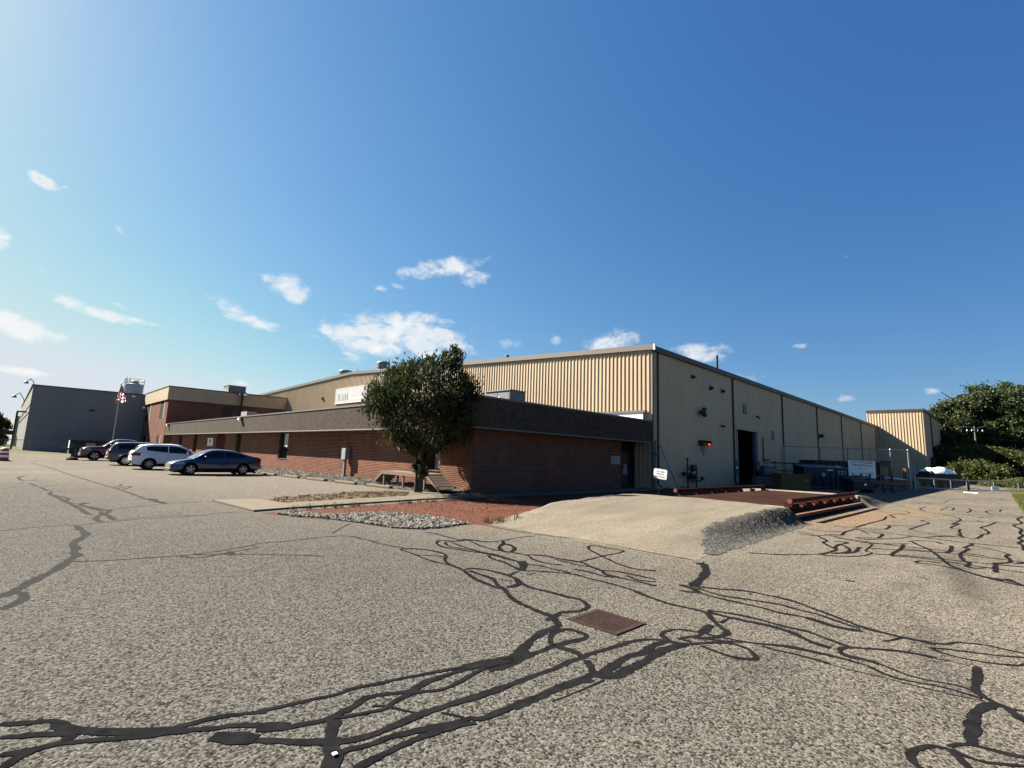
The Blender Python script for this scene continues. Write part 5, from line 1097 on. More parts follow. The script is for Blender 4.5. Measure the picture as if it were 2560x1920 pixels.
part('lower_beam', MB().box(X0+.4, X1-.3, Y0-.42, Y0-.26, .10, .19), M('rusty_beam', (.20, .085, .06), .85, .1, .25, 3, col2=(.30, .17, .12)), wb_)
PINK = M('faded_red_paint', (.23, .050, .042), .6, .1, .15, 4)
for (yy, xa, xb, sg_) in ((Y0-.26, 17.45, 26.85, -1), (Y1+.22, 18.25, 27.75, 1)):
    r = part('guard_rail', MB().tube((xa, yy, .60), (xb, yy, .60), .07, 14), REDP, wb_)
    part('end_cap', MB().tube((xa-.012, yy, .60), (xa-.001, yy, .60), .078, 14).tube((xb+.001, yy, .60), (xb+.012, yy, .60), .078, 14), PINK, r)
    for k in range(7):
        x = xa+.25+(xb-xa-.5)*k/6; yo = Y0-.05 if sg_ < 0 else Y1
        b = MB(); b.box(x-.015, x+.015, min(yo, yy), max(yo, yy), .40, .53); b.tube((x-.02, yy, .60), (x+.02, yy, .60), .080, 12); bk_ = part('bracket', b, REDP, wb_)
        part('gusset', MB().extr([(x-.012, yo+sg_*.003, .20), (x-.012, yo+sg_*.003, .397), (x-.012, (yo+yy)/2, .397), (x-.012, (yo+yy)/2, .33)], (.024, 0, 0)), PINK, bk_)
struct('scale_pit', MB().quad((X0, Y0-.5, .008), (X1, Y0-.5, .008), (X1, Y1+.4, .008), (X0, Y1+.4, .008)), M('pit_dirt', (.07, .055, .04), .95, var=.3, scale=2))
struct('concrete_edge', MB().box(X1+.01, X1+.35, 5.15, 9.6, .1, ZD+.03).box(X0-.14, X0-.01, 5.1, 9.3, .1, ZD+.012), M('pale_concrete', (.50, .46, .39), .9, var=.1, fine=.1))
# sign on a stick
bx, by = 21.4, 11.74; ss = thing('scale_sign', 'small white tilted sign reading ALL SEMI TRUCKS ON SCALE on a thin stake', 'sign', (bx, by, 0))
RV = Vector((.7105, -.7037, 0)); SN = Vector((-cos(.12), -sin(.12), 0)); SX = Vector((sin(.12), -cos(.12), 0)); xt = (SX*cos(.11)+Vector((0,0,-1))*sin(.11)).normalized(); zt = SN.cross(xt); zt = -zt if zt.z < 0 else zt
nv = xt.cross(zt); foot = Vector((bx, by, 0)); ctr = foot+zt*1.12
part('stake', MB().beam(foot, ctr+zt*.1-nv*.03, .035, .03), M('pale_stake', (.42, .38, .30), .8), ss)
def rrect(c, w, h, r, x, z, n=5):
    o = []
    for (sx, sz, a0) in ((1, 1, 0), (-1, 1, pi/2), (-1, -1, pi), (1, -1, 3*pi/2)):
        for k in range(n+1): a = a0+pi/2*k/n; o.append(c+x*(sx*(w/2-r)+r*cos(a))+z*(sz*(h/2-r)+r*sin(a)))
    return o
part('panel', MB().extr(rrect(ctr, .64, .45, .06, xt, zt), nv*.012), WHITE, ss)
bo = rrect(ctr+nv*.0125, .60, .41, .05, xt, zt); bi = rrect(ctr+nv*.0125, .582, .392, .042, xt, zt); bm2 = MB()
for i in range(len(bo)): j = (i+1) % len(bo); bm2.quad(bo[i], bo[j], bi[j], bi[i])
part('border', bm2, M('sign_grey', (.2, .2, .2), .6), ss)
for k, tx_ in enumerate(('ALL SEMI', 'TRUCKS', 'ON SCALE')): text_part(tx_, .098, ctr+zt*(.075-.115*k)+nv*.015, xt, zt, INK, ss)

# ------------------------------------------------------------------ fittings on the long shaded wall
def wallp(cx, cy, Y=None): return PY(1560+cx/3.3175, 820+cy/3.3175, GY if Y is None else Y)
yw = GY-.024
ts_ = thing('truck_signal', 'black traffic signal box with one red lamp lit on the long shaded wall', 'traffic signal', (35.3, yw, 2.95))
part('housing', MB().box(34.6, 36.05, yw-.28, yw, 2.93, 3.30), BLACK, ts_)
REDL = bpy.data.materials.new('red_lamp'); REDL.use_nodes = True; _b = REDL.node_tree.nodes['Principled BSDF']; _b.inputs['Base Color'].default_value = (.6, .02, .01, 1); _b.inputs['Emission Color'].default_value = (1, .05, .02, 1); _b.inputs['Emission Strength'].default_value = .35
part('red_lens', MB().lathe([(.17, 0), (.16, -.03), (.06, -.05)], (35.72, yw-.281, 3.115), 18, 'y'), REDL, ts_); part('dark_lens', MB().lathe([(.17, 0), (.16, -.03), (.06, -.05)], (34.95, yw-.281, 3.115), 18, 'y'), GLASS, ts_)
vz = MB()
for x in (34.95, 35.72):
    for k in range(9): a0, a1 = pi*k/9, pi*(k+1)/9; vz.quad((x+.185*cos(a0), yw-.282, 3.115+.185*sin(a0)), (x+.185*cos(a1), yw-.282, 3.115+.185*sin(a1)), (x+.185*cos(a1), yw-.46, 3.10+.185*sin(a1)), (x+.185*cos(a0), yw-.46, 3.10+.185*sin(a0)))
part('visor', vz, BLACK, ts_)
part('cable', MB().tube((35.0, yw-.03, 2.93), (35.0, yw-.03, 2.5), .02, 5).tube((35.4, yw-.03, 2.93), (35.35, yw-.03, 2.2), .02, 5), BLACK, ts_)
FIT = [((560, 407), 'small dark fitting highest on the shaded wall near its corner', .14, .2), ((710, 500), 'dark bracketed fitting high on the shaded wall, middle of the upper three', .24, .22), ((808, 525), 'dark domed fitting high on the shaded wall beside the first downspout', .2, .2), ((810, 815), 'flat dark fitting on the shaded wall left of the tall doorway', .28, .12)]
for (c, lb, w, h) in FIT:
    w *= .7; h *= .7; p = wallp(*c); f = thing('wall_fitting', lb, 'wall fitting', (p.x, yw, p.z), 0, 'small fittings on the shaded wall')
    part('plate', MB().box(p.x-w, p.x+w*.2, yw-.03, yw, p.z-h, p.z+h*1.3), M('dull_plate', (.16, .13, .09), .7), f); part('cover', MB().lathe([(h*.9, 0), (h*.8, -.16), (h*.3, -.24)], (p.x+w*.25, yw-.031, p.z), 12, 'y'), BLACK, f)
p = wallp(625, 700); f = thing('wall_floodlight', 'large dark floodlight with a side arm midway up the shaded wall', 'floodlight', (p.x, yw, p.z)); part('bracket', MB().box(p.x-.1, p.x+.1, yw-.25, yw, p.z-.1, p.z+.1).beam((p.x+.2, yw-.3, p.z+.05), (p.x+.75, yw-.3, p.z), .06, .06), BLACK, f); part('lamp_head', MB().lathe([(.12, .02), (.34, 0), (.36, -.08), (.30, -.22), (.1, -.25)], (p.x, yw-.27, p.z), 16, 'y'), BLACK, f); part('lens', MB().lathe([(.2, -.001), (.18, -.03)], (p.x+.03, yw-.521, p.z-.02), 14, 'y'), M('dull_lens', (.22, .25, .3), .2), f)
p = wallp(1075, 740); f = thing('security_camera', 'small dark security camera above the tall dark doorway', 'camera', (p.x, yw, p.z)); part('mount', MB().box(p.x-.05, p.x+.05, yw-.2, yw, p.z-.04, p.z+.04), WHITE, f); part('housing', MB().tube((p.x-.15, yw-.3, p.z+.05), (p.x+.3, yw-.35, p.z-.05), .09, 10), BLACK, f)
for k, x in enumerate((89.9-24.0,)):
    p = PY(1860+1030/5.53, 1000+500/5.53, GY); f = thing('security_camera', 'dark camera on the second to last downspout of the shaded wall', 'camera', (p.x, yw, p.z)); part('housing', MB().box(p.x-.2, p.x+.35, yw-.5, yw-.1, p.z-.16, p.z+.2), BLACK, f); part('mount', MB().box(p.x-.05, p.x+.05, yw-.1, yw, p.z-.3, p.z), BLACK, f)
for k, (cx, nm) in enumerate(((932, 'dark oval door paddle with a white band left of the tall doorway'), (1117, 'dark oval door paddle with a white band right of the tall doorway'))):
    p = wallp(cx, 1155, GY-.1); f = thing('door_paddle', nm, 'door marker', (p.x, GY-.1, p.z-.5), 0, 'oval paddles beside the tall doorway')
    ov_ = [(p.x+.26*cos(a)*(1 if abs(cos(a)) < 2 else 1), GY-.12, p.z+.52*sin(a)) for a in [2*pi*i/24 for i in range(24)]]
    part('paddle', MB().extr(ov_, (0, .025, 0)), BLACK, f); part('white_band', MB().box(p.x-.24, p.x+.24, GY-.126, GY-.121, p.z-.10, p.z+.06), WHITE, f); part('arm', MB().box(p.x-.04, p.x+.04, GY-.095, GY-.03, p.z-.6, p.z-.3), BLACK, f)
solo('red_pipe', MB().tube((47.55, yw-.06, 2.05), (47.55, yw-.06, 4.2), .05, 8).box(47.45, 47.65, yw-.1, yw, 3.0, 3.06), M('dark_red_pipe', (.09, .02, .02), .6), 'dark red vertical pipe on the wall right of the tall doorway', 'pipe')
f = thing('wall_notice', 'tall narrow notice panel with dark streaks on the wall right of the doorway', 'notice', (48.2, yw, .7)); part('panel', MB().box(47.85, 48.7, yw-.05, yw, .70, 2.12), M('notice_grey', (.33, .33, .33), .7), f); part('mark', MB().box(48.0, 48.2, yw-.056, yw-.051, .9, 1.9).box(48.35, 48.5, yw-.056, yw-.051, .8, 1.5), BLACK, f); part('shelf', MB().box(47.6, 49.0, yw-.14, yw-.001, 2.16, 2.26), BLACK, f)
gm = thing('gas_meter', 'dark gas meter with looping pipes against the foot of the shaded wall', 'gas meter', (32.9, GY-.3, 0)); IRON = M('dark_iron', (.035, .037, .045), .6, .4); yg = GY-.28
pp_ = MB(); pp_.path([(32.3, yg, 0), (32.3, yg, 1.85)], .05); pp_.path([(32.3, yg, .95), (32.9, yg, .95), (32.9, yg, 1.5), (33.6, yg, 1.5), (33.6, yg, .4), (33.6, yg, .0)], .06); pp_.path([(31.7, yg, .85), (33.3, yg, .85)], .05); pp_.path([(32.9, yg, .45), (34.3, yg, .45)], .05); part('pipework', pp_, IRON, gm)
part('regulator', MB().lathe([(.05, -.15), (.22, -.05), (.22, .05), (.08, .2), (.08, .3)], (32.9, yg-.05, 1.25), 14).lathe([(.04, -.12), (.16, -.05), (.16, .05), (.05, .14)], (31.75, yg, .95), 12), IRON, gm)
part('meter_body', MB().box(32.65, 33.35, yg-.22, yg+.12, .55, .92).lathe([(.17, 0), (.17, -.08)], (33.0, yg-.225, .74), 14, 'y'), IRON, gm); part('vent_cap', MB().lathe([(.05, 0), (.10, .03), (.08, .12), (.02, .15)], (32.3, yg, 1.85), 10), IRON, gm)
solo('wall_tap', MB().box(34.85, 35.0, yw-.15, yw, .5, .72).tube((34.92, yw-.15, .56), (34.92, yw-.28, .48), .03, 6), BLACK, 'small dark tap low on the wall right of the gas meter', 'tap')
cg = thing('conduit_post', 'grey banded conduit standing at the warehouse corner behind the small tilted sign', 'conduit', (28.0, 15.5, 0)); part('pipe', MB().tube((28.0, 15.5, 0), (28.0, 15.5, 2.85), .095, 12), M('conduit_grey', (.25, .26, .30), .5, .2), cg); part('band', MB().tube((28, 15.5, .75), (28, 15.5, .83), .11, 12).tube((28, 15.5, 2.1), (28, 15.5, 2.18), .11, 12).tube((28, 15.5, 2.85), (28, 15.5, 2.95), .06, 8), BLACK, cg)
solo('leaning_pipe', MB().tube((28.25, 15.45, 2.9), (29.5, 14.75, .02), .035, 8), GALV, 'thin pipe leaning against the warehouse corner behind the small tilted sign', 'pipe')

# ------------------------------------------------------------------ clutter in the shaded yard
RC = -.781                                   # turned to face the open yard
def at(px, py): p = G(px, py); return (p.x, p.y, 0)
BLUEB = M('blue_bin', (.008, .011, .055), .5, .1, .15, 2); NAVY = M('navy_bin', (.012, .014, .028), .55, .1, .15, 2)
CARD = M('cardboard', (.20, .135, .065), .9, var=.08, scale=1.5)
cb = thing('cardboard_box', 'large open brown cardboard box standing in the shaded yard', 'box', at(1990, 1227), RC-.03)
b = MB(); w, dp, h = 2.05, 1.2, 1.17
b.box(-w/2, w/2, -.02, 0, .1, h).box(-w/2, w/2, dp, dp+.02, .1, h).box(-w/2, -w/2+.02, .001, dp-.001, .1, h).box(w/2-.02, w/2, .001, dp-.001, .1, h).box(-w/2+.02, w/2-.02, .001, dp-.001, .1, .14); part('carton', b, CARD, cb, True)
part('flap', MB().extr([(.55, -.022, h+.001), (w/2, -.022, h+.001), (w/2-.05, -.25, h-.09), (.6, -.22, h-.05)], (0, .01, .012)), CARD, cb, True)
pb_ = MB()
for x in (-.9, 0, .8): pb_.box(x, x+.12, -.02, dp, .015, .095)
part('skid', pb_, WOOD, cb, True); part('label', MB().box(w/2-.35, w/2-.22, -.026, -.021, .68, .8), M('pale_label', (.42, .36, .22), .8), cb, True)
def bin_(name, label, px, py, w, d, h, mat, extra):
    t = thing(name, label, 'bin', at(px, py), RC); b = MB()
    b.extr([(-w/2, 0, .18), (w/2, 0, .18), (w/2, -.05, h), (-w/2, -.05, h)], (0, .04, 0)); b.extr([(-w/2, d, .18), (w/2, d, .18), (w/2, d+.05, h*1.12), (-w/2, d+.05, h*1.12)], (0, -.04, 0))
    for s in (-1, 1): x = s*w/2; b.extr([(x, .041, .18), (x, d-.041, .18), (x, d+.0, h*1.12), (x, 0, h)], (-s*.04, 0, 0))
    b.box(-w/2+.041, w/2-.041, .042, d-.042, .18, .22); part('tub', b, mat, t, True)
    part('lid', MB().extr([(-w/2-.03, -.1, h+.002), (-w/2-.03, d+.08, h*1.13), (-w/2-.03, d+.08, h*1.13+.06), (-w/2-.03, -.1, h+.06)], (w+.06, 0, 0)), mat, t, True)
    rb_ = MB()
    for k in range(4): x = -w/2+w*(k+.5)/4; rb_.box(x-.04, x+.04, -.085, -.051, .3, h-.15)
    part('rib', rb_, mat, t, True)
    for sx in (-1, 1):
        for yy in (.2, d-.2): part('castor', MB().tube((sx*(w/2-.15)-.04, yy, .09), (sx*(w/2-.15)+.04, yy, .09), .09, 10), BLACK, t, True)
    extra(t, w, d, h); return t
def ex1(t, w, d, h):
    part('hazard_diamond', MB().extr([(.30, -.092, h-.70), (.50, -.092, h-.50), (.30, -.092, h-.30), (.10, -.092, h-.50)], (0, .005, 0)), M('pale_placard', (.42, .48, .48), .6), t, True); part('label', MB().box(.6, 1.05, -.062, -.056, h-.16, h-.09), WHITE, t, True)
bin_('waste_bin', 'wide dark blue waste bin with a pale hazard diamond in the shaded yard', 2050, 1223, 2.45, 1.4, 1.62, BLUEB, ex1)
def ex2(t, w, d, h): part('label', MB().box(-.38, .3, -.062, -.056, h-.25, h-.14).box(-.30, .28, -.062, -.056, h-.42, h-.31), M('pale_label2', (.45, .48, .5), .6), t, True)
n2 = bin_('waste_bin', 'narrow navy waste bin with pale labels and wrap on its lid', 2107, 1224, 1.1, 1.1, 1.60, NAVY, ex2)
def lump(name, c, rx, ry, rz_, mat, label, cat, seed=1):
    R = random.Random(seed); mb = MB(); mb.sm = True; rows = []
    for i in range(9):
        th = pi/2*i/8; row = []
        for j in range(21):
            a = 2*pi*(j % 20)/20; k = .8+.3*(.5+.5*sin(a*3+seed+i))*(.6+.4*sin(a*5+i*1.3+seed)); row.append((c[0]+rx*cos(th)*cos(a)*k, c[1]+ry*cos(th)*sin(a)*k, c[2]+rz_*sin(th)*(.8+.3*sin(a*2+seed))))
        rows.append(row)
    mb.grid(rows); return solo(name, mb, mat, label, cat)
PLW = M('plastic_wrap', (.42, .47, .50), .35, var=.1, scale=6)
p = Vector(n2.location)+Vector((.78*.55, .62*.55, 1.68)); lump('plastic_wrap', (p.x-.05, p.y, p.z+.05), .45, .3, .14, PLW, 'crumpled pale plastic on the lid of the narrow navy bin', 'plastic wrap', 3)
# wrapped bales
BALE = M('wrapped_bale', (.055, .06, .062), .4, .0, .3, 3, col2=(.12, .125, .12)); BAND = M('bale_band', (.28, .29, .29), .5, var=.2)
for k, (px, py, zz, w, h, lb) in enumerate(((1920, 1222, 0, .85, .84, 'dark wrapped bale on the ground, lower left of the three'), (1946, 1223, 0, .80, .82, 'dark wrapped bale on the ground right beside the cardboard box'), (1942, 1222, .83, 1.05, .82, 'dark wrapped bale resting on top of the lower two'))):
    p = at(px, py); t = thing('wrapped_bale', lb, 'bale', (p[0]+.5, p[1]+.5, zz), RC, 'wrapped bales beside the cardboard box')
    m = MB(); m.box(-w/2, w/2, 0, .9, .015, h); o = part('bundle', m, BALE, t, True); bevel(o, .12, 3)
    bd_ = MB()
    for z in ((.2, .42, .6) if zz == 0 else (.55,)): bd_.box(-w/2-.012, w/2+.012, -.012, .912, z*h, z*h+.07)
    part('strap', bd_, BAND, t, True)
p = G(1964, 1223); lump('plastic_heap', (p.x+1.7, p.y+1.9, 1.15), .55, .45, .60, PLW, 'heap of pale crumpled plastic behind the cardboard box', 'plastic wrap', 5)
pl_ = thing('pallet_stack', 'stack of dark pallets behind the cardboard box', 'pallet stack', (p.x+1.7, p.y+1.9, 0), RC); m = MB()
for k in range(8): m.box(-.6, .6, -.5, .5, .015+k*.142, .105+k*.142); m.box(-.6, .6, -.5, -.42, .105+k*.142, .155+k*.142); m.box(-.6, .6, .42, .5, .105+k*.142, .155+k*.142)
part('pallet', m, M('dark_wood', (.05, .042, .033), .9), pl_, True)
# dark skip behind, pipe rails
cn = thing('skip_container', 'long dark green steel skip behind the bins and the notice board', 'skip', at(2120, 1217), RC); m = MB(); w, d, h = 6.2, 2.3, 2.35
m.box(-w/2, w/2, 0, .06, .25, h).box(-w/2, w/2, d-.06, d, .25, h).box(-w/2, -w/2+.06, .061, d-.061, .25, h).box(w/2-.06, w/2, .061, d-.061, .25, h).box(-w/2+.061, w/2-.061, .061, d-.061, .25, .3); DGR = M('dark_green_steel', (.012, .022, .022), .6, .2, .2, 2); part('tub', m, DGR, cn, True)
m = MB()
for k in range(11): x = -w/2+.1+(w-.2)*k/10; m.box(x-.05, x+.05, -.1, -.001, .25, h-.12)
m.box(-w/2-.02, w/2+.02, -.12, -.002, h-.115, h+.01); part('rib', m, DGR, cn, True); part('runner', MB().box(-w/2, w/2, .3, .5, .01, .249).box(-w/2, w/2, d-.5, d-.3, .01, .249), BLACK, cn, True)
ra_ = thing('pipe_barrier', 'dark pipe handrail behind the wide blue bin', 'barrier', at(2010, 1218), RC); m = MB(); m.path([(-2.2, 1.2, 1.95), (1.9, 1.2, 1.95)], .05).path([(-2.2, 1.2, 1.3), (1.9, 1.2, 1.3)], .04); part('rail', m, BLACK, ra_, True); m = MB()
for x in (-1.75, 0, 1.7): m.tube((x, 1.2, 0), (x, 1.2, 2.1 if x < -1 else 1.95), .05, 8)
part('post', m, BLACK, ra_, True)
# notice board
nb = G(2158, 1226); w, h = 2.16, 1.32; ns = thing('driver_notice_board', 'white notice board telling truck drivers to call Shipping and Receiving', 'sign', (nb.x, nb.y, 0)); xd = (RV+Vector((0, 0, -.02))).normalized(); zd = Vector((0, 0, 1)); nn = Vector((-.7037, -.7105, 0)); c0 = Vector((nb.x, nb.y, 1.66))
PB = M('board_white', (.62, .66, .70), .6, var=.04); part('panel', MB().extr([c0-xd*w/2-zd*h/2, c0+xd*w/2-zd*h/2, c0+xd*w/2+zd*h/2, c0-xd*w/2+zd*h/2], nn*.03), PB, ns)
m = MB()
for s in (-.85, .85): q = c0+xd*s-nn*.05; m.box(q.x-.06, q.x+.06, q.y-.06, q.y+.06, 0, 2.2)
part('post', m, WOOD, ns)
f0 = c0+nn*.034; NV = M('navy_ink', (.02, .035, .06), .7, var=.1)
text_part('ATTN: TRUCK DRIVERS,', .165, f0+zd*.47, xd, zd, NV, ns, bold=.004); text_part('Shipping & Receiving', .185, f0+zd*.27, xd, zd, NV, ns, bold=.004); text_part('Please Call', .17, f0+zd*.02, xd, zd, NV, ns); text_part('Phone:', .12, f0-xd*.72-zd*.36, xd, zd, NV, ns); text_part('336-323-6773', .19, f0+xd*.33-zd*.38, xd, zd, NV, ns)
# tipping hopper with a pallet in it
hp = thing('tipping_hopper', 'dark tipping hopper with a round white sticker in front of the notice board', 'hopper', at(2160, 1232), RC); w, d = 1.5, 1.25; m = MB()
m.extr([(-w/2, 0, .22), (w/2, 0, .22), (w/2, -.05, .82), (-w/2, -.05, .82)], (0, .04, 0)).extr([(-w/2, d, .22), (w/2, d, .22), (w/2, d+.3, 1.15), (-w/2, d+.3, 1.15)], (0, -.04, 0)).box(-w/2+.041, w/2-.041, .041, d-.041, .20, .24)
for s in (-1, 1): m.extr([(s*w/2, .042, .22), (s*w/2, d-.042, .22), (s*w/2, d+.25, 1.15), (s*w/2, -.01, .82)], (-s*.04, 0, 0))
part('tub', m, NAVY, hp, True); part('base_frame', MB().box(-w/2, -w/2+.12, 0, d, .01, .199).box(w/2-.12, w/2, 0, d, .01, .199), BLACK, hp, True); part('sticker', MB().lathe([(.09, 0), (.09, -.006)], (.12, -.036, .58), 16, 'y'), WHITE, hp, True)
part('lip', MB().beam((-w/2-.25, -.1, 1.0), (-w/2+.15, -.1, .84), .05, .05).beam((-w/2+.15, -.1, .84), (w/2, -.1, .84), .05, .05), M('worn_edge', (.13, .15, .14), .6), hp, True)
pt = thing('wooden_pallet', 'pale wooden pallet standing tilted inside the dark hopper', 'pallet', tuple(Vector(hp.location)+Vector((.12+.25, .05+.25, .45))), RC); m = MB()
for k in range(4): m.box(-.28, .82, .20, .225, .10+k*.20, .21+k*.20)
part('slat', m, WOOD, pt, True); m = MB()
for x in (-.28, .24, .77): m.box(x, x+.05, .226, .32, .08, .84)
part('stringer', m, WOOD, pt, True); pt.rotation_euler = (-.12, .07, RC)
# blue rack with lumber, yellow rail
rk = thing('pallet_rack', 'blue steel rack frame with timber lying on it near the fence', 'rack', at(2212, 1233), RC); BLS = M('blue_steel', (.012, .022, .13), .5, .2); m = MB()
for x in (-1.02, .62):
    for y in (0, .9): m.box(x-.06, x+.06, y-.05, y+.05, 0, 1.32)
part('upright', m, BLS, rk, True); part('beam', MB().box(-.959, .559, -.04, .04, .60, .70).box(-.959, .559, .86, .94, .60, .70), BLS, rk, True)
part('foot_plate', MB().box(.50, .74, -.1, .1, .001, .02).box(-1.14, -.90, -.1, .1, .001, .02), BLS, rk, True)
LUM = M('lumber', (.24, .19, .12), .85, var=.2, scale=3)
for k in range(3): solo('timber', MB().beam(Vector(rk.location)+Vector((-.7+.2*k, .55+.3*k, .72+.06*k)), Vector(rk.location)+Vector((1.25+.15*k, -1.2+.3*k, .72+.10*k)), .10, .05), LUM, ('pale timber lying lowest across the blue rack', 'pale timber lying in the middle across the blue rack', 'pale timber lying highest across the blue rack')[k], 'timber', 'timbers on the blue rack')
yr_ = thing('yellow_guard_rail', 'yellow guard rail on posts behind the hopper', 'guard rail', at(2212, 1224), RC); part('rail', MB().box(-1.1, .9, -.05, .05, 1.12, 1.24), M('dull_yellow', (.22, .19, .035), .6), yr_, True); part('post', MB().box(-1.05, -.93, .051, .15, 0, 1.3).box(.7, .82, .051, .15, 0, 1.3), M('dull_yellow2', (.16, .11, .03), .6), yr_, True)
for k, (px, pyt, pyb) in enumerate(((2229, 1172, 1226), (2265, 1173, 1226))):
    p = G(px, pyb); D_ = (p.x+p.y)/1.414; h = (pyb-pyt)*D_/FPX
    solo('timber_post', MB().box(p.x-.13, p.x+.13, p.y-.13, p.y+.13, 0, h), M('tan_timber', (.24, .15, .07), .85, var=.15, scale=3), ('tan square timber post behind the blue rack', 'tan square timber post beside the last tall fence post')[k], 'post', 'tan timber posts by the fence')
ls = thing('lumber_pile', 'loose pile of pale lumber and sheet beyond the blue rack', 'lumber pile', at(2250, 1228), RC); m = MB(); R = random.Random(4)
for k in range(14): z = .06+.06*k; a = R.uniform(-.12, .12); m.beam((-.8+R.uniform(-.2,.2), R.uniform(0,.8), z), (.8+R.uniform(-.2,.2), R.uniform(0,.8)+a, z+R.uniform(-.03,.12)), .12, .05)
part('board', m, LUM, ls, True); part('sheet', MB().extr([(-.6, .1, .98), (.7, .1, .92), (.7, .8, 1.0), (-.6, .8, 1.05)], (0, 0, .02)), PB, ls, True)

# ------------------------------------------------------------------ fences and gates
CH = chain_mat(); PO = Vector((52.8, 15.6, 0)); PE = Vector((60.2, 6.95, 0)); FH = 3.62
cf_ = thing('chain_link_fence', 'tall chain link fence running from the shaded wall to the yard gate', 'fence', (57, 11, 0)); m = MB()
ptz = [PO.lerp(PE, t) for t in (0, .30, .52, .70, .86, 1.)]
# posts where the photo shows them
for q in ptz: part('post', MB().tube(q, q+Vector((0, 0, FH)), .055 if q is not ptz[-1] else .07, 10).lathe([(.08, 0), (.05, .06)], q+Vector((0, 0, FH)), 8), GALV, cf_)
part('top_rail', MB().tube(PO+Vector((0, 0, FH-.03)), PE+Vector((0, 0, FH-.03)), .035, 8), GALV, cf_); part('mesh', MB().quad(PO+Vector((0, 0, .05)), PE+Vector((0, 0, .05)), PE+Vector((0, 0, FH-.05)), PO+Vector((0, 0, FH-.05))), CH, cf_)
def gate(label, A_, B_, z0a, z0b, h, n):
    g = thing('yard_gate', label, 'gate', tuple((Vector(A_)+Vector(B_))/2), 0, 'galvanised yard gates'); A_ = Vector(A_); B_ = Vector(B_); a0 = A_+Vector((0, 0, z0a)); b0 = B_+Vector((0, 0, z0b)); up = Vector((0, 0, h)); m = MB()
    m.tube(a0, b0, .045, 8).tube(a0+up, b0+up, .045, 8)
    for k in range(n+1): q = a0.lerp(b0, k/n); m.tube(q, q+up, .045, 8)
    part('frame', m, GALV, g); part('mesh', MB().quad(a0, b0, b0+up, a0+up), CH, g); return g
g1 = gate('galvanised gate leaf left of the middle, nearest the tall fence', (57.6, 6.15, 0), (63.0, 3.15, 0), .22, .10, .86, 3)
g2 = gate('galvanised gate leaf right of the middle carrying a small white sign', (63.2, 3.0, 0), (68.6, -1.85, 0), .10, .22, .86, 3)
solo('gate_post', MB().tube((57.35, 6.3, 0), (57.35, 6.3, 1.35), .09, 10), GALV, 'galvanised post at the hinge of the left yard gate', 'post'); solo('gate_latch_post', MB().tube((63.1, 3.08, 0), (63.1, 3.08, 1.1), .06, 8), BLACK, 'dark latch post where the two yard gates meet', 'post')
gc = Vector((63.2, 3.0, 0)).lerp(Vector((68.6, -1.85, 0)), .34); gdir = (Vector((68.6, -1.85, 0))-Vector((63.2, 3.0, 0))).normalized(); gn = gdir.cross(Vector((0, 0, 1))); c1 = gc+Vector((0, 0, .33))+gn*.06
gs = thing('gate_sign', 'small white sign hung low on the right yard gate', 'sign', tuple(gc)); part('panel', MB().extr([c1-gdir*.36-zd*.2, c1+gdir*.36-zd*.2, c1+gdir*.36+zd*.2, c1-gdir*.36+zd*.2], gn*.015), WHITE, gs); part('text_line', MB().extr([c1+gn*.016-gdir*.25+zd*.02, c1+gn*.016+gdir*.25+zd*.02, c1+gn*.016+gdir*.25+zd*.07, c1+gn*.016-gdir*.25+zd*.07], gn*.003), M('sign_grey', (.2, .2, .2), .6), gs)
a, b = G(2411, 1231), G(2447, 1234); solo('white_plank', MB().beam((a.x, a.y, .03), (b.x, b.y, .03), .16, .03), WHITE, 'white plank lying on the asphalt before the yard gates', 'plank')
# trailer with white sheet
def dpt(px, D): return CF.xy.normalized()*D + Vector((sin(YAW), -cos(YAW)))*((px-1280)/FPX*D)
q = dpt(2360, 55); tl = thing('utility_trailer', 'dark trailer loaded and half covered behind the yard gates', 'trailer', (q.x, q.y, 0), RC); part('bed', MB().box(-1.8, 1.7, 0, 2, .55, 1.35).box(-1.5, 1.3, .1, 1.9, 1.351, 1.62), M('dark_load', (.015, .02, .018), .7, var=.3), tl, True); m = MB()
for x in (-.75, .2):
    for y in (-.2, 2.0): m.lathe([(.2, 0), (.36, .01), (.36, .19), (.2, .2)], (x, y, .36), 20, 'y')
part('wheel', m, RUB, tl, True); part('fender', MB().box(-1.3, .75, -.25, -.001, .78, .84), BLACK, tl, True); part('tongue', MB().beam((1.7, 1, .5), (2.7, 1, .45), .12, .12), BLACK, tl, True)
wt = MB(); wt.sm = True; rows = []; R = random.Random(9); c, s = cos(RC), sin(RC)
for i in range(17):
    row = []
    for j in range(10):
        u = -1.25+2.4*i/16; v = -.1+2.2*j/9; z = 1.66+.55*max(0, 1-abs((u+.1)/1.3)**1.4)*(.85+.15*sin(v*3))+R.uniform(-.03, .05); 
        if j in (0,): z = 1.45+R.uniform(0, .1)
        row.append((q.x+u*c-v*s, q.y+u*s+v*c, z))
    rows.append(row)
wt.grid(rows); ot = solo('white_tarp', wt, M('tarp_white', (.75, .77, .78), .6, var=.03), 'bright white peaked tarp draped over the dark trailer behind the gates', 'tarp')
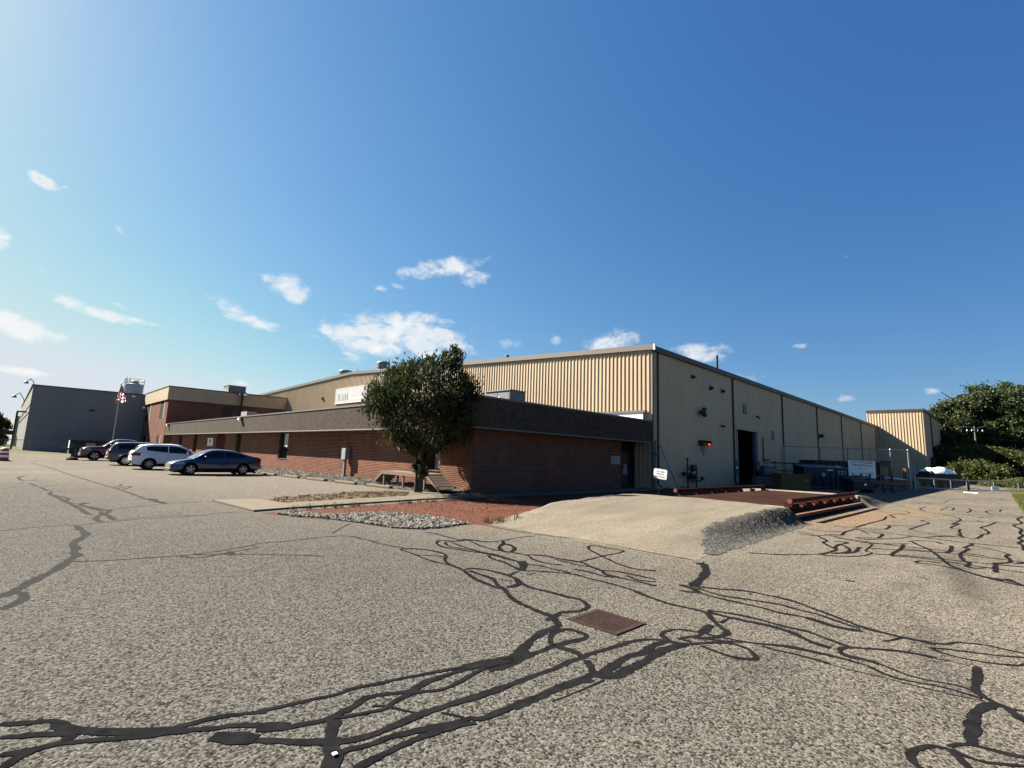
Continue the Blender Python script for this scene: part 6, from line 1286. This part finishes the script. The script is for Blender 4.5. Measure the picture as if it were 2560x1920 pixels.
# front left: flagpole, barrel, dumpster, stand
P = ray(280.5, 1110); k = 70/P.y; fx_, fy_ = P.x*k, 70.; tpz = PY(301, 958, 70).z; fpx = PY(300.5, 960, 70).x
fl = thing('flagpole', 'slim pale flagpole rising behind the parked pickup', 'flagpole', (fx_, fy_, 0)); part('pole', MB().tube((fx_, fy_, 0), (fx_, fy_, tpz-.15), .075, 10, .04), M('pole_alu', (.55, .55, .54), .4, .5), fl); part('finial', MB().lathe([(.02, -.12), (.09, -.05), (.09, .03), (.02, .1)], (fx_, fy_, tpz-.05), 10), GALV, fl)
zt_ = PY(300, 964, 70).z; zb_ = PY(295, 1006, 70).z; me = bpy.data.meshes.new('flag'); V, Fc, MI = [], [], []
NU, NVv = 26, 40
for i in range(NU+1):
    u = i/NU
    for j in range(NVv+1):
        v = j/NVv; ln = (zt_-zb_)
        spread = .10+.50*v**.8; ax = (u-.42)*spread*2.0; z = zt_-v*ln*(.93+.07*cos(u*9))-abs(u-.4)*.25*v; yy = .10*sin(u*17+v*2)*(.3+v)
        V.append((fx_+ax*.72+yy*.5+.07, fy_-ax*.70+yy*.7-.07, z))
for i in range(NU):
    for j in range(NVv):
        Fc.append((i*(NVv+1)+j, (i+1)*(NVv+1)+j, (i+1)*(NVv+1)+j+1, i*(NVv+1)+j+1)); u, v = i/NU, j/NVv
        w_ = u*1.15+v*.72; MI.append(2 if (v < .42) else (0 if int((v*10.5+abs(u-.45)*5.5)) % 2 else 1))
me.from_pydata([tuple(Vector(p)-Vector((fx_, fy_, zb_))) for p in V], [], Fc)
for m_ in (M('flag_red', (.58, .03, .04), .8, var=.1), M('flag_white', (.72, .70, .70), .8, var=.05), M('flag_blue', (.035, .04, .09), .8, var=.3, scale=14, col2=(.09, .09, .13))): me.materials.append(m_)
for m_ in me.materials:      # thin cloth lets the sun through
    n_ = m_.node_tree; tr_ = nd(n_, 'ShaderNodeBsdfTranslucent'); b_ = n_.nodes['Principled BSDF']; n_.links.new(b_.inputs['Base Color'].links[0].from_socket, tr_.inputs['Color'])
    x_ = nd(n_, 'ShaderNodeMixShader'); x_.inputs[0].default_value = .55; n_.links.new(b_.outputs[0], x_.inputs[1]); n_.links.new(tr_.outputs[0], x_.inputs[2]); n_.links.new(x_.outputs[0], n_.nodes['Material Output'].inputs[0])
me.polygons.foreach_set('material_index', MI); me.polygons.foreach_set('use_smooth', [True]*len(Fc)); fo = bpy.data.objects.new('flag', me); COL.objects.link(fo); fo.location = (fx_, fy_, zb_); tagit(fo, 'red white and blue striped flag hanging limp on the pale flagpole', 'flag')
p = G(7, 1152); br = thing('traffic_barrel', 'orange and white striped traffic barrel at the left edge of the lot', 'traffic barrel', (p.x, p.y, 0)); hz = .93
part('drum', MB().lathe([(.30, .04), (.29, .2), (.27, .22), (.265, .5), (.25, .52), (.24, .85), (.17, hz), (.05, hz+.04)], (p.x, p.y, 0), 24), M('barrel_orange', (.55, .07, .02), .5), br); m = MB(); m.lathe([(.295, .27), (.293, .42)], (p.x, p.y, 0), 24).lathe([(.28, .58), (.277, .72)], (p.x, p.y, 0), 24); part('white_band', m, WHITE, br); part('rubber_base', MB().lathe([(.42, 0), (.42, .05), (.32, .08)], (p.x, p.y, 0), 20), BLACK, br)
Yd = 66.; x0, x1 = PY(176, 1105, Yd).x, PY(300, 1105, Yd).x; zt2 = PY(200, 1101, Yd).z; ds = thing('dumpster', 'long dark green dumpster with a white placard behind the maroon pickup', 'dumpster', ((x0+x1)/2, Yd, 0)); m = MB(); m.box(x0, x1, Yd, Yd+2.2, .35, zt2); part('tub', m, M('dumpster_green', (.012, .03, .03), .6, .2, .2), ds); m = MB()
for k in range(8): xx = x0+.1+(x1-x0-.2)*k/7; m.box(xx-.05, xx+.05, Yd-.09, Yd-.001, .35, zt2-.13)
m.box(x0-.05, x1+.05, Yd-.12, Yd-.002, zt2-.129, zt2+.02); part('rib', m, DGR, ds); part('placard', MB().box(x0+1.2, x0+1.95, Yd-.14, Yd-.121, zt2-.75, zt2-.25), M('placard_grey', (.45, .46, .46), .6), ds); part('end_panel', MB().box(x0-.05, x0-.001, Yd, Yd+1, .9, zt2-.02), M('pale_green', (.35, .40, .34), .6), ds); part('hitch', MB().beam((x0-.5, Yd+.5, .8), (x0-.002, Yd+.5, .8), .15, .2), BLACK, ds); part('skid', MB().box(x0+.3, x1, Yd+.2, Yd+.4, .0, .349).box(x0+.3, x1, Yd+1.7, Yd+1.9, 0, .349), BLACK, ds)
p = G(180, 1150); sd = thing('weighted_stand', 'black post on a dark rusty weighted base in front of the pickup', 'stand', (p.x, p.y, 0)); part('post', MB().tube((p.x+.1, p.y, .1), (p.x+.1, p.y, 1.25), .06, 8).box(p.x-.15, p.x+.45, p.y-.05, p.y+.05, 1.05, 1.3), BLACK, sd); part('base', MB().lathe([(.42, 0), (.42, .1), (.3, .22), (.08, .25)], (p.x, p.y, 0), 16), M('rusty_base', (.07, .03, .022), .85), sd)
fe = thing('boundary_fence', 'low chain link fence along the foot of the grey warehouse', 'fence', (0, 91, 0)); A_, B_ = Vector((-3.2, 90, .05)), Vector((11, 89.4, .05)); m = MB()
for k in range(7): q2 = A_.lerp(B_, k/6); m.tube(q2, q2+Vector((0, 0, 1.5)), .04, 6)
part('post', m, GALV, fe); part('top_rail', MB().tube(A_+Vector((0, 0, 1.45)), B_+Vector((0, 0, 1.45)), .03, 6), GALV, fe); part('mesh', MB().quad(A_, B_, B_+Vector((0, 0, 1.45)), A_+Vector((0, 0, 1.45))), CH, fe)
P = ray(38, 1060); k = 105/P.y; lp = thing('parking_lamp', 'tall dark parking lot lamp post in front of the pale far wing', 'lamp', (P.x*k, 105, 0)); zt3 = PY(40, 1029, 105).z; part('post', MB().tube((P.x*k, 105, 0), (P.x*k, 105, zt3), .12, 8), BLACK, lp); part('lamp_head', MB().box(P.x*k-.1, P.x*k+1.3, 104.7, 105.3, zt3-.05, zt3+.15), BLACK, lp)

# ------------------------------------------------------------------ trees
def leaf(mb, c, s, up=.4, asp=1.):
    n = Vector((random.gauss(0, 1), random.gauss(0, 1), random.gauss(0, 1)+up)).normalized(); a = n.orthogonal().normalized(); b = n.cross(a); r = random.uniform(0, 6.3); a, b = a*cos(r)+b*sin(r), b*cos(r)-a*sin(r)
    s1 = s*random.uniform(.6, 1.2); s2 = s1*asp*random.uniform(.5, .8); c = Vector(c)
    mb.quad(c-a*s1*.5, c+b*s2*.5-a*s1*.05, c+a*s1*.5, c-b*s2*.5+a*s1*.1)
def crown(mb, c, rx, ry, rz_, ncl, nl, ls, cr):
    for _ in range(ncl):
        while True:
            d = Vector((random.uniform(-1, 1), random.uniform(-1, 1), random.uniform(-1, 1)))
            if .25 < d.length < 1: break
        rr = d.length**.35; d = d.normalized()*rr; cc = Vector((c[0]+d.x*rx, c[1]+d.y*ry, c[2]+d.z*rz_)); k = cr*random.uniform(.6, 1.35)
        for _ in range(nl):
            g = Vector((random.gauss(0, .45), random.gauss(0, .45), random.gauss(0, .32)))*k; leaf(mb, cc+g, ls)
LFA = leaf_mat('leaves_dark', (.016, .027, .009), (.033, .048, .016), (.060, .076, .028), .35)
LFB = leaf_mat('leaves_yellow_green', (.022, .033, .007), (.042, .052, .012), (.075, .080, .022), .4)
def tree(name, label, pos, zc0, zc1, r, mat, ncl, nl, ls, cr, grp, lobes=5):
    t = thing(name, label, 'tree', pos, 0, grp); tk = MB(); x, y = pos[0], pos[1]; H = zc1
    tk.tube((x, y, 0), (x+.2, y, H*.45), H*.028, 10, H*.018); tk.tube((x+.2, y, H*.45), (x-.1, y+.1, H*.8), H*.018, 8, H*.006)
    for k in range(7): a = k*2.4; z = H*(.3+.07*k); tk.tube((x+.1, y, z), (x+cos(a)*r*.7, y+sin(a)*r*.7, z+H*.18), H*.009, 6, H*.003)
    part('trunk', tk, BARK, t); cm = MB(); hz_ = (zc1-zc0)/2
    for k in range(lobes):
        a = random.uniform(0, 6.3); f = random.uniform(.35, .75); lz = zc0+hz_*(.5+1.2*k/max(1, lobes-1)); lr = r*random.uniform(.45, .68)*(1.05-.35*k/max(1, lobes-1))
        crown(cm, (x+cos(a)*r*f*.75, y+sin(a)*r*f*.75, lz), lr, lr, min(lr*.85, (zc1-lz)*.95+.3), ncl//lobes, nl, ls, cr)
    part('crown', cm, mat, t); return t
random.seed(21)
TR = [(2470, 1000, 60, 110, 'dark tree deep in the shade behind the utility pole'), (2580, 990, 60, 110, 'dark tree deep in the row near the right edge of the view'), (2368, 1004, 50, 98, 'tall dark tree nearest the tall tan block'), (2432, 958, 62, 101, 'tallest broad dark tree behind the utility pole'), (2500, 968, 60, 99, 'dark tree right of the utility pole'), (2560, 954, 62, 97, 'broad dark tree cut by the right edge of the view'), (2640, 960, 66, 94, 'dark tree just beyond the right edge of the view'), (2400, 985, 40, 108, 'dark tree behind, between block and utility pole')]
for (px, pyt, wpx, D_, lb) in TR:
    q = dpt(px, D_); hz_y = 1145+.0365*(px-1280); top = EYE+(hz_y-pyt)/FPX*D_; r = wpx/FPX*D_
    tree('broadleaf_tree', lb, (q.x, q.y, 0), top*.16, top, r*1.15, LFA, 330, 60, .44, r*.22, 'dark broadleaf trees beyond the yard', 8)
BS = [(2352, 1120, 44, 86, 'yellow green bush right of the tan block'), (2405, 1142, 46, 84, 'yellow green bush below the utility pole on its left'), (2462, 1118, 52, 86, 'tall yellow green bush directly below the utility pole'), (2525, 1130, 44, 82, 'yellow green bush below the broad dark trees'), (2590, 1125, 50, 80, 'yellow green bush at the right edge of the view'), (2440, 1160, 60, 74, 'low dark green bush just behind the meeting gates'), (2370, 1165, 50, 92, 'low bush in the shade beyond the white tarp')]
for (px, pyt, wpx, D_, lb) in BS:
    q = dpt(px, D_); top = EYE+(1145+.0365*(px-1280)-pyt)/FPX*D_; r = wpx/FPX*D_; t = thing('bush', lb, 'bush', (q.x, q.y, 0), 0, 'bushes beyond the yard gates')
    sm_ = MB()
    for k in range(6): a = k*1.05; sm_.tube((q.x, q.y, 0), (q.x+cos(a)*r*.5, q.y+sin(a)*r*.5, top*.6), .07, 5, .02)
    part('stem', sm_, BARK, t); cm = MB(); 
    for k in range(5): a = k*1.26; crown(cm, (q.x+cos(a)*r*.5, q.y+sin(a)*r*.5, top*(.35+.08*(k % 3))), r*.55, r*.55, top*.48, 48, 44, .32, r*.22)
    crown(cm, (q.x, q.y, top*.6), r*.6, r*.6, top*.4, 50, 44, .32, r*.2); part('foliage', cm, LFB, t)
q = dpt(2600, 58); hb = MB()
for k in range(14): q2 = dpt(2478+k*18, 66-k*.8); h_ = .35+.135*k if k < 9 else 1.75; crown(hb, (q2.x, q2.y, h_*.5+.1), 1.5, 1.5, h_*.6, 36, 34, .26, .45)
solo('scrub_hedge', hb, leaf_mat('scrub_leaves', (.042, .054, .014), (.070, .082, .022), (.11, .115, .036), .8), 'sunlit yellow green scrub mound behind the right yard gate', 'hedge')
up_ = thing('utility_pole', 'grey wooden utility pole with crossarm standing before the dark trees', 'utility pole', (124.5, 4.42, 0)); part('pole', MB().tube((124.5, 4.42, 0), (123.6, 4.42, 10.15), .17, 10, .12), M('pole_wood', (.19, .175, .15), .9, var=.2, stretch=(1, 1, .1)), up_); part('crossarm', MB().beam((122.6, 5.5, 9.2), (124.6, 3.3, 9.2), .12, .14), M('pole_wood', (.2, .2, .2)), up_)
m = MB()
for t_ in (-.9, -.35, .35, .9): c3_ = Vector((123.6, 4.4, 9.28))+Vector((1, -1.1, 0)).normalized()*t_*1.5; m.lathe([(.05, 0), (.09, .1), (.04, .25)], c3_, 8)
part('insulator', m, WHITE, up_); part('street_lamp_arm', MB().path([(123.6, 4.4, 9.7), (122.4, 5.7, 10.1), (121.6, 6.6, 9.6)], .05, 6).path([(123.6, 4.4, 9.7), (124.9, 3.0, 10.2), (126, 1.8, 9.7)], .05, 6), GALV, up_)
def wire(mb, a, b, sag, r=.016, n=14):
    a, b = Vector(a), Vector(b); pts = [a.lerp(b, i/n)-Vector((0, 0, sag*4*(i/n)*(1-i/n))) for i in range(n+1)]; mb.path(pts, r, 5)
m = MB(); wire(m, (123.6, 4.4, 9.3), (108, 24, 10.3), .5); wire(m, (123.6, 4.4, 9.3), (131, -17, 8.7), .4); wire(m, (123.6, 4.4, 8.2), (131, -17, 7.4), .5)
solo('power_line', m, BLACK, 'thin power lines strung from the utility pole across the dark trees', 'power line')
# trees at the far left edge
for (px, pyt, wpx, D_, mt, lb) in ((2, 1034, 26, 108, LFA, 'dark tree at the far left edge behind the pale wing'), (-40, 1030, 34, 106, LFA, 'dark tree just beyond the left edge of the view')):
    q = dpt(px, D_); top = EYE+(1145+.0365*(px-1280)-pyt)/FPX*D_; r = wpx/FPX*D_; tree('far_tree', lb, (q.x, q.y, 0), top*.25, top, r*1.1, mt, 120, 40, .55, r*.25, 'trees at the far left', 5)
for (px, pyt, wpx, D_, lb) in ((4, 1085, 24, 105, 'round green hedge bush below the tree at the far left edge'), (18, 1092, 14, 108, 'small green bush beside the dark canopy at the far left')):
    q = dpt(px, D_); top = EYE+(1145+.0365*(px-1280)-pyt)/FPX*D_; r = wpx/FPX*D_; cm = MB(); crown(cm, (q.x, q.y, top*.5), r, r, top*.5, 90, 34, .34, r*.3); solo('hedge_bush', cm, LFB, lb, 'bush', 'hedge bushes at the far left')

# the juniper in front of the brick wall
random.seed(5)
J0 = G(1045.6, 1223.5, .14); SCJ = 1.0
jt = thing('juniper_tree', 'dark ragged juniper tree growing in the white gravel by the brick corner', 'tree', tuple(J0))
Rr, Fw = Vector((.7105, -.7037, 0)), Vector((.7037, .7105, 0)); DJ = J0.xy.dot(Fw.xy); PM = FPX/DJ/1.0
prof = [(.55, -.16, .32), (1.0, -.24, .42), (1.45, -.34, .58), (1.75, -.55, .85), (2.0, -1.0, 1.25), (2.35, -1.45, 1.75), (2.7, -1.75, 2.15), (3.1, -2.25, 2.35), (3.6, -2.38, 2.38), (4.1, -2.35, 2.45), (4.4, -2.3, 2.68), (4.6, -2.05, 2.45), (4.85, -1.85, 2.1), (5.2, -1.55, 1.85), (5.45, -1.1, 1.6), (5.7, -.5, 1.5), (5.85, .55, 1.5), (6.1, .62, 1.5), (6.35, .75, 1.35), (6.5, .95, 1.2)]
def pw(z, k): return lerp_tab([(p[0], p[k]) for p in prof], z)
kz = 54.5/PM
def jpos(l, z, d):
    l *= 1.07; P_ = J0+Rr*l*kz+Fw*d*kz; P_.z = J0.z+z*kz
    lim = 13.22 if P_.z > 2.55 else 13.95; limy = 15.62 if P_.z > 2.55 else 16.4
    if P_.x > lim-.05 and P_.y > limy-.05:
        kx = (P_.x-lim+.05)/Fw.x; ky = (P_.y-limy+.05)/Fw.y; mv = min(kx, ky) ; P_ = P_-Fw*(mv+random.uniform(0, .35))
    return P_
tk = MB(); random.seed(3)
for (l0, l1, r0) in ((-.10, -.12, .065), (.06, .22, .085), (.0, .05, .06)):
    pts = [jpos(l0*1.2, -.12, 0), jpos(l0*.8+l1*.2, .35, .02), jpos(l1*.9, .9, 0), jpos(l1*1.6, 1.6, .05), jpos(l1*2.6, 2.6, 0), jpos(l1*4, 4.2, 0)]; rr = [r0*1.25, r0, r0*.85, r0*.7, r0*.5, r0*.15]
    for i in range(5): tk.tube(pts[i], pts[i+1], rr[i], 9, rr[i+1])
for k in range(26):
    z = random.uniform(1.5, 4.6); l = random.uniform(pw(z+.5, 1), pw(z+.5, 2))*.85; tk.tube(jpos(l*.12, z-.5, 0), jpos(l, z+.45, random.uniform(-.8, .4)), .035, 5, .008)
part('trunk', tk, BARK, jt)
jm = MB(); random.seed(11)
def spray(c, s, out):
    ax = (Vector((0, 0, 1))*random.uniform(.5, 1.1)+out*random.uniform(.2, .8)+Vector((random.gauss(0, .35), random.gauss(0, .35), random.gauss(0, .2)))).normalized(); sd_ = ax.orthogonal().normalized(); a = random.uniform(0, 6.3); sd_ = sd_*cos(a)+ax.cross(sd_)*sin(a)
    h_ = s*random.uniform(.7, 1.35); w_ = h_*random.uniform(.22, .42); jm.quad(c-sd_*w_*.25, c+ax*h_*.45-sd_*w_*.5, c+ax*h_, c+ax*h_*.45+sd_*w_*.5)
LOB = [(random.uniform(1.6, 5.9), random.uniform(0, 2*pi)) for _ in range(30)]
for _ in range(800):
    if random.random() < .6: lb_ = random.choice(LOB); z = lb_[0]+random.gauss(0, .28); z = min(6.45, max(.6, z)); la = lb_[1]+random.gauss(0, .32)
    else: z = random.uniform(.6, 6.45); la = None
    if random.random() > (pw(z, 2)-pw(z, 1))/4.9+(.34 if z < 2.9 else .10): continue
    a, b = pw(z, 1), pw(z, 2); mid = (a+b)/2; hw_ = (b-a)/2; ang = la if la is not None else random.uniform(0, 2*pi); rr = random.uniform(.25, 1)**.4*(1.04 if la is not None else .90); l = mid+cos(ang)*rr*hw_*.97; d = sin(ang)*rr*min(hw_, 1.9)*.95
    cc = jpos(l, z, d); out = (cc-J0); out.z = 0; out = out.normalized() if out.length > .01 else Rr; k = random.uniform(.13, .30)*min(1, .30+hw_*.5)*(.6 if z < 1.8 else 1)
    for _ in range(46):
        g = Vector((random.gauss(0, 1), random.gauss(0, 1), random.gauss(0, 1.15)))*k*.75; q2 = cc+g
        if q2.x > 13.27 and q2.y > 15.7 and q2.z > 2.6: continue
        spray(q2, .165, out)
part('crown', jm, leaf_mat('juniper_leaves', (.010, .016, .006), (.022, .032, .010), (.046, .056, .018), 1.6), jt)
jm = MB()
for _ in range(38):
    z = random.gauss(3.0, .7); l = random.gauss(.1, .8); cc = jpos(l, z, random.uniform(-1.7, -.5))
    for _ in range(40): spray(cc+Vector((random.gauss(0, .17), random.gauss(0, .17), random.gauss(0, .2))), .13, -Fw)
part('dead_foliage', jm, leaf_mat('juniper_brown', (.022, .013, .006), (.042, .025, .011), (.060, .044, .018), 1.2), jt)
